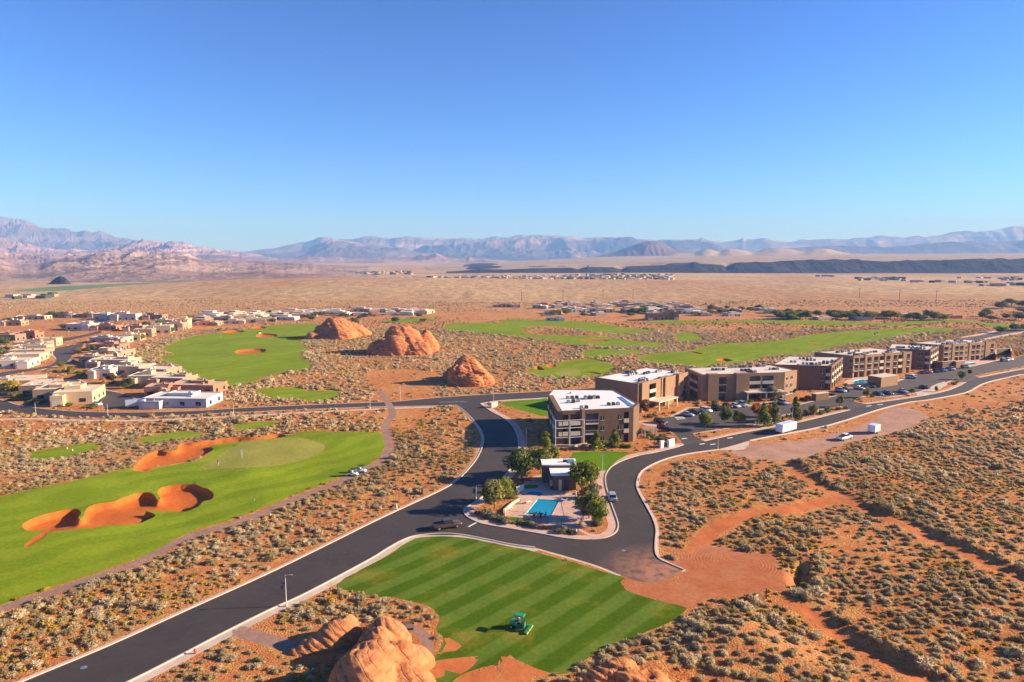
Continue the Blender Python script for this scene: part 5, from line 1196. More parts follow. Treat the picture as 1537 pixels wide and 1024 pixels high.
HN = [ # px, py, w, d, h, rot, wall, roof, label
 (262, 612, 24, 13, 3.8, -3, 'pale', 'white', 'long white house with blue grey shade side, on the near corner by the cross road'),
 (110, 607, 13, 15, 5.2, 14, 'yellow', 'cream', 'sunlit straw coloured house at the corner of the side street and cross road'),
 (74, 601, 11, 17, 4.8, 14, 'tan', 'cream', 'tan town house second from the corner, left of the side street'),
 (50, 594, 10, 17, 4.6, 14, 'brown', 'cream', 'brown walled town house third from the corner, behind a yellow tree'),
 (22, 586, 12, 17, 4.4, 14, 'tan', 'cream', 'town house with ribbed cream roofs right behind the bright yellow tree'),
 (-4, 590, 12, 14, 4.2, 14, 'tan', 'cream', 'house cut by the left edge behind the bright yellow tree'),
 (235, 596, 9, 9, 4.6, 8, 'red', 'tan', 'square red brown house just above the long white house'),
 (285, 592, 20, 11, 4.2, -6, 'red', 'tan', 'wide tan roofed house right above the long white house'),
 (250, 582, 15, 11, 4.6, -8, 'tan', 'cream', 'tan house in the second row above the long white house'),
 (215, 578, 13, 12, 4.4, 6, 'cream', 'cream', 'cream house behind dark trees at the side street end'),
 (228, 567, 15, 11, 4.4, -10, 'tan', 'cream', 'flat cream roofed house touching the shrubs of the left fairway'),
 (184, 563, 17, 12, 4.6, -8, 'cream', 'cream', 'house with three cream roof strips mid way up the side street'),
 (150, 568, 9, 8, 4.6, 6, 'white', 'cream', 'small pale cube house among dark trees on the side street'),
 (162, 552, 20, 12, 4.4, -4, 'cream', 'cream', 'long low cream house above the small pale cube house'),
 (135, 547, 12, 10, 4.6, -4, 'tan', 'tan', 'tan house right of the street bend'),
 (158, 538, 18, 13, 4.4, -4, 'tan', 'cream', 'broad tan house just below the red walled house'),
 (155, 527, 20, 10, 4.4, -2, 'red', 'red', 'long red walled house beside the street bend'),
 (160, 516, 22, 11, 4.4, -2, 'grey', 'tan', 'low grey house with shaded front above the red walled house'),
 (196, 512, 12, 10, 4.8, 10, 'yellow', 'cream', 'straw coloured house at the shrub edge, right of the grey house'),
 (214, 506, 12, 9, 6.0, 10, 'tan', 'cream', 'two tone tan house with a yellow tree in front'),
 (238, 501, 16, 10, 6.4, 12, 'cream', 'cream', 'two storey cream house with square windows over the far fairway', ),
 (262, 496, 13, 10, 6.2, 12, 'tan', 'cream', 'tan two storey house left of the tall straw coloured block'),
 (273, 493, 10, 9, 8.0, 10, 'yellow', 'cream', 'tall straw coloured block house above the far fairway'),
 (18, 553, 16, 12, 4.4, 14, 'white', 'cream', 'pale house with a dark garage at the left edge by the street'),
 (32, 544, 17, 12, 4.6, 14, 'cream', 'cream', 'cream town house lowest of the row left of the street bend'),
 (40, 537, 18, 10, 4.6, 12, 'tan', 'cream', 'tan town house second in the row left of the street bend'),
 (44, 530, 18, 10, 4.6, 12, 'cream', 'cream', 'cream town house third in the row left of the street bend'),
 (46, 524, 18, 9, 4.6, 12, 'tan', 'tan', 'tan roofed town house topmost in the row left of the street bend'),
 (70, 520, 11, 9, 5.4, 12, 'yellow', 'cream', 'small straw coloured house at the upper end of the street'),
 (35, 509, 16, 9, 4.6, 0, 'red', 'tan', 'low red house alone on the sand left of the upper street'),
 (6, 513, 15, 10, 5.0, 0, 'brown', 'tan', 'dark brown house with trees at the left edge'),
 (118, 496, 20, 11, 5.4, -4, 'white', 'white', 'bright white house alone on the orange sand'),
 (155, 496, 20, 9, 4.2, -4, 'red', 'tan', 'low red brown house right of the bright white house'),
 (200, 497, 14, 9, 4.4, 4, 'tan', 'tan', 'tan house left of the two storey cream house'),
 (185, 481, 22, 10, 6.4, 0, 'white', 'cream', 'large two storey pale house at the top of the hill road'),
 (152, 480, 14, 10, 6.0, 0, 'white', 'white', 'white house with a blue shaded court beside the hill road'),
 (128, 477, 16, 10, 4.2, 0, 'tan', 'tan', 'salmon tan house in the far left row'),
 (95, 477, 18, 10, 4.0, 0, 'tan', 'tan', 'low tan house behind dark trees in the far left row'),
 (45, 480, 26, 10, 3.8, 0, 'cream', 'white', 'long pale house in the far left row'),
 (15, 489, 18, 9, 4.0, 0, 'tan', 'cream', 'long low tan house on orange sand at the left edge'),
 (230, 480, 16, 10, 5.0, 0, 'brown', 'tan', 'brown house with dark trees left of the dense far rows'),
 (250, 488, 18, 10, 4.6, 6, 'grey', 'cream', 'grey house half hidden by dark trees near the far fairway'),
 (1006, 480, 14, 10, 8.0, 0, 'brown', 'tan', 'dark brown house in front of the far right rows, by a short drive'),
 (985, 481, 16, 10, 7.0, 0, 'brown', 'tan', 'dark brown house just left of its taller twin by the short drive'),
 (760, 461.5, 30, 9, 3.0, 0, 'tan', 'tan', 'long low shed at the left end of the far right rows'),
 (833, 482, 16, 4, 3.0, 0, 'white', 'white', 'small pale hut beside the middle fairway'),
]
for i, q in enumerate(HN): house(*q, seed=100 + i)

# the dense far rows: individual small houses, eight shapes
def far_house_mesh(seed):
    r = random.Random(seed); m = MB(); w, d, h = r.uniform(14, 20), r.uniform(10, 13), r.uniform(2.9, 3.8)
    m.cur = 0; bl = [(0, 0, w, d, h), (r.uniform(-3, 3), r.uniform(-2, 2), w * .45, d * .55, h + r.uniform(.6, 1.8)), (r.choice((-1, 1)) * w * .42, -d * .4, w * .3, d * .4, h - .7)]
    for k, (a, b_, c, e, hh) in enumerate(bl): m.cur = 0; m.box(a, b_, -2 + k * 0.01, c, e, hh + 2); m.cur = 1; m.box(a, b_, hh + 0.01, c - 0.6, e - 0.6, 0.12)
    m.cur = 2
    for k in range(3): m.box(-w / 2 + w * (k + .5) / 3, -d / 2 - 0.03, 0.8, 1.8, 0.1, 1.4)
    m.box(w / 2 + 0.03, 0, 0.8, 0.1, 2.5, 1.4)
    return m
FHM = []
for k in range(10):
    c = ('cream', 'tan', 'white', 'tan', 'cream', 'brown', 'grey', 'yellow', 'red', 'white')[k]
    o = far_house_mesh(k).build('house', [HM[c], RM[('cream', 'cream', 'white', 'tan', 'white', 'tan', 'cream', 'cream', 'red', 'cream')[k]], GLASS]); FHM.append((o.data, c)); bpy.data.objects.remove(o)
def far_rows(lines, step, grp, where, seed, jit=0.25):
    r = random.Random(seed); out = []
    for ln in lines:
        P = W(ln, False, 2); seg = np.r_[0, np.cumsum(np.linalg.norm(np.diff(P, axis=0), axis=1))]; s = r.uniform(0, step)
        while s < seg[-1]:
            x = np.interp(s, seg, P[:, 0]) + r.uniform(-1, 1) * 4; y = np.interp(s, seg, P[:, 1]) + r.uniform(-1, 1) * 5
            me, c = r.choice(FHM); o = bpy.data.objects.new('house', me); COL.objects.link(o); o.location = (x, y, H(x, y)); o.rotation_euler = (0, 0, r.choice((0, 1.57, 3.14)) + r.uniform(-.3, .3)); k = r.uniform(.8, 1.05); o.scale = (k, k, k * r.uniform(.85, 1.1))
            tag(o, 'small flat roofed %s house %s' % (c, where), 'house', '%s houses %s' % (c, grp)); out.append((x, y)); s += step * r.uniform(.8, 1.6)
    return out
FR = far_rows([[(285, 489), (330, 487), (400, 483), (450, 478)], [(290, 484), (340, 481), (420, 478), (470, 474)], [(300, 479), (350, 477), (430, 474)], [(310, 475.5), (380, 473), (440, 471), (500, 469)], [(440, 471), (500, 472), (540, 474), (600, 473), (640, 471)], [(530, 467), (580, 469), (640, 468)], [(285, 481.5), (340, 478.5), (430, 475.5)]], 14, 'in the far rows left', 'in the dense rows behind the left fairway', 5)
FR += far_rows([[(790, 463), (870, 462), (930, 461), (1000, 462)], [(800, 459.5), (870, 458.5), (930, 458), (1020, 459)], [(810, 471), (860, 470)], [(840, 466.5), (930, 467), (1020, 467)], [(880, 474), (930, 473.5)], [(960, 470.5), (1060, 471)], [(860, 468.5), (960, 469)]], 16, 'in the far rows right', 'in the dense rows beyond the middle fairway', 6)
FR += far_rows([[(1020, 463), (1120, 465), (1200, 468)], [(1040, 467), (1130, 469), (1180, 471)], [(1030, 474), (1070, 474), (1130, 474.5)], [(1190, 478), (1250, 480), (1330, 479)], [(1220, 473), (1320, 475), (1400, 476)], [(1360, 477), (1420, 478), (1480, 478.5)]], 30, 'in the wooded far rows', 'among trees beyond the long right fairway', 7)
# towns on the plain, too many and too small to count
def town(name, spots, label, seed):
    r = np.random.default_rng(seed); m = MB()
    for px0, px1, py0, py1, n in spots:
        for _ in range(n):
            px, py = r.uniform(px0, px1), r.uniform(py0, py1); x, y = G0(px, py); z = H(x, y); m.cur = int(r.integers(0, 4)); s = r.uniform(.7, 1.3)
            m.box(float(x), float(y), z - 2, 12 * s, 9 * s, 2 + r.uniform(2.5, 5), r.uniform(0, 3))
    tag(m.build(name, [HM['cream'], HM['grey'], HM['tan'], TOWN_TREE]), label, 'town', kind='stuff')
TOWN_TREE = simple('town_tree_green', (0.05, 0.07, 0.03), 0.9, 0.2, 0.05)
town('far_town', [(380, 470, 412, 417, 90), (460, 620, 407, 412, 160), (600, 760, 417, 425, 150), (700, 900, 416, 423, 260), (850, 1010, 413, 421, 160), (15, 80, 447, 451, 9)], 'pale specks of a distant town on the plain', 3)
town('far_town', [(1285, 1360, 417, 422, 26), (1370, 1480, 424, 429, 12), (1440, 1530, 417, 421, 14), (1460, 1540, 432, 434, 7), (1225, 1250, 414, 416, 8)], 'scattered far buildings below the dark mesa', 4)
# ---------------------------------------------------------------- trees and garden shrubs
def leafm(name, lo, hi):
    m, t, b = new_mat(name); oi = t.nodes.new('ShaderNodeTexCoord'); n = noise_node(t, 1.3, 4, 0.7, pos(t)); a = t.nodes.new('ShaderNodeAttribute'); a.attribute_name = 'tint'
    f = math_n(t, 'ADD', math_n(t, 'MULTIPLY', n.outputs['Fac'], 0.6), math_n(t, 'MULTIPLY', a.outputs['Fac'], 0.5))
    r = ramp(t, f, [(0.3, lo), (0.75, hi)]); _link(t, r.outputs[0], b.inputs['Base Color']); b.inputs['Roughness'].default_value = 0.7; b.inputs['Specular IOR Level'].default_value = 0.2; translucent(t, b, 0.35)
    return m
LM = dict(green=leafm('mid_green_leaves', (0.12, 0.145, 0.014), (0.30, 0.31, 0.045)), dark=leafm('dark_green_leaves', (0.075, 0.10, 0.015), (0.22, 0.24, 0.06)), lime=leafm('lime_leaves', (0.15, 0.19, 0.012), (0.32, 0.33, 0.03)),
          yellow=leafm('yellow_leaves', (0.30, 0.24, 0.01), (0.55, 0.40, 0.03)), orange=leafm('orange_leaves', (0.42, 0.14, 0.012), (0.62, 0.26, 0.02)), olive=leafm('olive_leaves', (0.18, 0.165, 0.04), (0.34, 0.30, 0.09)), rust=leafm('rust_leaves', (0.13, 0.05, 0.025), (0.24, 0.12, 0.05)), grey=leafm('grey_leaves', (0.18, 0.17, 0.09), (0.34, 0.31, 0.19)))
BARK = simple('bark', (0.12, 0.08, 0.055), 0.9, 0.2, 3.0)
def crown(seed, kind, n=1500, leaf=0.06):
    """unit crown: height 1, about 1 wide; leaves in clumps with gaps between"""
    r = np.random.default_rng(seed); K = dict(round=26, cone=24, bush=14, column=26)[kind]; C = []
    for i in range(K):
        if kind == 'round': d = r.normal(0, 1, 3); d /= np.linalg.norm(d); c = d * np.array([.36, .36, .34]) * r.uniform(.45, 1.0) + [0, 0, .62]; s = r.uniform(.11, .18)
        elif kind == 'cone': t_ = (i + .5) / K; a = r.uniform(0, 6.28); rr = .30 * (1 - t_) ** .8 * r.uniform(.3, 1); c = np.array([math.cos(a) * rr, math.sin(a) * rr, .10 + .84 * t_]); s = .06 + .09 * (1 - t_)
        elif kind == 'column': t_ = (i + .5) / K; a = r.uniform(0, 6.28); rr = .17 * math.sin(math.pi * (0.15 + .8 * t_)) * r.uniform(.3, 1.2); c = np.array([math.cos(a) * rr, math.sin(a) * rr, .08 + .86 * t_]); s = r.uniform(.07, .11)
        else: d = r.normal(0, 1, 3); d /= np.linalg.norm(d); d[2] = abs(d[2]); c = d * np.array([.36, .36, .5]) * r.uniform(.4, 1) + [0, 0, .15]; s = r.uniform(.13, .2)
        C.append((*c, s, r.uniform(0, 1)))
    C = np.array(C); w = r.integers(0, K, n); d = r.normal(0, 1, (n, 3)); d /= np.linalg.norm(d, axis=1, keepdims=True)
    p = C[w, :3] + d * (C[w, 3] * r.uniform(.55, 1.15, n) ** .7)[:, None]; p[:, 2] = np.maximum(p[:, 2], .02)
    nv = d + r.normal(0, .6, (n, 3)); nv /= np.linalg.norm(nv, axis=1, keepdims=True); a = np.cross(nv, r.normal(0, 1, (n, 3))); a /= np.linalg.norm(a, axis=1, keepdims=True); b_ = np.cross(nv, a); s = (leaf * r.uniform(.6, 1.5, n))[:, None]
    V = np.stack([p - a * s, p - b_ * s * .7, p + a * s, p + b_ * s * .7], 1).reshape(-1, 3); i = np.arange(n) * 4; f = np.column_stack([i, i + 1, i + 2, i + 3]).astype(np.int32)
    return V, f, np.repeat(C[w, 4], 4)
def trunk_mesh(seed, kind):
    r = random.Random(seed); m = MB(); top = .55 if kind == 'round' else .85; m.tube((0, 0, -.05), (0, 0, .28), .026, .020, 8); m.tube((0, 0, .28), (r.uniform(-.03, .03), r.uniform(-.03, .03), top), .020, .008, 7)
    for k in range(6 if kind == 'round' else 4):
        a = r.uniform(0, 6.28); h = r.uniform(.2, .4); l = r.uniform(.15, .28); m.tube((0, 0, h), (math.cos(a) * l, math.sin(a) * l, h + r.uniform(.12, .25)), .012, .004, 6)
    return m
TP = {}
for kd in ('round', 'cone', 'column', 'bush'):
    for lf in LM:
        for v in range(2):
            V, f, tn = crown(hash((kd, v)) % 1000 if False else {'round': 1, 'cone': 2, 'column': 3, 'bush': 4}[kd] * 10 + v, kd, {'round': 2600, 'cone': 2000, 'column': 2000, 'bush': 800}[kd], {'round': .036, 'cone': .032, 'column': .028, 'bush': .055}[kd])
            o = mesh_np('crown', V, f, LM[lf], attr=dict(tint=tn)); tr = None
            if kd != 'bush': q = trunk_mesh(v, kd).build('trunk', BARK); tr = q.data; bpy.data.objects.remove(q)
            TP[kd, lf, v] = (o.data, tr); bpy.data.objects.remove(o)
tcount = [0]
def tree(px, py, hgt_, wid, kind, leaf, label, group=None, name='tree', cat_='tree', xy=None):
    tcount[0] += 1; x, y, z = G(px, py) if xy is None else (*xy, H(*xy)); cd, td = TP[kind, leaf, tcount[0] % 2]; rz = (tcount[0] * 2.4) % 6.28
    if td is None:
        o = bpy.data.objects.new(name, cd); COL.objects.link(o); o.location = (x, y, z - 0.05); o.rotation_euler = (0, 0, rz); o.scale = (wid, wid, hgt_); tag(o, label, cat_, group); return o
    root = empty(name, (x, y, z), rz, label, cat_, group)
    wid *= 1.12
    k = {'round': 1.0, 'cone': 1.65, 'column': 2.6}[kind]
    for nm, d in (('crown', cd), ('trunk', td)):
        o = bpy.data.objects.new(nm, d); COL.objects.link(o); o.parent = root; o.scale = (wid * k * (1.0 if nm == 'crown' else .8), wid * k * (1.0 if nm == 'crown' else .8), hgt_)
    return root
NT = [
 (783, 721, 8.0, 8.4, 'round', 'dark', 'big round dark green tree between the main road and the pool house'),
 (811, 711, 6.8, 6.6, 'round', 'green', 'green tree just right of the big dark one, behind the pool house'),
 (819, 676, 5.6, 2.6, 'column', 'lime', 'narrow lime green tree at the left foot of the nearest hotel wing'),
 (832, 692, 4.2, 2.6, 'column', 'green', 'slim dull green tree at the left end of the small garden lawn'),
 (895, 674, 5.6, 3.6, 'cone', 'lime', 'left of two conical lime trees against the nearest hotel wing'),
 (922, 671, 5.4, 3.4, 'cone', 'lime', 'right of two conical lime trees against the nearest hotel wing'),
 (742, 764, 7.0, 6.4, 'round', 'olive', 'spreading olive green tree at the sharp west corner of the island'),
 (758, 752, 5.6, 4.4, 'round', 'lime', 'lighter green tree beside the pool gate on the island'),
 (767, 739, 3.0, 3.6, 'round', 'dark', 'small dark round tree by the white pool gate'),
 (873, 737, 7.4, 6.2, 'round', 'green', 'green tree close to the right side of the pool house'),
 (886, 735, 6.6, 5.2, 'round', 'lime', 'yellow green tree right of the pool house facing the silver car'),
 (892, 748, 3.6, 3.0, 'round', 'grey', 'thin grey leafless looking tree right of the pool deck'),
 (884, 778, 6.0, 6.0, 'round', 'olive', 'olive tree on the lower right corner of the pool island'),
 (897, 790, 5.6, 4.2, 'round', 'lime', 'lime tree nearest the curb at the island lower right corner'),
 (1058, 645, 6.2, 5.4, 'round', 'green', 'round green tree at the left tip of the lot median'),
 (1088, 636, 6.0, 4.8, 'round', 'dark', 'dark green tree second on the lot median'),
 (1109, 640, 5.6, 4.4, 'round', 'green', 'green tree standing low on the lot median near the road'),
 (1135, 625, 4.8, 3.8, 'round', 'orange', 'round orange autumn tree in the middle of the lot'),
 (1146, 640, 8.0, 5.0, 'cone', 'green', 'tall green tree in front of the orange autumn tree'),
 (1155, 626, 4.6, 3.0, 'round', 'orange', 'second smaller orange tree behind the tall green one'),
 (1163, 634, 6.6, 4.4, 'cone', 'olive', 'pale green tree left of the street lamp on the median'),
 (1193, 631, 8.2, 4.2, 'cone', 'dark', 'tall dark tree beside the white trailer'),
 (1157, 600, 5.6, 7.0, 'round', 'grey', 'wide grey green tree before the third hotel wing'),
 (1022, 600, 3.8, 4.4, 'round', 'rust', 'rusty dark tree at the end of the second hotel wing'),
 (1060, 600, 3.8, 3.8, 'round', 'olive', 'olive tree between the second and third wings'),
 (968, 622, 5.4, 3.6, 'round', 'rust', 'dark rusty tree in the shaded corner of the second wing'),
 (1190, 594, 4.0, 3.4, 'round', 'dark', 'dark shrubby tree at the right end of the third wing'),
 (1221, 624, 4.0, 3.4, 'round', 'olive', 'olive tree at the right end of the lower median'),
 (1260, 611, 4.4, 3.0, 'round', 'olive', 'thin olive tree near the second lot entrance'),
 (1301, 597, 4.2, 3.6, 'round', 'olive', 'olive gold tree at the tip of the upper median'),
 (1368, 592, 2.6, 3.0, 'round', 'olive', 'small olive tree beside the maroon car'),
 (1443, 570, 4.0, 3.8, 'round', 'lime', 'bright yellow green tree at the far lot entrance'),
 (1456, 563, 2.6, 2.4, 'round', 'rust', 'small rusty tree behind the bright yellow green one'),
 (1405, 588, 2.4, 1.8, 'round', 'green', 'tiny green tree at the right part of the upper median'),
 (1270, 581, 2.6, 3.0, 'bush', 'olive', 'olive bush left of the green pool'),
 (14, 590, 5.0, 11.0, 'round', 'yellow', 'bright yellow tree before the town houses at the left edge'),
 (35, 600, 2.6, 4.0, 'round', 'olive', 'low gold tree below the bright yellow one'),
 (20, 597, 2.4, 4.0, 'round', 'olive', 'low olive tree left of the low gold one'),
 (83, 607, 2.6, 4.0, 'round', 'olive', 'olive tree before the straw coloured corner house'),
 (121, 568, 3.6, 4.6, 'round', 'lime', 'round lime tree on the side street in front of shaded houses'),
 (108, 559, 3.2, 4.6, 'round', 'olive', 'olive tree right of the street bend end'),
 (92, 552, 3.0, 4.0, 'round', 'lime', 'small lime tree left of the pale town houses'),
 (168, 575, 4.6, 5.0, 'round', 'rust', 'dark rusty tree over the blue shaded driveway'),
 (193, 583, 4.6, 5.0, 'round', 'dark', 'dark tree right of the blue shaded driveway'),
 (135, 530, 4.4, 7.0, 'round', 'dark', 'dark tree left of the red walled house'),
 (118, 531, 3.4, 5.0, 'round', 'olive', 'olive tree beside the curve of the upper street'),
 (214, 511, 4.6, 5.0, 'round', 'yellow', 'yellow tree before the two tone tan house'),
 (258, 500, 4.6, 5.0, 'round', 'lime', 'lime tree between the two storey houses'),
 (0, 535, 5.0, 8.0, 'round', 'dark', 'dark tree cut by the left edge near the town house row'),
 (5, 518, 5.0, 9.0, 'round', 'dark', 'dark tree clump by the brown house at the left edge'),
 (80, 477, 6.0, 12.0, 'round', 'dark', 'dark tree in the far left row before a tan house'),
 (92, 476, 5.0, 8.0, 'round', 'dark', 'smaller dark tree right of the big one in the far left row'),
 (10, 484, 4.0, 10.0, 'round', 'olive', 'olive clump at the left edge of the orange sand'),
 (240, 492, 5.6, 12.0, 'round', 'green', 'broad green tree before the grey house'),
 (218, 492, 5.0, 10.0, 'round', 'dark', 'dark broad tree left of the broad green one'),
 (98, 494, 4.0, 10.0, 'round', 'dark', 'dark spreading tree left of the bright white house'),
 (1342, 479, 7.0, 13.0, 'round', 'yellow', 'bright yellow tree in the wooded far rows'),
 (1502, 500, 5.0, 9.0, 'round', 'olive', 'olive tree beside the road at the far right'),
 (1524, 497, 5.5, 9.0, 'round', 'dark', 'dark tree beside the road at the far right edge'),
 (1538, 496, 5.0, 9.0, 'round', 'green', 'green tree at the very right edge by the far road'),
]
for a in NT: tree(*a)
r_ = random.Random(31); WT = []
for i in range(26): WT.append((r_.uniform(1165, 1340), r_.uniform(474, 481), r_.uniform(5, 8), r_.uniform(9, 15), r_.choice(('green', 'green', 'dark', 'olive'))))
for i in range(16): WT.append((r_.uniform(1340, 1540), r_.uniform(475, 482), r_.uniform(4, 7.5), r_.uniform(8, 14), r_.choice(('green', 'dark', 'olive'))))
for i in range(6): WT.append((r_.uniform(1500, 1545), r_.uniform(455, 470), r_.uniform(5, 8), r_.uniform(10, 18), 'olive'))
for i in range(26): WT.append((r_.uniform(790, 1160), r_.uniform(463, 476), r_.uniform(3.5, 5.5), r_.uniform(7, 12), r_.choice(('dark', 'dark', 'green', 'olive'))))
for i in range(30): WT.append((r_.uniform(290, 640), r_.uniform(469, 486), r_.uniform(3, 5), r_.uniform(5, 9), r_.choice(('dark', 'dark', 'olive'))))
for px, py, h_, w_, lf in WT:
    wh = 'in the wooded rows beyond the long right fairway' if px > 1165 else ('between houses beyond the middle fairway' if px > 700 else 'between the far houses at the left')
    tree(px, py, h_, w_, 'round', lf, '%s leafed tree %s' % ({'green': 'green', 'dark': 'dark', 'olive': 'olive'}[lf], wh), '%s trees %s' % (lf, wh))
# garden shrubs along the hotel, the medians and the pool island
r_ = random.Random(77)
SH = [((700, 770), (770, 790), 26, 'grey', 'along the island kerb below the pool'), ((770, 785), (862, 800), 12, 'olive', 'below the pool deck'), ((800, 660), (960, 672), 22, 'olive', 'at the foot of the nearest hotel wing'),
      ((960, 650), (1012, 668), 26, 'olive', 'around the white entry markers'), ((965, 630), (1050, 612), 16, 'green', 'before the second hotel wing'), ((1050, 640), (1270, 616), 46, 'olive', 'on the lower lot median'),
      ((1280, 600), (1440, 574), 40, 'olive', 'on the upper lot median'), ((1060, 606), (1175, 603), 18, 'green', 'under the third wing canopy'), ((1190, 604), (1262, 590), 20, 'rust', 'before the fourth wing'),
      ((765, 655), (800, 690), 16, 'rust', 'left of the nearest wing'), ((765, 735), (780, 760), 8, 'olive', 'by the pool gate'), ((868, 742), (905, 798), 16, 'olive', 'on the right side of the pool island'),
      ((0, 602), (150, 612), 30, 'olive', 'between the town houses and the cross road'), ((130, 560), (200, 585), 14, 'dark', 'in the shaded front yards'), ((60, 556), (120, 562), 16, 'olive', 'along the street bend'), ((880, 740), (906, 725), 8, 'rust', 'right of the pool house')]
for (x0, y0), (x1, y1), n, lf, wh in SH:
    for _ in range(n):
        t_ = r_.random(); px = x0 + (x1 - x0) * t_ + r_.uniform(-3, 3); py = y0 + (y1 - y0) * t_ + r_.uniform(-5, 5) * (1 if y0 > 640 else .6); x, y = G0(px, py)
        if str(classify(np.array([x]), np.array([y]))[0]) != 'desert': continue
        s = r_.uniform(.9, 1.9); l2 = r_.choice((lf, lf, 'green', 'grey'))
        tree(px, py, s, s * 1.6, 'bush', l2, '%s garden shrub %s' % (dict(dark='dark green', rust='rusty', grey='grey').get(l2, l2), wh), '%s shrubs %s' % (l2, wh), 'garden_shrub', 'shrub')
# ---------------------------------------------------------------- vehicles
def paint(name, c, metal=0.3):
    m, t, b = new_mat(name); n = noise_node(t, 1.5, 3, 0.6, pos(t)); r = ramp(t, n.outputs['Fac'], [(0.3, tuple(k * .9 for k in c)), (0.7, tuple(min(1, k * 1.08) for k in c))])
    _link(t, r.outputs[0], b.inputs['Base Color']); b.inputs['Roughness'].default_value = 0.28; b.inputs['Metallic'].default_value = metal; b.inputs['Coat Weight'].default_value = 0.6; return m
PT = dict(white=paint('white_car_paint', (.72, .72, .72), 0), silver=paint('silver_car_paint', (.42, .45, .50)), black=paint('black_car_paint', (.015, .015, .018)), blue=paint('blue_car_paint', (.05, .11, .22)), maroon=paint('maroon_car_paint', (.16, .015, .025)),
          brown=paint('brown_car_paint', (.10, .045, .03)), grey=paint('grey_car_paint', (.10, .105, .11)), paleblue=paint('pale_blue_paint', (.42, .50, .62)), green=paint('green_machine_paint', (.02, .25, .09), 0), red=paint('red_paint', (.5, .03, .03), 0))
TYRE = simple('tyre_rubber', (.018, .018, .018), .9, .1, 5); RIM = simple('rim_metal', (.5, .5, .5), .35, .05, 5, .8); LAMPG = simple('lamp_glass', (.75, .75, .7), .2, .02); TAIL = simple('tail_glass', (.45, .02, .02), .3, .02); SKIN = simple('skin', (.52, .30, .20), .6, .05)
def ring(x, w, z0, z1): return [(x, -w * .92, z0), (x, -w, z0 + .14), (x, -w, z1 - .14), (x, -w * .88, z1), (x, w * .88, z1), (x, w, z1 - .14), (x, w, z0 + .14), (x, w * .92, z0)]
CARS = dict(
 sedan=dict(body=[(-2.32, .78, .36, .80), (-2.2, .87, .24, .97), (-1.4, .92, .2, 1.0), (0, .93, .2, .98), (1.2, .92, .2, .94), (2.05, .87, .22, .80), (2.33, .76, .34, .62)], cab=[(-1.85, .70, .96, 1.0), (-1.15, .70, .96, 1.41), (.15, .70, .95, 1.44), (1.05, .74, .92, .96)], roof=(-1.1, .2, 1.40, 1.47), wb=(-1.38, 1.40), r=.33),
 suv=dict(body=[(-2.36, .84, .42, 1.02), (-2.25, .93, .30, 1.14), (-1.4, .96, .25, 1.14), (0, .96, .25, 1.12), (1.2, .95, .25, 1.08), (2.1, .90, .28, .98), (2.36, .80, .40, .78)], cab=[(-2.24, .82, 1.10, 1.20), (-2.0, .78, 1.1, 1.70), (.2, .78, 1.08, 1.74), (1.15, .82, 1.04, 1.10)], roof=(-1.98, .28, 1.70, 1.78), wb=(-1.42, 1.45), r=.38),
 pickup=dict(body=[(-2.95, .90, .50, 1.02), (-2.88, .98, .42, 1.12), (-1.4, 1.0, .38, 1.12), (-.95, 1.0, .36, 1.14), (1.2, 1.0, .36, 1.14), (2.7, .96, .40, 1.08), (2.98, .88, .48, .90)], cab=[(-.95, .86, 1.12, 1.18), (-.85, .80, 1.1, 1.84), (.75, .80, 1.1, 1.88), (1.45, .86, 1.12, 1.16)], roof=(-.85, .80, 1.83, 1.92), wb=(-1.85, 1.95), r=.43))
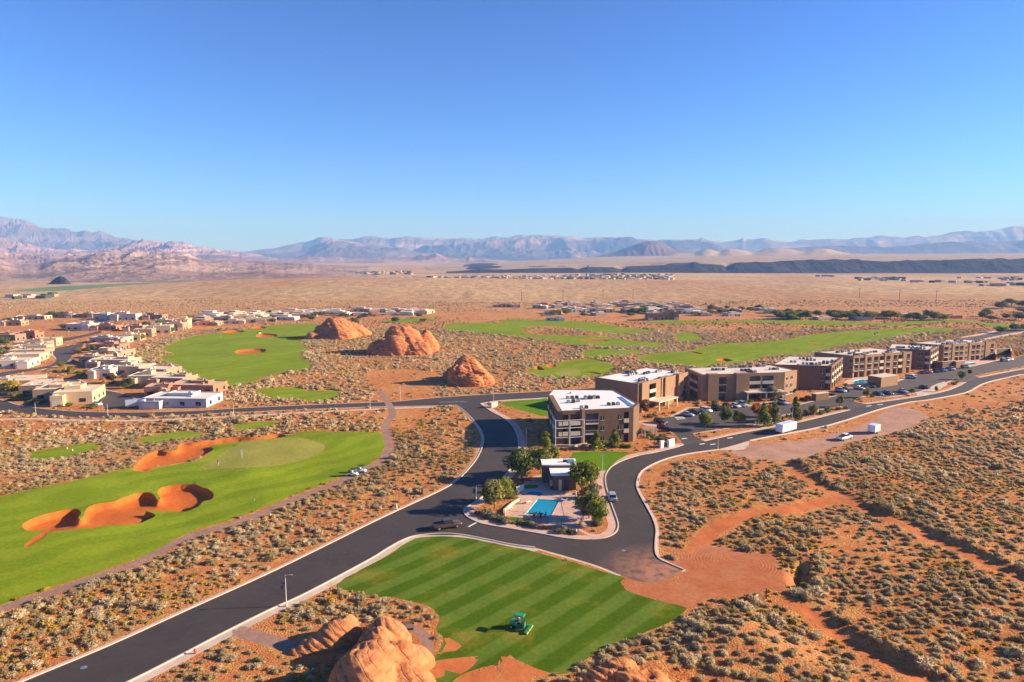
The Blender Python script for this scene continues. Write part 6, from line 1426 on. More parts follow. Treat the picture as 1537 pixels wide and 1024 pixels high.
def vehicle(kind, rear, front, col, label, group=None):
    a, b_ = G(*rear), G(*front); x, y = (a[0] + b_[0]) / 2, (a[1] + b_[1]) / 2; rz = math.atan2(b_[1] - a[1], b_[0] - a[0]); c = CARS[kind]
    root = empty({'sedan': 'sedan', 'suv': 'sport_utility_car', 'pickup': 'pickup_truck'}[kind], (x, y, H(x, y)), rz, label, 'pickup' if kind == 'pickup' else 'car', group)
    m = MB().loft([ring(*q) for q in c['body']]); m.build('body', PT[col], root, 0.04, True)
    g = MB().loft([[(x_, -w, z0), (x_, -w * .86, z1), (x_, w * .86, z1), (x_, w, z0)] for x_, w, z0, z1 in c['cab']]); g.build('window', GLASS, root)
    x0, x1, z0, z1 = c['roof']; w = c['cab'][1][1] * .86; m = MB(); m.box((x0 + x1) / 2, 0, z0, x1 - x0, 2 * w + .04, z1 - z0, 0, .94); ro = m.build('roof', PT[col], root, .02)
    for xx in ((x0 + x1) / 2 - .25,): 
        m = MB(); m.box(xx, 0, c['body'][3][3] - .02, .10, 2 * w + .14, z0 - c['body'][3][3] + .04, 0, .93); m.build('pillar', PT[col], root)
    bw = c['body'][3][1]
    for sx in c['wb']:
        for sy in (-1, 1):
            m = MB(); m.tube((sx, sy * (bw - .22), c['r']), (sx, sy * (bw + .015), c['r']), c['r'], n=14); t_ = m.build('wheel', TYRE, root)
            m = MB(); m.tube((sx, sy * (bw - .05), c['r']), (sx, sy * (bw + .03), c['r']), c['r'] * .6, n=10); m.build('rim', RIM, t_)
    for sy in (-1, 1):
        b0, b1 = c['body'][0], c['body'][-1]; m = MB(); m.box(b1[0] - .06, sy * b1[1] * .78, b1[3] - .22, .16, .32, .16); m.build('headlight', LAMPG, root)
        m = MB(); m.box(b0[0] + .04, sy * b0[1] * .85, b0[3] - .30, .14, .2, .22); m.build('taillight', TAIL, root)
        m = MB(); m.box(c['cab'][-1][0] - .15, sy * (bw + .1), c['cab'][-1][2] + .02, .14, .2, .14); m.build('mirror', PT[col], root)
    if kind == 'pickup': m = MB(); m.box(-1.93, 0, 1.125, 1.75, 1.62, .02); m.build('cargo_bed', DARKM, root)
    if kind == 'pickup':
        m = MB()
        for sy in (-1, 1): m.box(-1.93, sy * .9, 1.12, 1.9, .1, .16)
        m.box(-2.88, 0, 1.12, .1, 1.8, .16); m.build('bed_rail', PT[col], root)
    return root
LG = 'cars parked in the hotel lot'
for q in [
 ('pickup', (648, 796), (693, 789), 'brown', 'dark brown crew cab pickup turning at the junction', None),
 ('suv', (921, 758), (916, 741), 'silver', 'silver car standing at the kerb right of the pool island', None),
 ('suv', (983, 633), (1000, 637), 'black', 'black car beside the maroon one at the lot drive'),
 ('sedan', (987, 641), (1007, 645), 'maroon', 'maroon car nearest the lot drive'),
 ('sedan', (1024, 623), (1040, 625.5), 'silver', 'white silver sedan first in the row before the second wing'),
 ('sedan', (1036, 619.5), (1050, 622), 'black', 'black sedan between two pale cars in the row'),
 ('suv', (1052, 616.5), (1067, 620), 'white', 'white wagon right of the black sedan'),
 ('suv', (1069, 613), (1084, 617), 'black', 'black wagon in the shade before the third wing'),
 ('sedan', (1086, 609), (1097, 613), 'brown', 'rusty brown car in the shade before the third wing'),
 ('sedan', (1099, 609), (1110, 613), 'white', 'white car left of the pale blue one'),
 ('pickup', (1107, 607), (1119, 611.5), 'paleblue', 'pale blue white pickup before the long canopy'),
 ('suv', (1168, 604), (1182, 609), 'silver', 'silver blue car alone at the right end of the third wing'),
 ('suv', (1254, 586.5), (1270, 590), 'silver', 'silver car before the fourth wing'),
 ('sedan', (1264, 585), (1274, 588.5), 'black', 'black car touching the silver one before the fourth wing'),
 ('sedan', (1282, 583), (1297, 585.5), 'silver', 'pale sedan below the green pool'),
 ('sedan', (1296, 580), (1304, 584), 'black', 'black and white looking car right of the pale sedan'),
 ('suv', (1303, 579), (1312, 583), 'grey', 'dark car by the tan pump house'),
 ('sedan', (1311, 591), (1325, 594.5), 'blue', 'blue sedan beside the upper median'),
 ('sedan', (1326, 590), (1339, 593), 'grey', 'dark grey sedan right of the blue one'),
 ('sedan', (1349, 587), (1362, 591), 'silver', 'silver sedan with a bright front at the upper median'),
 ('sedan', (1381, 581.5), (1395, 584.5), 'maroon', 'maroon sedan alone beside the upper median'),
 ('suv', (1360, 567.5), (1374, 568.5), 'paleblue', 'blue grey car at the end of the fifth wing'),
 ('pickup', (1382, 561), (1398, 560.5), 'maroon', 'long maroon pickup below the sixth wing'),
 ('sedan', (1401, 557), (1408, 560), 'black', 'leftmost dark car of the row below the farthest wing'),
 ('sedan', (1408, 556.5), (1414, 559.5), 'black', 'second dark car of the row below the farthest wing'),
 ('sedan', (1414, 555.5), (1420, 558.5), 'silver', 'pale car in the middle of the row below the farthest wing'),
 ('sedan', (1421, 554), (1427, 557), 'blue', 'blue car in the row below the farthest wing'),
 ('sedan', (1427, 553.5), (1432, 556.5), 'white', 'white car at the right end of the row'),
 ('suv', (1442, 553), (1456, 552.5), 'grey', 'dark green grey car before the small blue pool'),
 ('suv', (1501, 543), (1514, 542.5), 'blue', 'blue wagon at the far end of the lot'),
 ('sedan', (1510, 541.5), (1520, 541), 'white', 'white car behind the blue wagon at the far end of the lot'),
 ('sedan', (143, 607), (150, 609), 'white', 'white car parked at the straw coloured corner house', None),
 ('sedan', (108, 541), (112, 546), 'grey', 'grey car on the bend of the side street', None),
]: vehicle(*q[:5], q[5] if len(q) > 5 else LG)

def trailer(rear, front, w, h, col, label, L=None, tongue=True, name='cargo_trailer'):
    a, b_ = G(*rear), G(*front); x, y = (a[0] + b_[0]) / 2, (a[1] + b_[1]) / 2; rz = math.atan2(b_[1] - a[1], b_[0] - a[0]); L = L or math.hypot(b_[0] - a[0], b_[1] - a[1])
    root = empty(name, (x, y, H(x, y)), rz, label, 'trailer'); m = MB(); m.box(0, 0, .62, L, w, h - .62); m.build('box_body', PT[col], root, .08)
    m = MB(); m.box(-L / 2 - .012, 0, .75, .03, w * .86, h - .95); m.build('rear_door', WHITE, root); m = MB(); m.box(0, 0, .48, L * .96, w * .8, .14); m.build('chassis', DARKM, root)
    for sy in (-1, 1):
        for k in ((-.5, .5) if L > 6 else (0,)):
            m = MB(); m.tube((k, sy * (w / 2 - .25), .36), (k, sy * (w / 2 + .02), .36), .36, n=14); t_ = m.build('wheel', TYRE, root); m = MB(); m.tube((k, sy * (w / 2 - .05), .36), (k, sy * (w / 2 + .04), .36), .2, n=10); m.build('rim', RIM, t_)
        m = MB(); m.box(-L / 2 - .02, sy * w * .42, .7, .05, .14, .14); m.build('taillight', TAIL, root)
    if tongue: m = MB(); m.tube((L / 2, -.5, .5), (L / 2 + 1.1, 0, .5), .05); m.tube((L / 2, .5, .5), (L / 2 + 1.1, 0, .5), .05); m.tube((L / 2 + 1.0, 0, .02), (L / 2 + 1.0, 0, .7), .05); m.build('tow_bar', DARKM, root)
    return root
trailer((1167, 652), (1192, 645), 2.5, 3.1, 'white', 'long white box trailer on the road beside the lot', 8.2)
trailer((1305, 652), (1318, 648), 2.4, 2.8, 'white', 'short white box trailer on the brown gravel track', 3.6)
trailer((197, 612), (208, 611), 2.2, 2.9, 'paleblue', 'pale blue white camper parked left of the long white house', 6.0)
vehicle('pickup', (1259, 662), (1276, 657.5), 'white', 'small white pickup on the brown gravel track left of the short trailer')

# ---------------------------------------------------------------- people
def person(loc, rz, pose, shirt, trousers, label, scale=1.0, hat=None, parent=None):
    """one skinned body; pose gives the joints"""
    J = dict(stand=dict(pel=(0, 0, .95), ch=(0, 0, 1.32), nk=(0, 0, 1.50), hd=(.02, 0, 1.66), hR=(0, -.11, .92), kR=(.03, -.13, .50), fR=(-.01, -.14, .07), tR=(.16, -.16, .04), hL=(0, .11, .92), kL=(.05, .15, .50), fL=(.06, .17, .07), tL=(.22, .19, .04),
                       sR=(0, -.20, 1.42), eR=(.12, -.22, 1.16), wR=(.32, -.10, 1.02), sL=(0, .20, 1.42), eL=(.12, .22, 1.16), wL=(.32, .02, 1.00)),
             sit=dict(pel=(0, 0, .50), ch=(-.04, 0, .86), nk=(-.03, 0, 1.04), hd=(0, 0, 1.20), hR=(.02, -.11, .48), kR=(.42, -.15, .54), fR=(.52, -.16, .14), tR=(.70, -.17, .10), hL=(.02, .11, .48), kL=(.42, .15, .54), fL=(.52, .16, .14), tL=(.70, .17, .10),
                      sR=(-.04, -.20, .96), eR=(.08, -.26, .74), wR=(.34, -.16, .72), sL=(-.04, .20, .96), eL=(.08, .26, .74), wL=(.34, .16, .72)))[pose]
    names = list(J); E_ = [('pel', 'ch'), ('ch', 'nk'), ('nk', 'hd'), ('pel', 'hR'), ('hR', 'kR'), ('kR', 'fR'), ('fR', 'tR'), ('pel', 'hL'), ('hL', 'kL'), ('kL', 'fL'), ('fL', 'tL'), ('ch', 'sR'), ('sR', 'eR'), ('eR', 'wR'), ('ch', 'sL'), ('sL', 'eL'), ('eL', 'wL')]
    R = dict(pel=.15, ch=.16, nk=.065, hd=.105, hR=.10, hL=.10, kR=.065, kL=.065, fR=.045, fL=.045, tR=.04, tL=.04, sR=.075, sL=.075, eR=.048, eL=.048, wR=.035, wL=.035)
    verts = [J[n] for n in names]; rad = [R[n] for n in names]; edges = [(names.index(a), names.index(b_)) for a, b_ in E_]
    for s in ('R', 'L'):                                     # five short fingers on each hand
        w = Vector(J['w' + s]); d = (w - Vector(J['e' + s])).normalized(); side = d.cross(Vector((0, 0, 1))).normalized()
        verts.append(tuple(w + d * .07)); rad.append(.032); p = len(verts) - 1; edges.append((names.index('w' + s), p))
        for k, (o_, l) in enumerate(((-.034, .070), (-.011, .080), (.012, .075), (.034, .060), (.05, .03))):
            verts.append(tuple(w + d * (.09 if k < 4 else .05) + side * o_)); rad.append(.010); edges.append((p, len(verts) - 1))
            verts.append(tuple(w + d * (.09 + l if k < 4 else .09) + side * o_ * (1.1 if k < 4 else 1.4) + Vector((0, 0, -.02)))); rad.append(.008); edges.append((len(verts) - 2, len(verts) - 1))
    me = bpy.data.meshes.new('person'); me.from_pydata(verts, edges, []); o = bpy.data.objects.new('person', me); COL.objects.link(o)
    md = o.modifiers.new('skin', 'SKIN'); sv = me.skin_vertices[0].data
    for i, r in enumerate(rad): sv[i].radius = (r, r)
    sv[0].use_root = True
    o.modifiers.new('sub', 'SUBSURF').levels = 1
    dg = bpy.context.evaluated_depsgraph_get(); m2 = bpy.data.meshes.new_from_object(o.evaluated_get(dg)); o.modifiers.clear(); o.data = m2; bpy.data.meshes.remove(me); m2.materials.clear()
    for m_ in (SKIN, shirt, trousers): m2.materials.append(m_)
    kz, nz, pz = J['fR'][2], J['nk'][2], J['pel'][2]
    for f in m2.polygons:
        c = f.center; d1 = min((Vector(c) - Vector(J['w' + s])).length for s in 'RL'); d2 = min((Vector(c) - Vector(J['e' + s])).length for s in 'RL')
        f.material_index = 0 if (c.z > nz + .01 or d1 < .16 or d2 < .10) else (2 if (c.z < pz + .06 and min((Vector(c) - Vector(J['k' + s])).length for s in 'RL') < .55) else 1); f.use_smooth = True
    hd = Vector(J['hd']); f_ = MB(); f_.loft([[(hd.x + .10, -.015, hd.z - .03), (hd.x + .14, -.012, hd.z - .03), (hd.x + .14, .012, hd.z - .03), (hd.x + .10, .015, hd.z - .03)], [(hd.x + .09, -.008, hd.z + .03), (hd.x + .11, -.006, hd.z + .03), (hd.x + .11, .006, hd.z + .03), (hd.x + .09, .008, hd.z + .03)]])
    for q in (-1, 1): f_.box(hd.x + .0, q * .108, hd.z - .03, .05, .02, .06)
    f_.build('face_features', SKIN, o)
    h_ = MB(); h_.loft([[(hd.x - .01 + math.cos(t_ * .785) * r_, math.sin(t_ * .785) * r_, hd.z + z_) for t_ in range(8)] for r_, z_ in ((.118, .03), (.115, .08), (.085, .115), (.03, .13))])
    if hat: h_.box(hd.x + .14, 0, hd.z + .04, .12, .15, .015)
    h_.build('hat' if hat else 'hair', hat or DARKM, o, 0, True)
    o.location = loc; o.rotation_euler = (0, 0, rz); o.scale = (scale,) * 3; tag(o, label, 'person'); return o
CL_dark = simple('dark_cloth', (.02, .02, .025), .9); CL_blue = simple('navy_cloth', (.02, .03, .09), .9); CL_white = simple('white_cloth', (.7, .7, .7), .9); CL_grey = simple('grey_cloth', (.3, .3, .33), .9)
x, y, z = G(327.5, 699); person((x, y, z), 0.3, 'stand', CL_dark, CL_grey, 'golfer in black standing at the left edge of the putting green')
x, y, z = G(784, 503); person((x, y, z), 2.0, 'stand', CL_blue, CL_dark, 'tiny golfer on the far middle fairway', 1.0)

# ---------------------------------------------------------------- ride on mower
def mower():
    a, b_ = G(770, 945), G(789, 941); x, y = (a[0] + b_[0]) / 2, (a[1] + b_[1]) / 2; rz = math.radians(-22); z = H(x, y); gr = PT['green']; yel = simple('yellow_rim', (.65, .50, .05), .5)
    root = empty('riding_mower', (x, y, z), rz, 'green ride on lawn mower with a green sun canopy on the striped lawn', 'mower')
    m = MB(); m.loft([ring(-1.45, .42, .55, 1.02), ring(-1.3, .5, .5, 1.15), ring(-.45, .52, .5, 1.12), ring(-.3, .45, .5, .95)]); m.build('engine_hood', gr, root, .03, True)
    m = MB(); m.box(.2, 0, .42, 1.5, .9, .16); m.box(.85, 0, .58, .1, .7, .5); m.build('deck_frame', gr, root)
    m = MB(); m.box(-.1, 0, .72, .5, .55, .12); m.box(-.36, 0, .82, .12, .52, .5, 0, .9); m.build('seat', DARKM, root, .03)
    m = MB(); m.tube((.75, 0, .6), (.5, 0, 1.15), .03); w_ = m.build('steering_column', DARKM, root); m = MB(); m.tube((.50, 0, 1.13), (.485, 0, 1.17), .19, n=14); m.build('steering_wheel', DARKM, w_)
    for sy in (-1, 1): m = MB(); m.tube((-.42, sy * .42, .6), (-.38, sy * .42, 2.12), .035); m.tube((.72, sy * .42, .6), (.55, sy * .42, 2.12), .03); m.build('roof_post', DARKM, root)
    m = MB(); m.loft([[(-.72, -.62, 2.10), (-.72, .62, 2.10), (-.66, .5, 2.22), (-.66, -.5, 2.22)], [(.85, -.62, 2.10), (.85, .62, 2.10), (.76, .5, 2.22), (.76, -.5, 2.22)]]); m.build('canopy', gr, root, .03)
    for sx, sy, r in ((.65, -.62, .36), (.65, .62, .36), (-1.05, -.52, .28), (-1.05, .52, .28)):
        m = MB(); m.tube((sx, sy - .14, r), (sx, sy + .14, r), r, n=16); t_ = m.build('wheel', TYRE, root); m = MB(); m.tube((sx, sy - .16, r), (sx, sy + .16, r), r * .5, n=12); m.build('rim', yel, t_)
    for k, (sx, sy) in enumerate(((1.45, -.95), (1.45, 0), (1.45, .95), (-.1, -.75), (-.1, .75))):
        m = MB(); m.tube((sx, sy - .36, .2), (sx, sy + .36, .2), .13, n=12); m.box(sx + .02, sy, .30, .34, .8, .05); c_ = m.build('cutting_reel', gr, root); m = MB(); m.tube((sx + .22, sy - .38, .08), (sx + .22, sy + .38, .08), .07, n=10); m.build('roller', yel, c_)
    m = MB(); 
    for sy in (-.95, 0, .95): m.tube((.8, sy * .35, .48), (1.4, sy, .32), .04)
    m.build('lift_arm', gr, root)
    v = Vector((math.cos(rz), math.sin(rz), 0)); p = Vector((x, y, z)) - v * .06; person((p.x, p.y, z + .36), rz, 'sit', CL_blue, CL_dark, 'mower driver in navy shirt sitting under the green canopy', 1.0, CL_white)
mower()

# ---------------------------------------------------------------- golf carts
def cart(px, py, rz, label):
    x, y, z = G(px, py); root = empty('golf_cart', (x, y, z), rz, label, 'golf cart', 'golf carts')
    m = MB(); m.loft([ring(-1.15, .52, .28, .72), ring(-.5, .58, .22, .70), ring(-.1, .58, .22, .45), ring(.5, .58, .22, .45), ring(.75, .55, .22, .88), ring(1.2, .42, .3, .62)]); m.build('body', WHITE, root, .03, True)
    m = MB(); m.box(-.25, 0, .62, .5, 1.05, .14); m.box(-.52, 0, .72, .1, 1.0, .45); m.build('seat', CREAM, root, .02)
    for sx, sy in ((-.75, -.5), (-.75, .5), (.75, -.5), (.75, .5)): m = MB(); m.tube((sx, sy, .6), (sx * .85, sy * .96, 1.82), .02, n=6); m.build('roof_post', DARKM, root)
    m = MB(); m.box(-.05, 0, 1.80, 1.7, 1.2, .08, 0, .92); m.build('roof', DARKM, root, .02); m = MB(); m.box(.73, 0, .9, .02, .95, .85); m.build('windshield', GLASSB, root)
    for sx in (-.8, .82):
        for sy in (-1, 1): m = MB(); m.tube((sx, sy * .42, .22), (sx, sy * .60, .22), .22, n=12); t_ = m.build('wheel', TYRE, root); m = MB(); m.tube((sx, sy * .5, .22), (sx, sy * .61, .22), .11, n=10); m.build('rim', RIM, t_)
    for k in (-.22, .22): m = MB(); m.tube((-1.2, k, .5), (-1.4, k, 1.25), .13, .15, 10); m.build('golf_bag', CL_dark if k > 0 else CL_blue, root)
    m = MB(); m.tube((.55, .25, .5), (.4, .25, 1.0), .025); m.build('steering_column', DARKM, root)
cart(531, 714, -0.35, 'golf cart with white body, left one of the pair on the brown path'); cart(543, 709, -0.3, 'golf cart with white body, right one of the pair on the brown path')
cart(929, 526, 0.3, 'lone golf cart among shrubs beyond the second hotel wing'); cart(389, 501, 1.2, 'lone golf cart beside the far left bunker'); cart(1315, 502.5, 0.2, 'lone golf cart on the long right fairway')

def flag(px, py, label, h=2.6):
    x, y, z = G(px, py); root = empty('golf_flag', (x, y, z), 0, label, 'flag'); m = MB(); m.tube((0, 0, -.1), (0, 0, h), .035, n=6); m.build('pole', WHITE, root); m = MB(); m.loft([[(0.02, -.02, h - .55), (0.02, .02, h - .55), (.02, .02, h), (.02, -.02, h)], [(-.6, .06, h - .42), (-.6, .09, h - .42), (-.6, .09, h - .12), (-.6, .06, h - .12)]]); m.build('cloth', WHITE, root)
flag(363.5, 688, 'white flag pin on the pale putting green'); flag(332, 508, 'white flag pin on the far left fairway', 3.4)
def post_marker(px, py, label, name='tee_marker', h=.5, col=WHITE, r=.12, cat_='marker', group=None):
    x, y, z = G(px, py); m = MB(); m.tube((0, 0, -.2), (0, 0, h), r, r * .9, 10); m.tube((0, 0, h), (0, 0, h + r * .8), r * .9, r * .3, 10); o = m.build(name, col, None, 0, True); o.location = (x, y, z); tag(o, label, cat_, group); return o
post_marker(101, 674, 'left of two white tee markers on the small left tee', group='white tee markers'); post_marker(109, 677, 'right of two white tee markers on the small left tee', group='white tee markers')
post_marker(382, 750.5, 'white yardage disc on the near fairway', 'yardage_marker', .06, CREAM, .14)
post_marker(865, 802, 'thin white post at the island kerb below the olive tree', 'bollard', 1.0, WHITE, .14, 'post'); post_marker(595, 765, 'pale pipe post in the shrubs by the main road', 'pipe_post', 1.2, CREAM, .2, 'post')

# ---------------------------------------------------------------- street lamps
def banner_cloth():
    m, t, b = new_mat('patchwork_banner'); v = t.nodes.new('ShaderNodeTexVoronoi'); v.inputs['Scale'].default_value = 3.2; _link(t, pos(t), v.inputs['Vector'])
    s = t.nodes.new('ShaderNodeSeparateColor'); _link(t, v.outputs['Color'], s.inputs[0]); r = ramp(t, s.outputs[0], [(0.0, (.03, .04, .16)), (0.3, (.5, .45, .4)), (0.5, (.42, .12, .04)), (0.75, (.02, .05, .03)), (0.9, (.3, .2, .35))], 'CONSTANT')
    _link(t, r.outputs[0], b.inputs['Base Color']); return m
BAN = simple('banner_red', (.40, .06, .05), .8); BANB = simple('banner_blue', (.04, .06, .25), .8); BANC = banner_cloth(); TEAL = simple('teal_cloth', (.02, .16, .12), .8)
def lamp(px, py, h, label, banner=None, double=False, rz=0.0):
    x, y, z = G(px, py); root = empty('street_lamp', (x, y, z), rz, label, 'street lamp', 'street lamps'); m = MB(); m.tube((0, 0, -.2), (0, 0, .5), .16, .14, 10); m.build('base', CREAM, root); m = MB(); m.tube((0, 0, .4), (0, 0, h), .085, .055, 8); m.build('pole', RAILM, root)
    for s in ((-1, 1) if double else (1,)):
        m = MB(); m.tube((0, 0, h - .1), (s * .7, 0, h + .05), .035, n=6); a = m.build('arm', RAILM, root); m = MB(); m.box(s * .85, 0, h - .04, .6, .26, .12, 0, .85); m.build('lamp_head', METAL, a)
    if banner:
        for k, c in enumerate(banner): m = MB(); m.box(-.42, 0, (h - 2.4) if len(banner) == 1 else h - 1.3 - k * .62, .62, .04, 1.5 if len(banner) == 1 else .58); m.build('banner', c, root)
LMP = [(430, 910, 5.2, 'tall street lamp with a colourful banner beside the main road in the foreground', (BANC,)), (714.6, 749, 3.2, 'short pole with a teal banner at the west corner of the island', (TEAL, TEAL)), (904, 716, 5.6, 'street lamp at the kerb right of the small garden lawn', None, True), (790, 669, 5.4, 'street lamp on the walk left of the nearest hotel wing'),
       (741, 604, 5.6, 'street lamp behind the stone entry marker at the junction'), (601, 601, 6.0, 'street lamp on the far side of the cross road by the orange clearing'), (555.7, 613.5, 6.2, 'street lamp on the cross road left of the cart path crossing'), (351, 625, 5.0, 'street lamp along the pale footpath below the far fairway', ), (54, 623, 4.6, 'street lamp on the cross road at the left edge'), (162, 624, 4.6, 'street lamp by the side street mouth'),
       (1077.5, 674.5, 6.0, 'double street lamp at the gravel driveway', None, True), (1189, 634, 6.0, 'double street lamp in front of the tall dark tree', None, True), (1320, 613, 5.0, 'street lamp on the road edge below the blue sedan'), (250, 594, 4.6, 'street lamp beside the red brown cube house'), (71, 573, 4.6, 'street lamp on the side street behind the town houses'), (1466, 517, 5.0, 'street lamp on the far road right of the farthest wing')]
for q in LMP: lamp(*q)
# thin power poles out on the plain
def power_pole(px, py, h):
    x, y, z = G(px, py); root = empty('power_pole', (x, y, z), 0, 'thin power pole standing on the plain beyond the far houses', 'power pole', 'power poles on the plain'); m = MB(); m.tube((0, 0, -1), (0, 0, h), .28, .18, 6); m.build('pole', BARK, root); m = MB(); m.box(0, 0, h - 1.5, 3.2, .2, .2); m.build('crossarm', BARK, root)
for px, py in ((783, 453), (845, 452), (905, 450), (950, 448), (1290, 447), (1350, 449), (1405, 450)): power_pole(px, py, 13)

# ---------------------------------------------------------------- fence gate, bench, hydrant
def gate():
    a, b_ = G(1121, 905), G(1150, 899); x, y, z = a; rz = math.atan2(b_[1] - a[1], b_[0] - a[0]); L = math.hypot(b_[0] - a[0], b_[1] - a[1]); root = empty('pipe_gate', (x, y, z), rz, 'rusty pipe gate with a small white sign across the dirt track', 'gate'); RST = simple('rust_metal', (.16, .06, .03), .8)
    for q in (0, L): m = MB(); m.tube((q, 0, -.3), (q, 0, 1.75 if q else 1.45), .12, n=8); m.build('post', RST, root)
    m = MB()
    for k in range(5): m.tube((.1, 0, .35 + k * .24), (L - .1, 0, .35 + k * .24), .035, n=6)
    for q in (.1, L / 2, L - .1): m.tube((q, 0, .3), (q, 0, 1.35), .035, n=6)
    m.build('gate_bars', RST, root); m = MB(); m.box(L * .5, -.05, .78, .45, .03, .32); m.build('sign_plate', WHITE, root)
    m = MB(); m.tube((-3.6, .3, -.2), (-3.6, .3, .8), .07, n=6); m.tube((-3.6, .3, .6), (0, 0, .7), .03, n=6); m.build('side_rail', RST, root)
gate()
def bench():
    x, y, z = G(612, 946); root = empty('park_bench', (x, y, z + .02), 0.15, 'weathered wooden bench behind the big foreground boulder', 'bench'); WD = simple('grey_wood', (.20, .14, .11), .9)
    m = MB(); 
    for k in range(4): m.box(0, k * .13, .45, 1.9, .11, .05)
    m.build('seat', WD, root); m = MB()
    for k in range(3): m.box(0, .50 + k * .03, .62 + k * .16, 1.9, .05, .12)
    m.build('backrest', WD, root)
    for s in (-.8, .8): m = MB(); m.box(s, .2, 0, .08, .6, .45); m.box(s, .5, .45, .08, .06, .6); m.build('leg', DARKM, root)
bench()
def hydrant(px, py, label):
    x, y, z = G(px, py); root = empty('fire_hydrant', (x, y, z), 0, label, 'hydrant'); m = MB(); m.tube((0, 0, -.1), (0, 0, .62), .14, .13, 10); m.tube((0, 0, .62), (0, 0, .78), .13, .05, 10); m.build('barrel', PT['red'], root, 0, True); m = MB(); m.tube((-.24, 0, .45), (.24, 0, .45), .07, n=8); m.build('nozzle', PT['red'], root)
hydrant(293, 981, 'small red hydrant on the walk of the main road at the lower left'); hydrant(958, 722, 'small red hydrant at the inner bend of the upper road')
# pool furniture and fence
def table_set(px, py, label):
    x, y, z = G(px, py); root = empty('patio_table', (x, y, z), 0.1, label, 'table', 'patio tables by the pool'); m = MB(); m.tube((0, 0, .68), (0, 0, .73), .55, n=14); m.build('table_top', DARKM, root); m = MB(); m.tube((0, 0, 0), (0, 0, .68), .05); m.build('leg', DARKM, root)
    for k in range(3):
        a = k * 2.1 + .4; cx, cy_ = x + math.cos(a) * .95, y + math.sin(a) * .95; c = empty('patio_chair', (cx, cy_, z), a, 'dark chair pulled up to the %s' % label.replace('round dark ', ''), 'chair', 'patio chairs'); m = MB(); m.box(0, 0, .40, .48, .48, .05); m.build('seat', DARKM, c); m = MB(); m.box(.24, 0, .42, .05, .48, .5); m.build('backrest', DARKM, c)
        for p in ((-.2, -.2), (-.2, .2), (.2, -.2), (.2, .2)): m = MB(); m.box(p[0], p[1], 0, .04, .04, .42); m.build('leg', DARKM, c)
table_set(802, 775.5, 'round dark table left at the front edge of the pool'); table_set(812, 776, 'round dark table right at the front edge of the pool')
def lounger(px, py, rz, label):
    x, y, z = G(px, py); root = empty('sun_lounger', (x, y, z), rz, label, 'sun lounger', 'sun loungers by the pool'); m = MB(); m.box(0, 0, .3, 1.3, .6, .07); m.build('seat', WHITE, root); m = MB(); m.add([(-.65, -.3, .34), (-1.15, -.3, .85), (-1.15, .3, .85), (-.65, .3, .34), (-.6, -.3, .3), (-1.1, -.3, .81), (-1.1, .3, .81), (-.6, .3, .3)], [(0, 1, 2, 3), (7, 6, 5, 4), (0, 4, 5, 1), (3, 2, 6, 7), (1, 5, 6, 2), (0, 3, 7, 4)]); m.build('backrest', WHITE, root)
    for p in ((-.55, -.25), (-.55, .25), (.55, -.25), (.55, .25)): m = MB(); m.box(p[0], p[1], 0, .05, .05, .31); m.build('leg', WHITE, root)
lounger(793, 755, .6, 'white lounger at the left rear corner of the pool'); lounger(846, 752, 2.4, 'white lounger at the right rear corner of the pool'); lounger(868, 781, 1.6, 'white lounger near the olive tree'); lounger(765, 764, .6, 'white lounger by the low pale wall'); lounger(867, 741, 1.7, 'white lounger right of the pool house')
def fence(pts, label, h=1.5):
    P = [G(*p) for p in pts]; o = P[0]; root = empty('pool_fence', o, 0, label, 'fence'); k = 0
    for a, b_ in zip(P[:-1], P[1:]):
        A_, B_ = Vector(a) - Vector(o), Vector(b_) - Vector(o); L = (B_ - A_).length; n = max(1, int(L / 2.4)); m = MB()
        for zz in (.15, h): m.tube(A_ + Vector((0, 0, zz)), B_ + Vector((0, 0, zz)), .025, n=5)
        for i in range(int(L / .16)): q = A_.lerp(B_, i * .16 / L); m.tube(q + Vector((0, 0, .12)), q + Vector((0, 0, h)), .009, n=4)
        m.build('fence_panel', DARKM, root)
        for i in range(n): q = A_.lerp(B_, i / n); m = MB(); m.tube(q - Vector((0, 0, .2)), q + Vector((0, 0, h + .08)), .045, n=6); m.build('post', DARKM, root)
fence([(757, 776), (785, 779), (803, 783), (842, 790), (866, 796)], 'thin dark rail fence along the front of the pool deck')
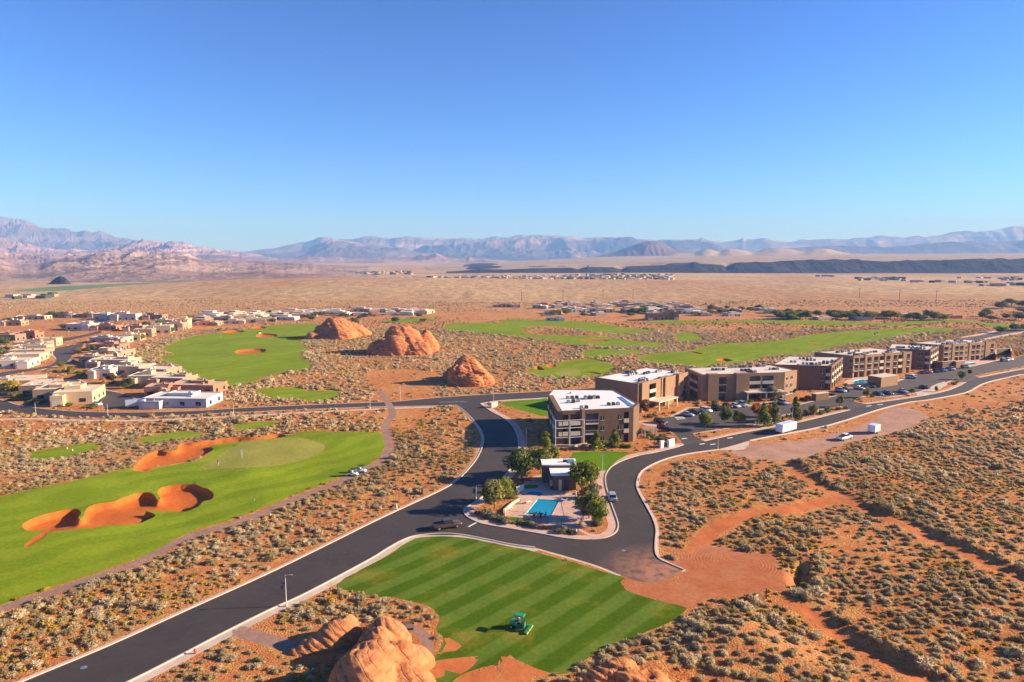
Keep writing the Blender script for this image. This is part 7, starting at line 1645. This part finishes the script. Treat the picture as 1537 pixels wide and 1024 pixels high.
fence([(868, 796), (876, 780), (870, 762), (866, 742)], 'thin dark rail fence along the right side of the pool deck')
def gate_panel():
    x, y, z = G(777, 741); m = MB(); c = [(0, 0, 0), (1.2, 1.6, 0)]; root = empty('pool_gate', (x, y, z), math.radians(52), 'white slatted pool gate panels beside the small round tree', 'gate')
    for k in range(3):
        m = MB(); 
        for i in range(5): m.box(k * 1.0, 0, .25 + i * .3, .9, .05, .2)
        m.build('gate_panel', WHITE, root)
        m = MB(); m.box(k * 1.0 - .48, 0, 0, .06, .08, 1.9); m.build('post', WHITE, root)
gate_panel()
# painted marks on the roads
def mark(p, q, w, label_name='road_marking'):
    a, b_ = G(*p), G(*q); L = math.hypot(b_[0] - a[0], b_[1] - a[1]); rz = math.atan2(b_[1] - a[1], b_[0] - a[0]); x, y = (a[0] + b_[0]) / 2, (a[1] + b_[1]) / 2; n = max(2, int(L / 1.0)); v = []
    for i in range(n + 1):
        t_ = i / n; cx, cy_ = a[0] + (b_[0] - a[0]) * t_, a[1] + (b_[1] - a[1]) * t_
        for s in (-.5, .5): qx, qy = cx - math.sin(rz) * w * s, cy_ + math.cos(rz) * w * s; v.append((qx, qy, H(qx, qy) + .02))
    f = [(2 * i, 2 * i + 2, 2 * i + 3, 2 * i + 1) for i in range(n)]; m = MB().add(v, f); tag(m.build(label_name, WHITE), kind='structure')
mark((703, 791), (716, 784), .35); mark((660, 604), (700, 603), .2)
for px, py in ((1027, 659), (1054, 667), (1070, 667.5), (1096, 658), (1321, 608), (1304, 610), (1390, 593)): mark((px - 4, py), (px + 4, py - 1), .6)
for k in range(5): mark((1018 + k * 2.6, 630 - k * .3), (1013 + k * 2.6, 626 - k * .3), .3)
def manhole(px, py):
    x, y, z = G(px, py); m = MB(); m.tube((x, y, z - .05), (x, y, z + .02), .42, n=16); tag(m.build('manhole_cover', METAL), 'round iron manhole cover in the lower road' if px > 900 else 'round iron manhole cover in the main road', 'manhole cover')
manhole(936, 826.5); manhole(126, 1002)
def mast():
    pass
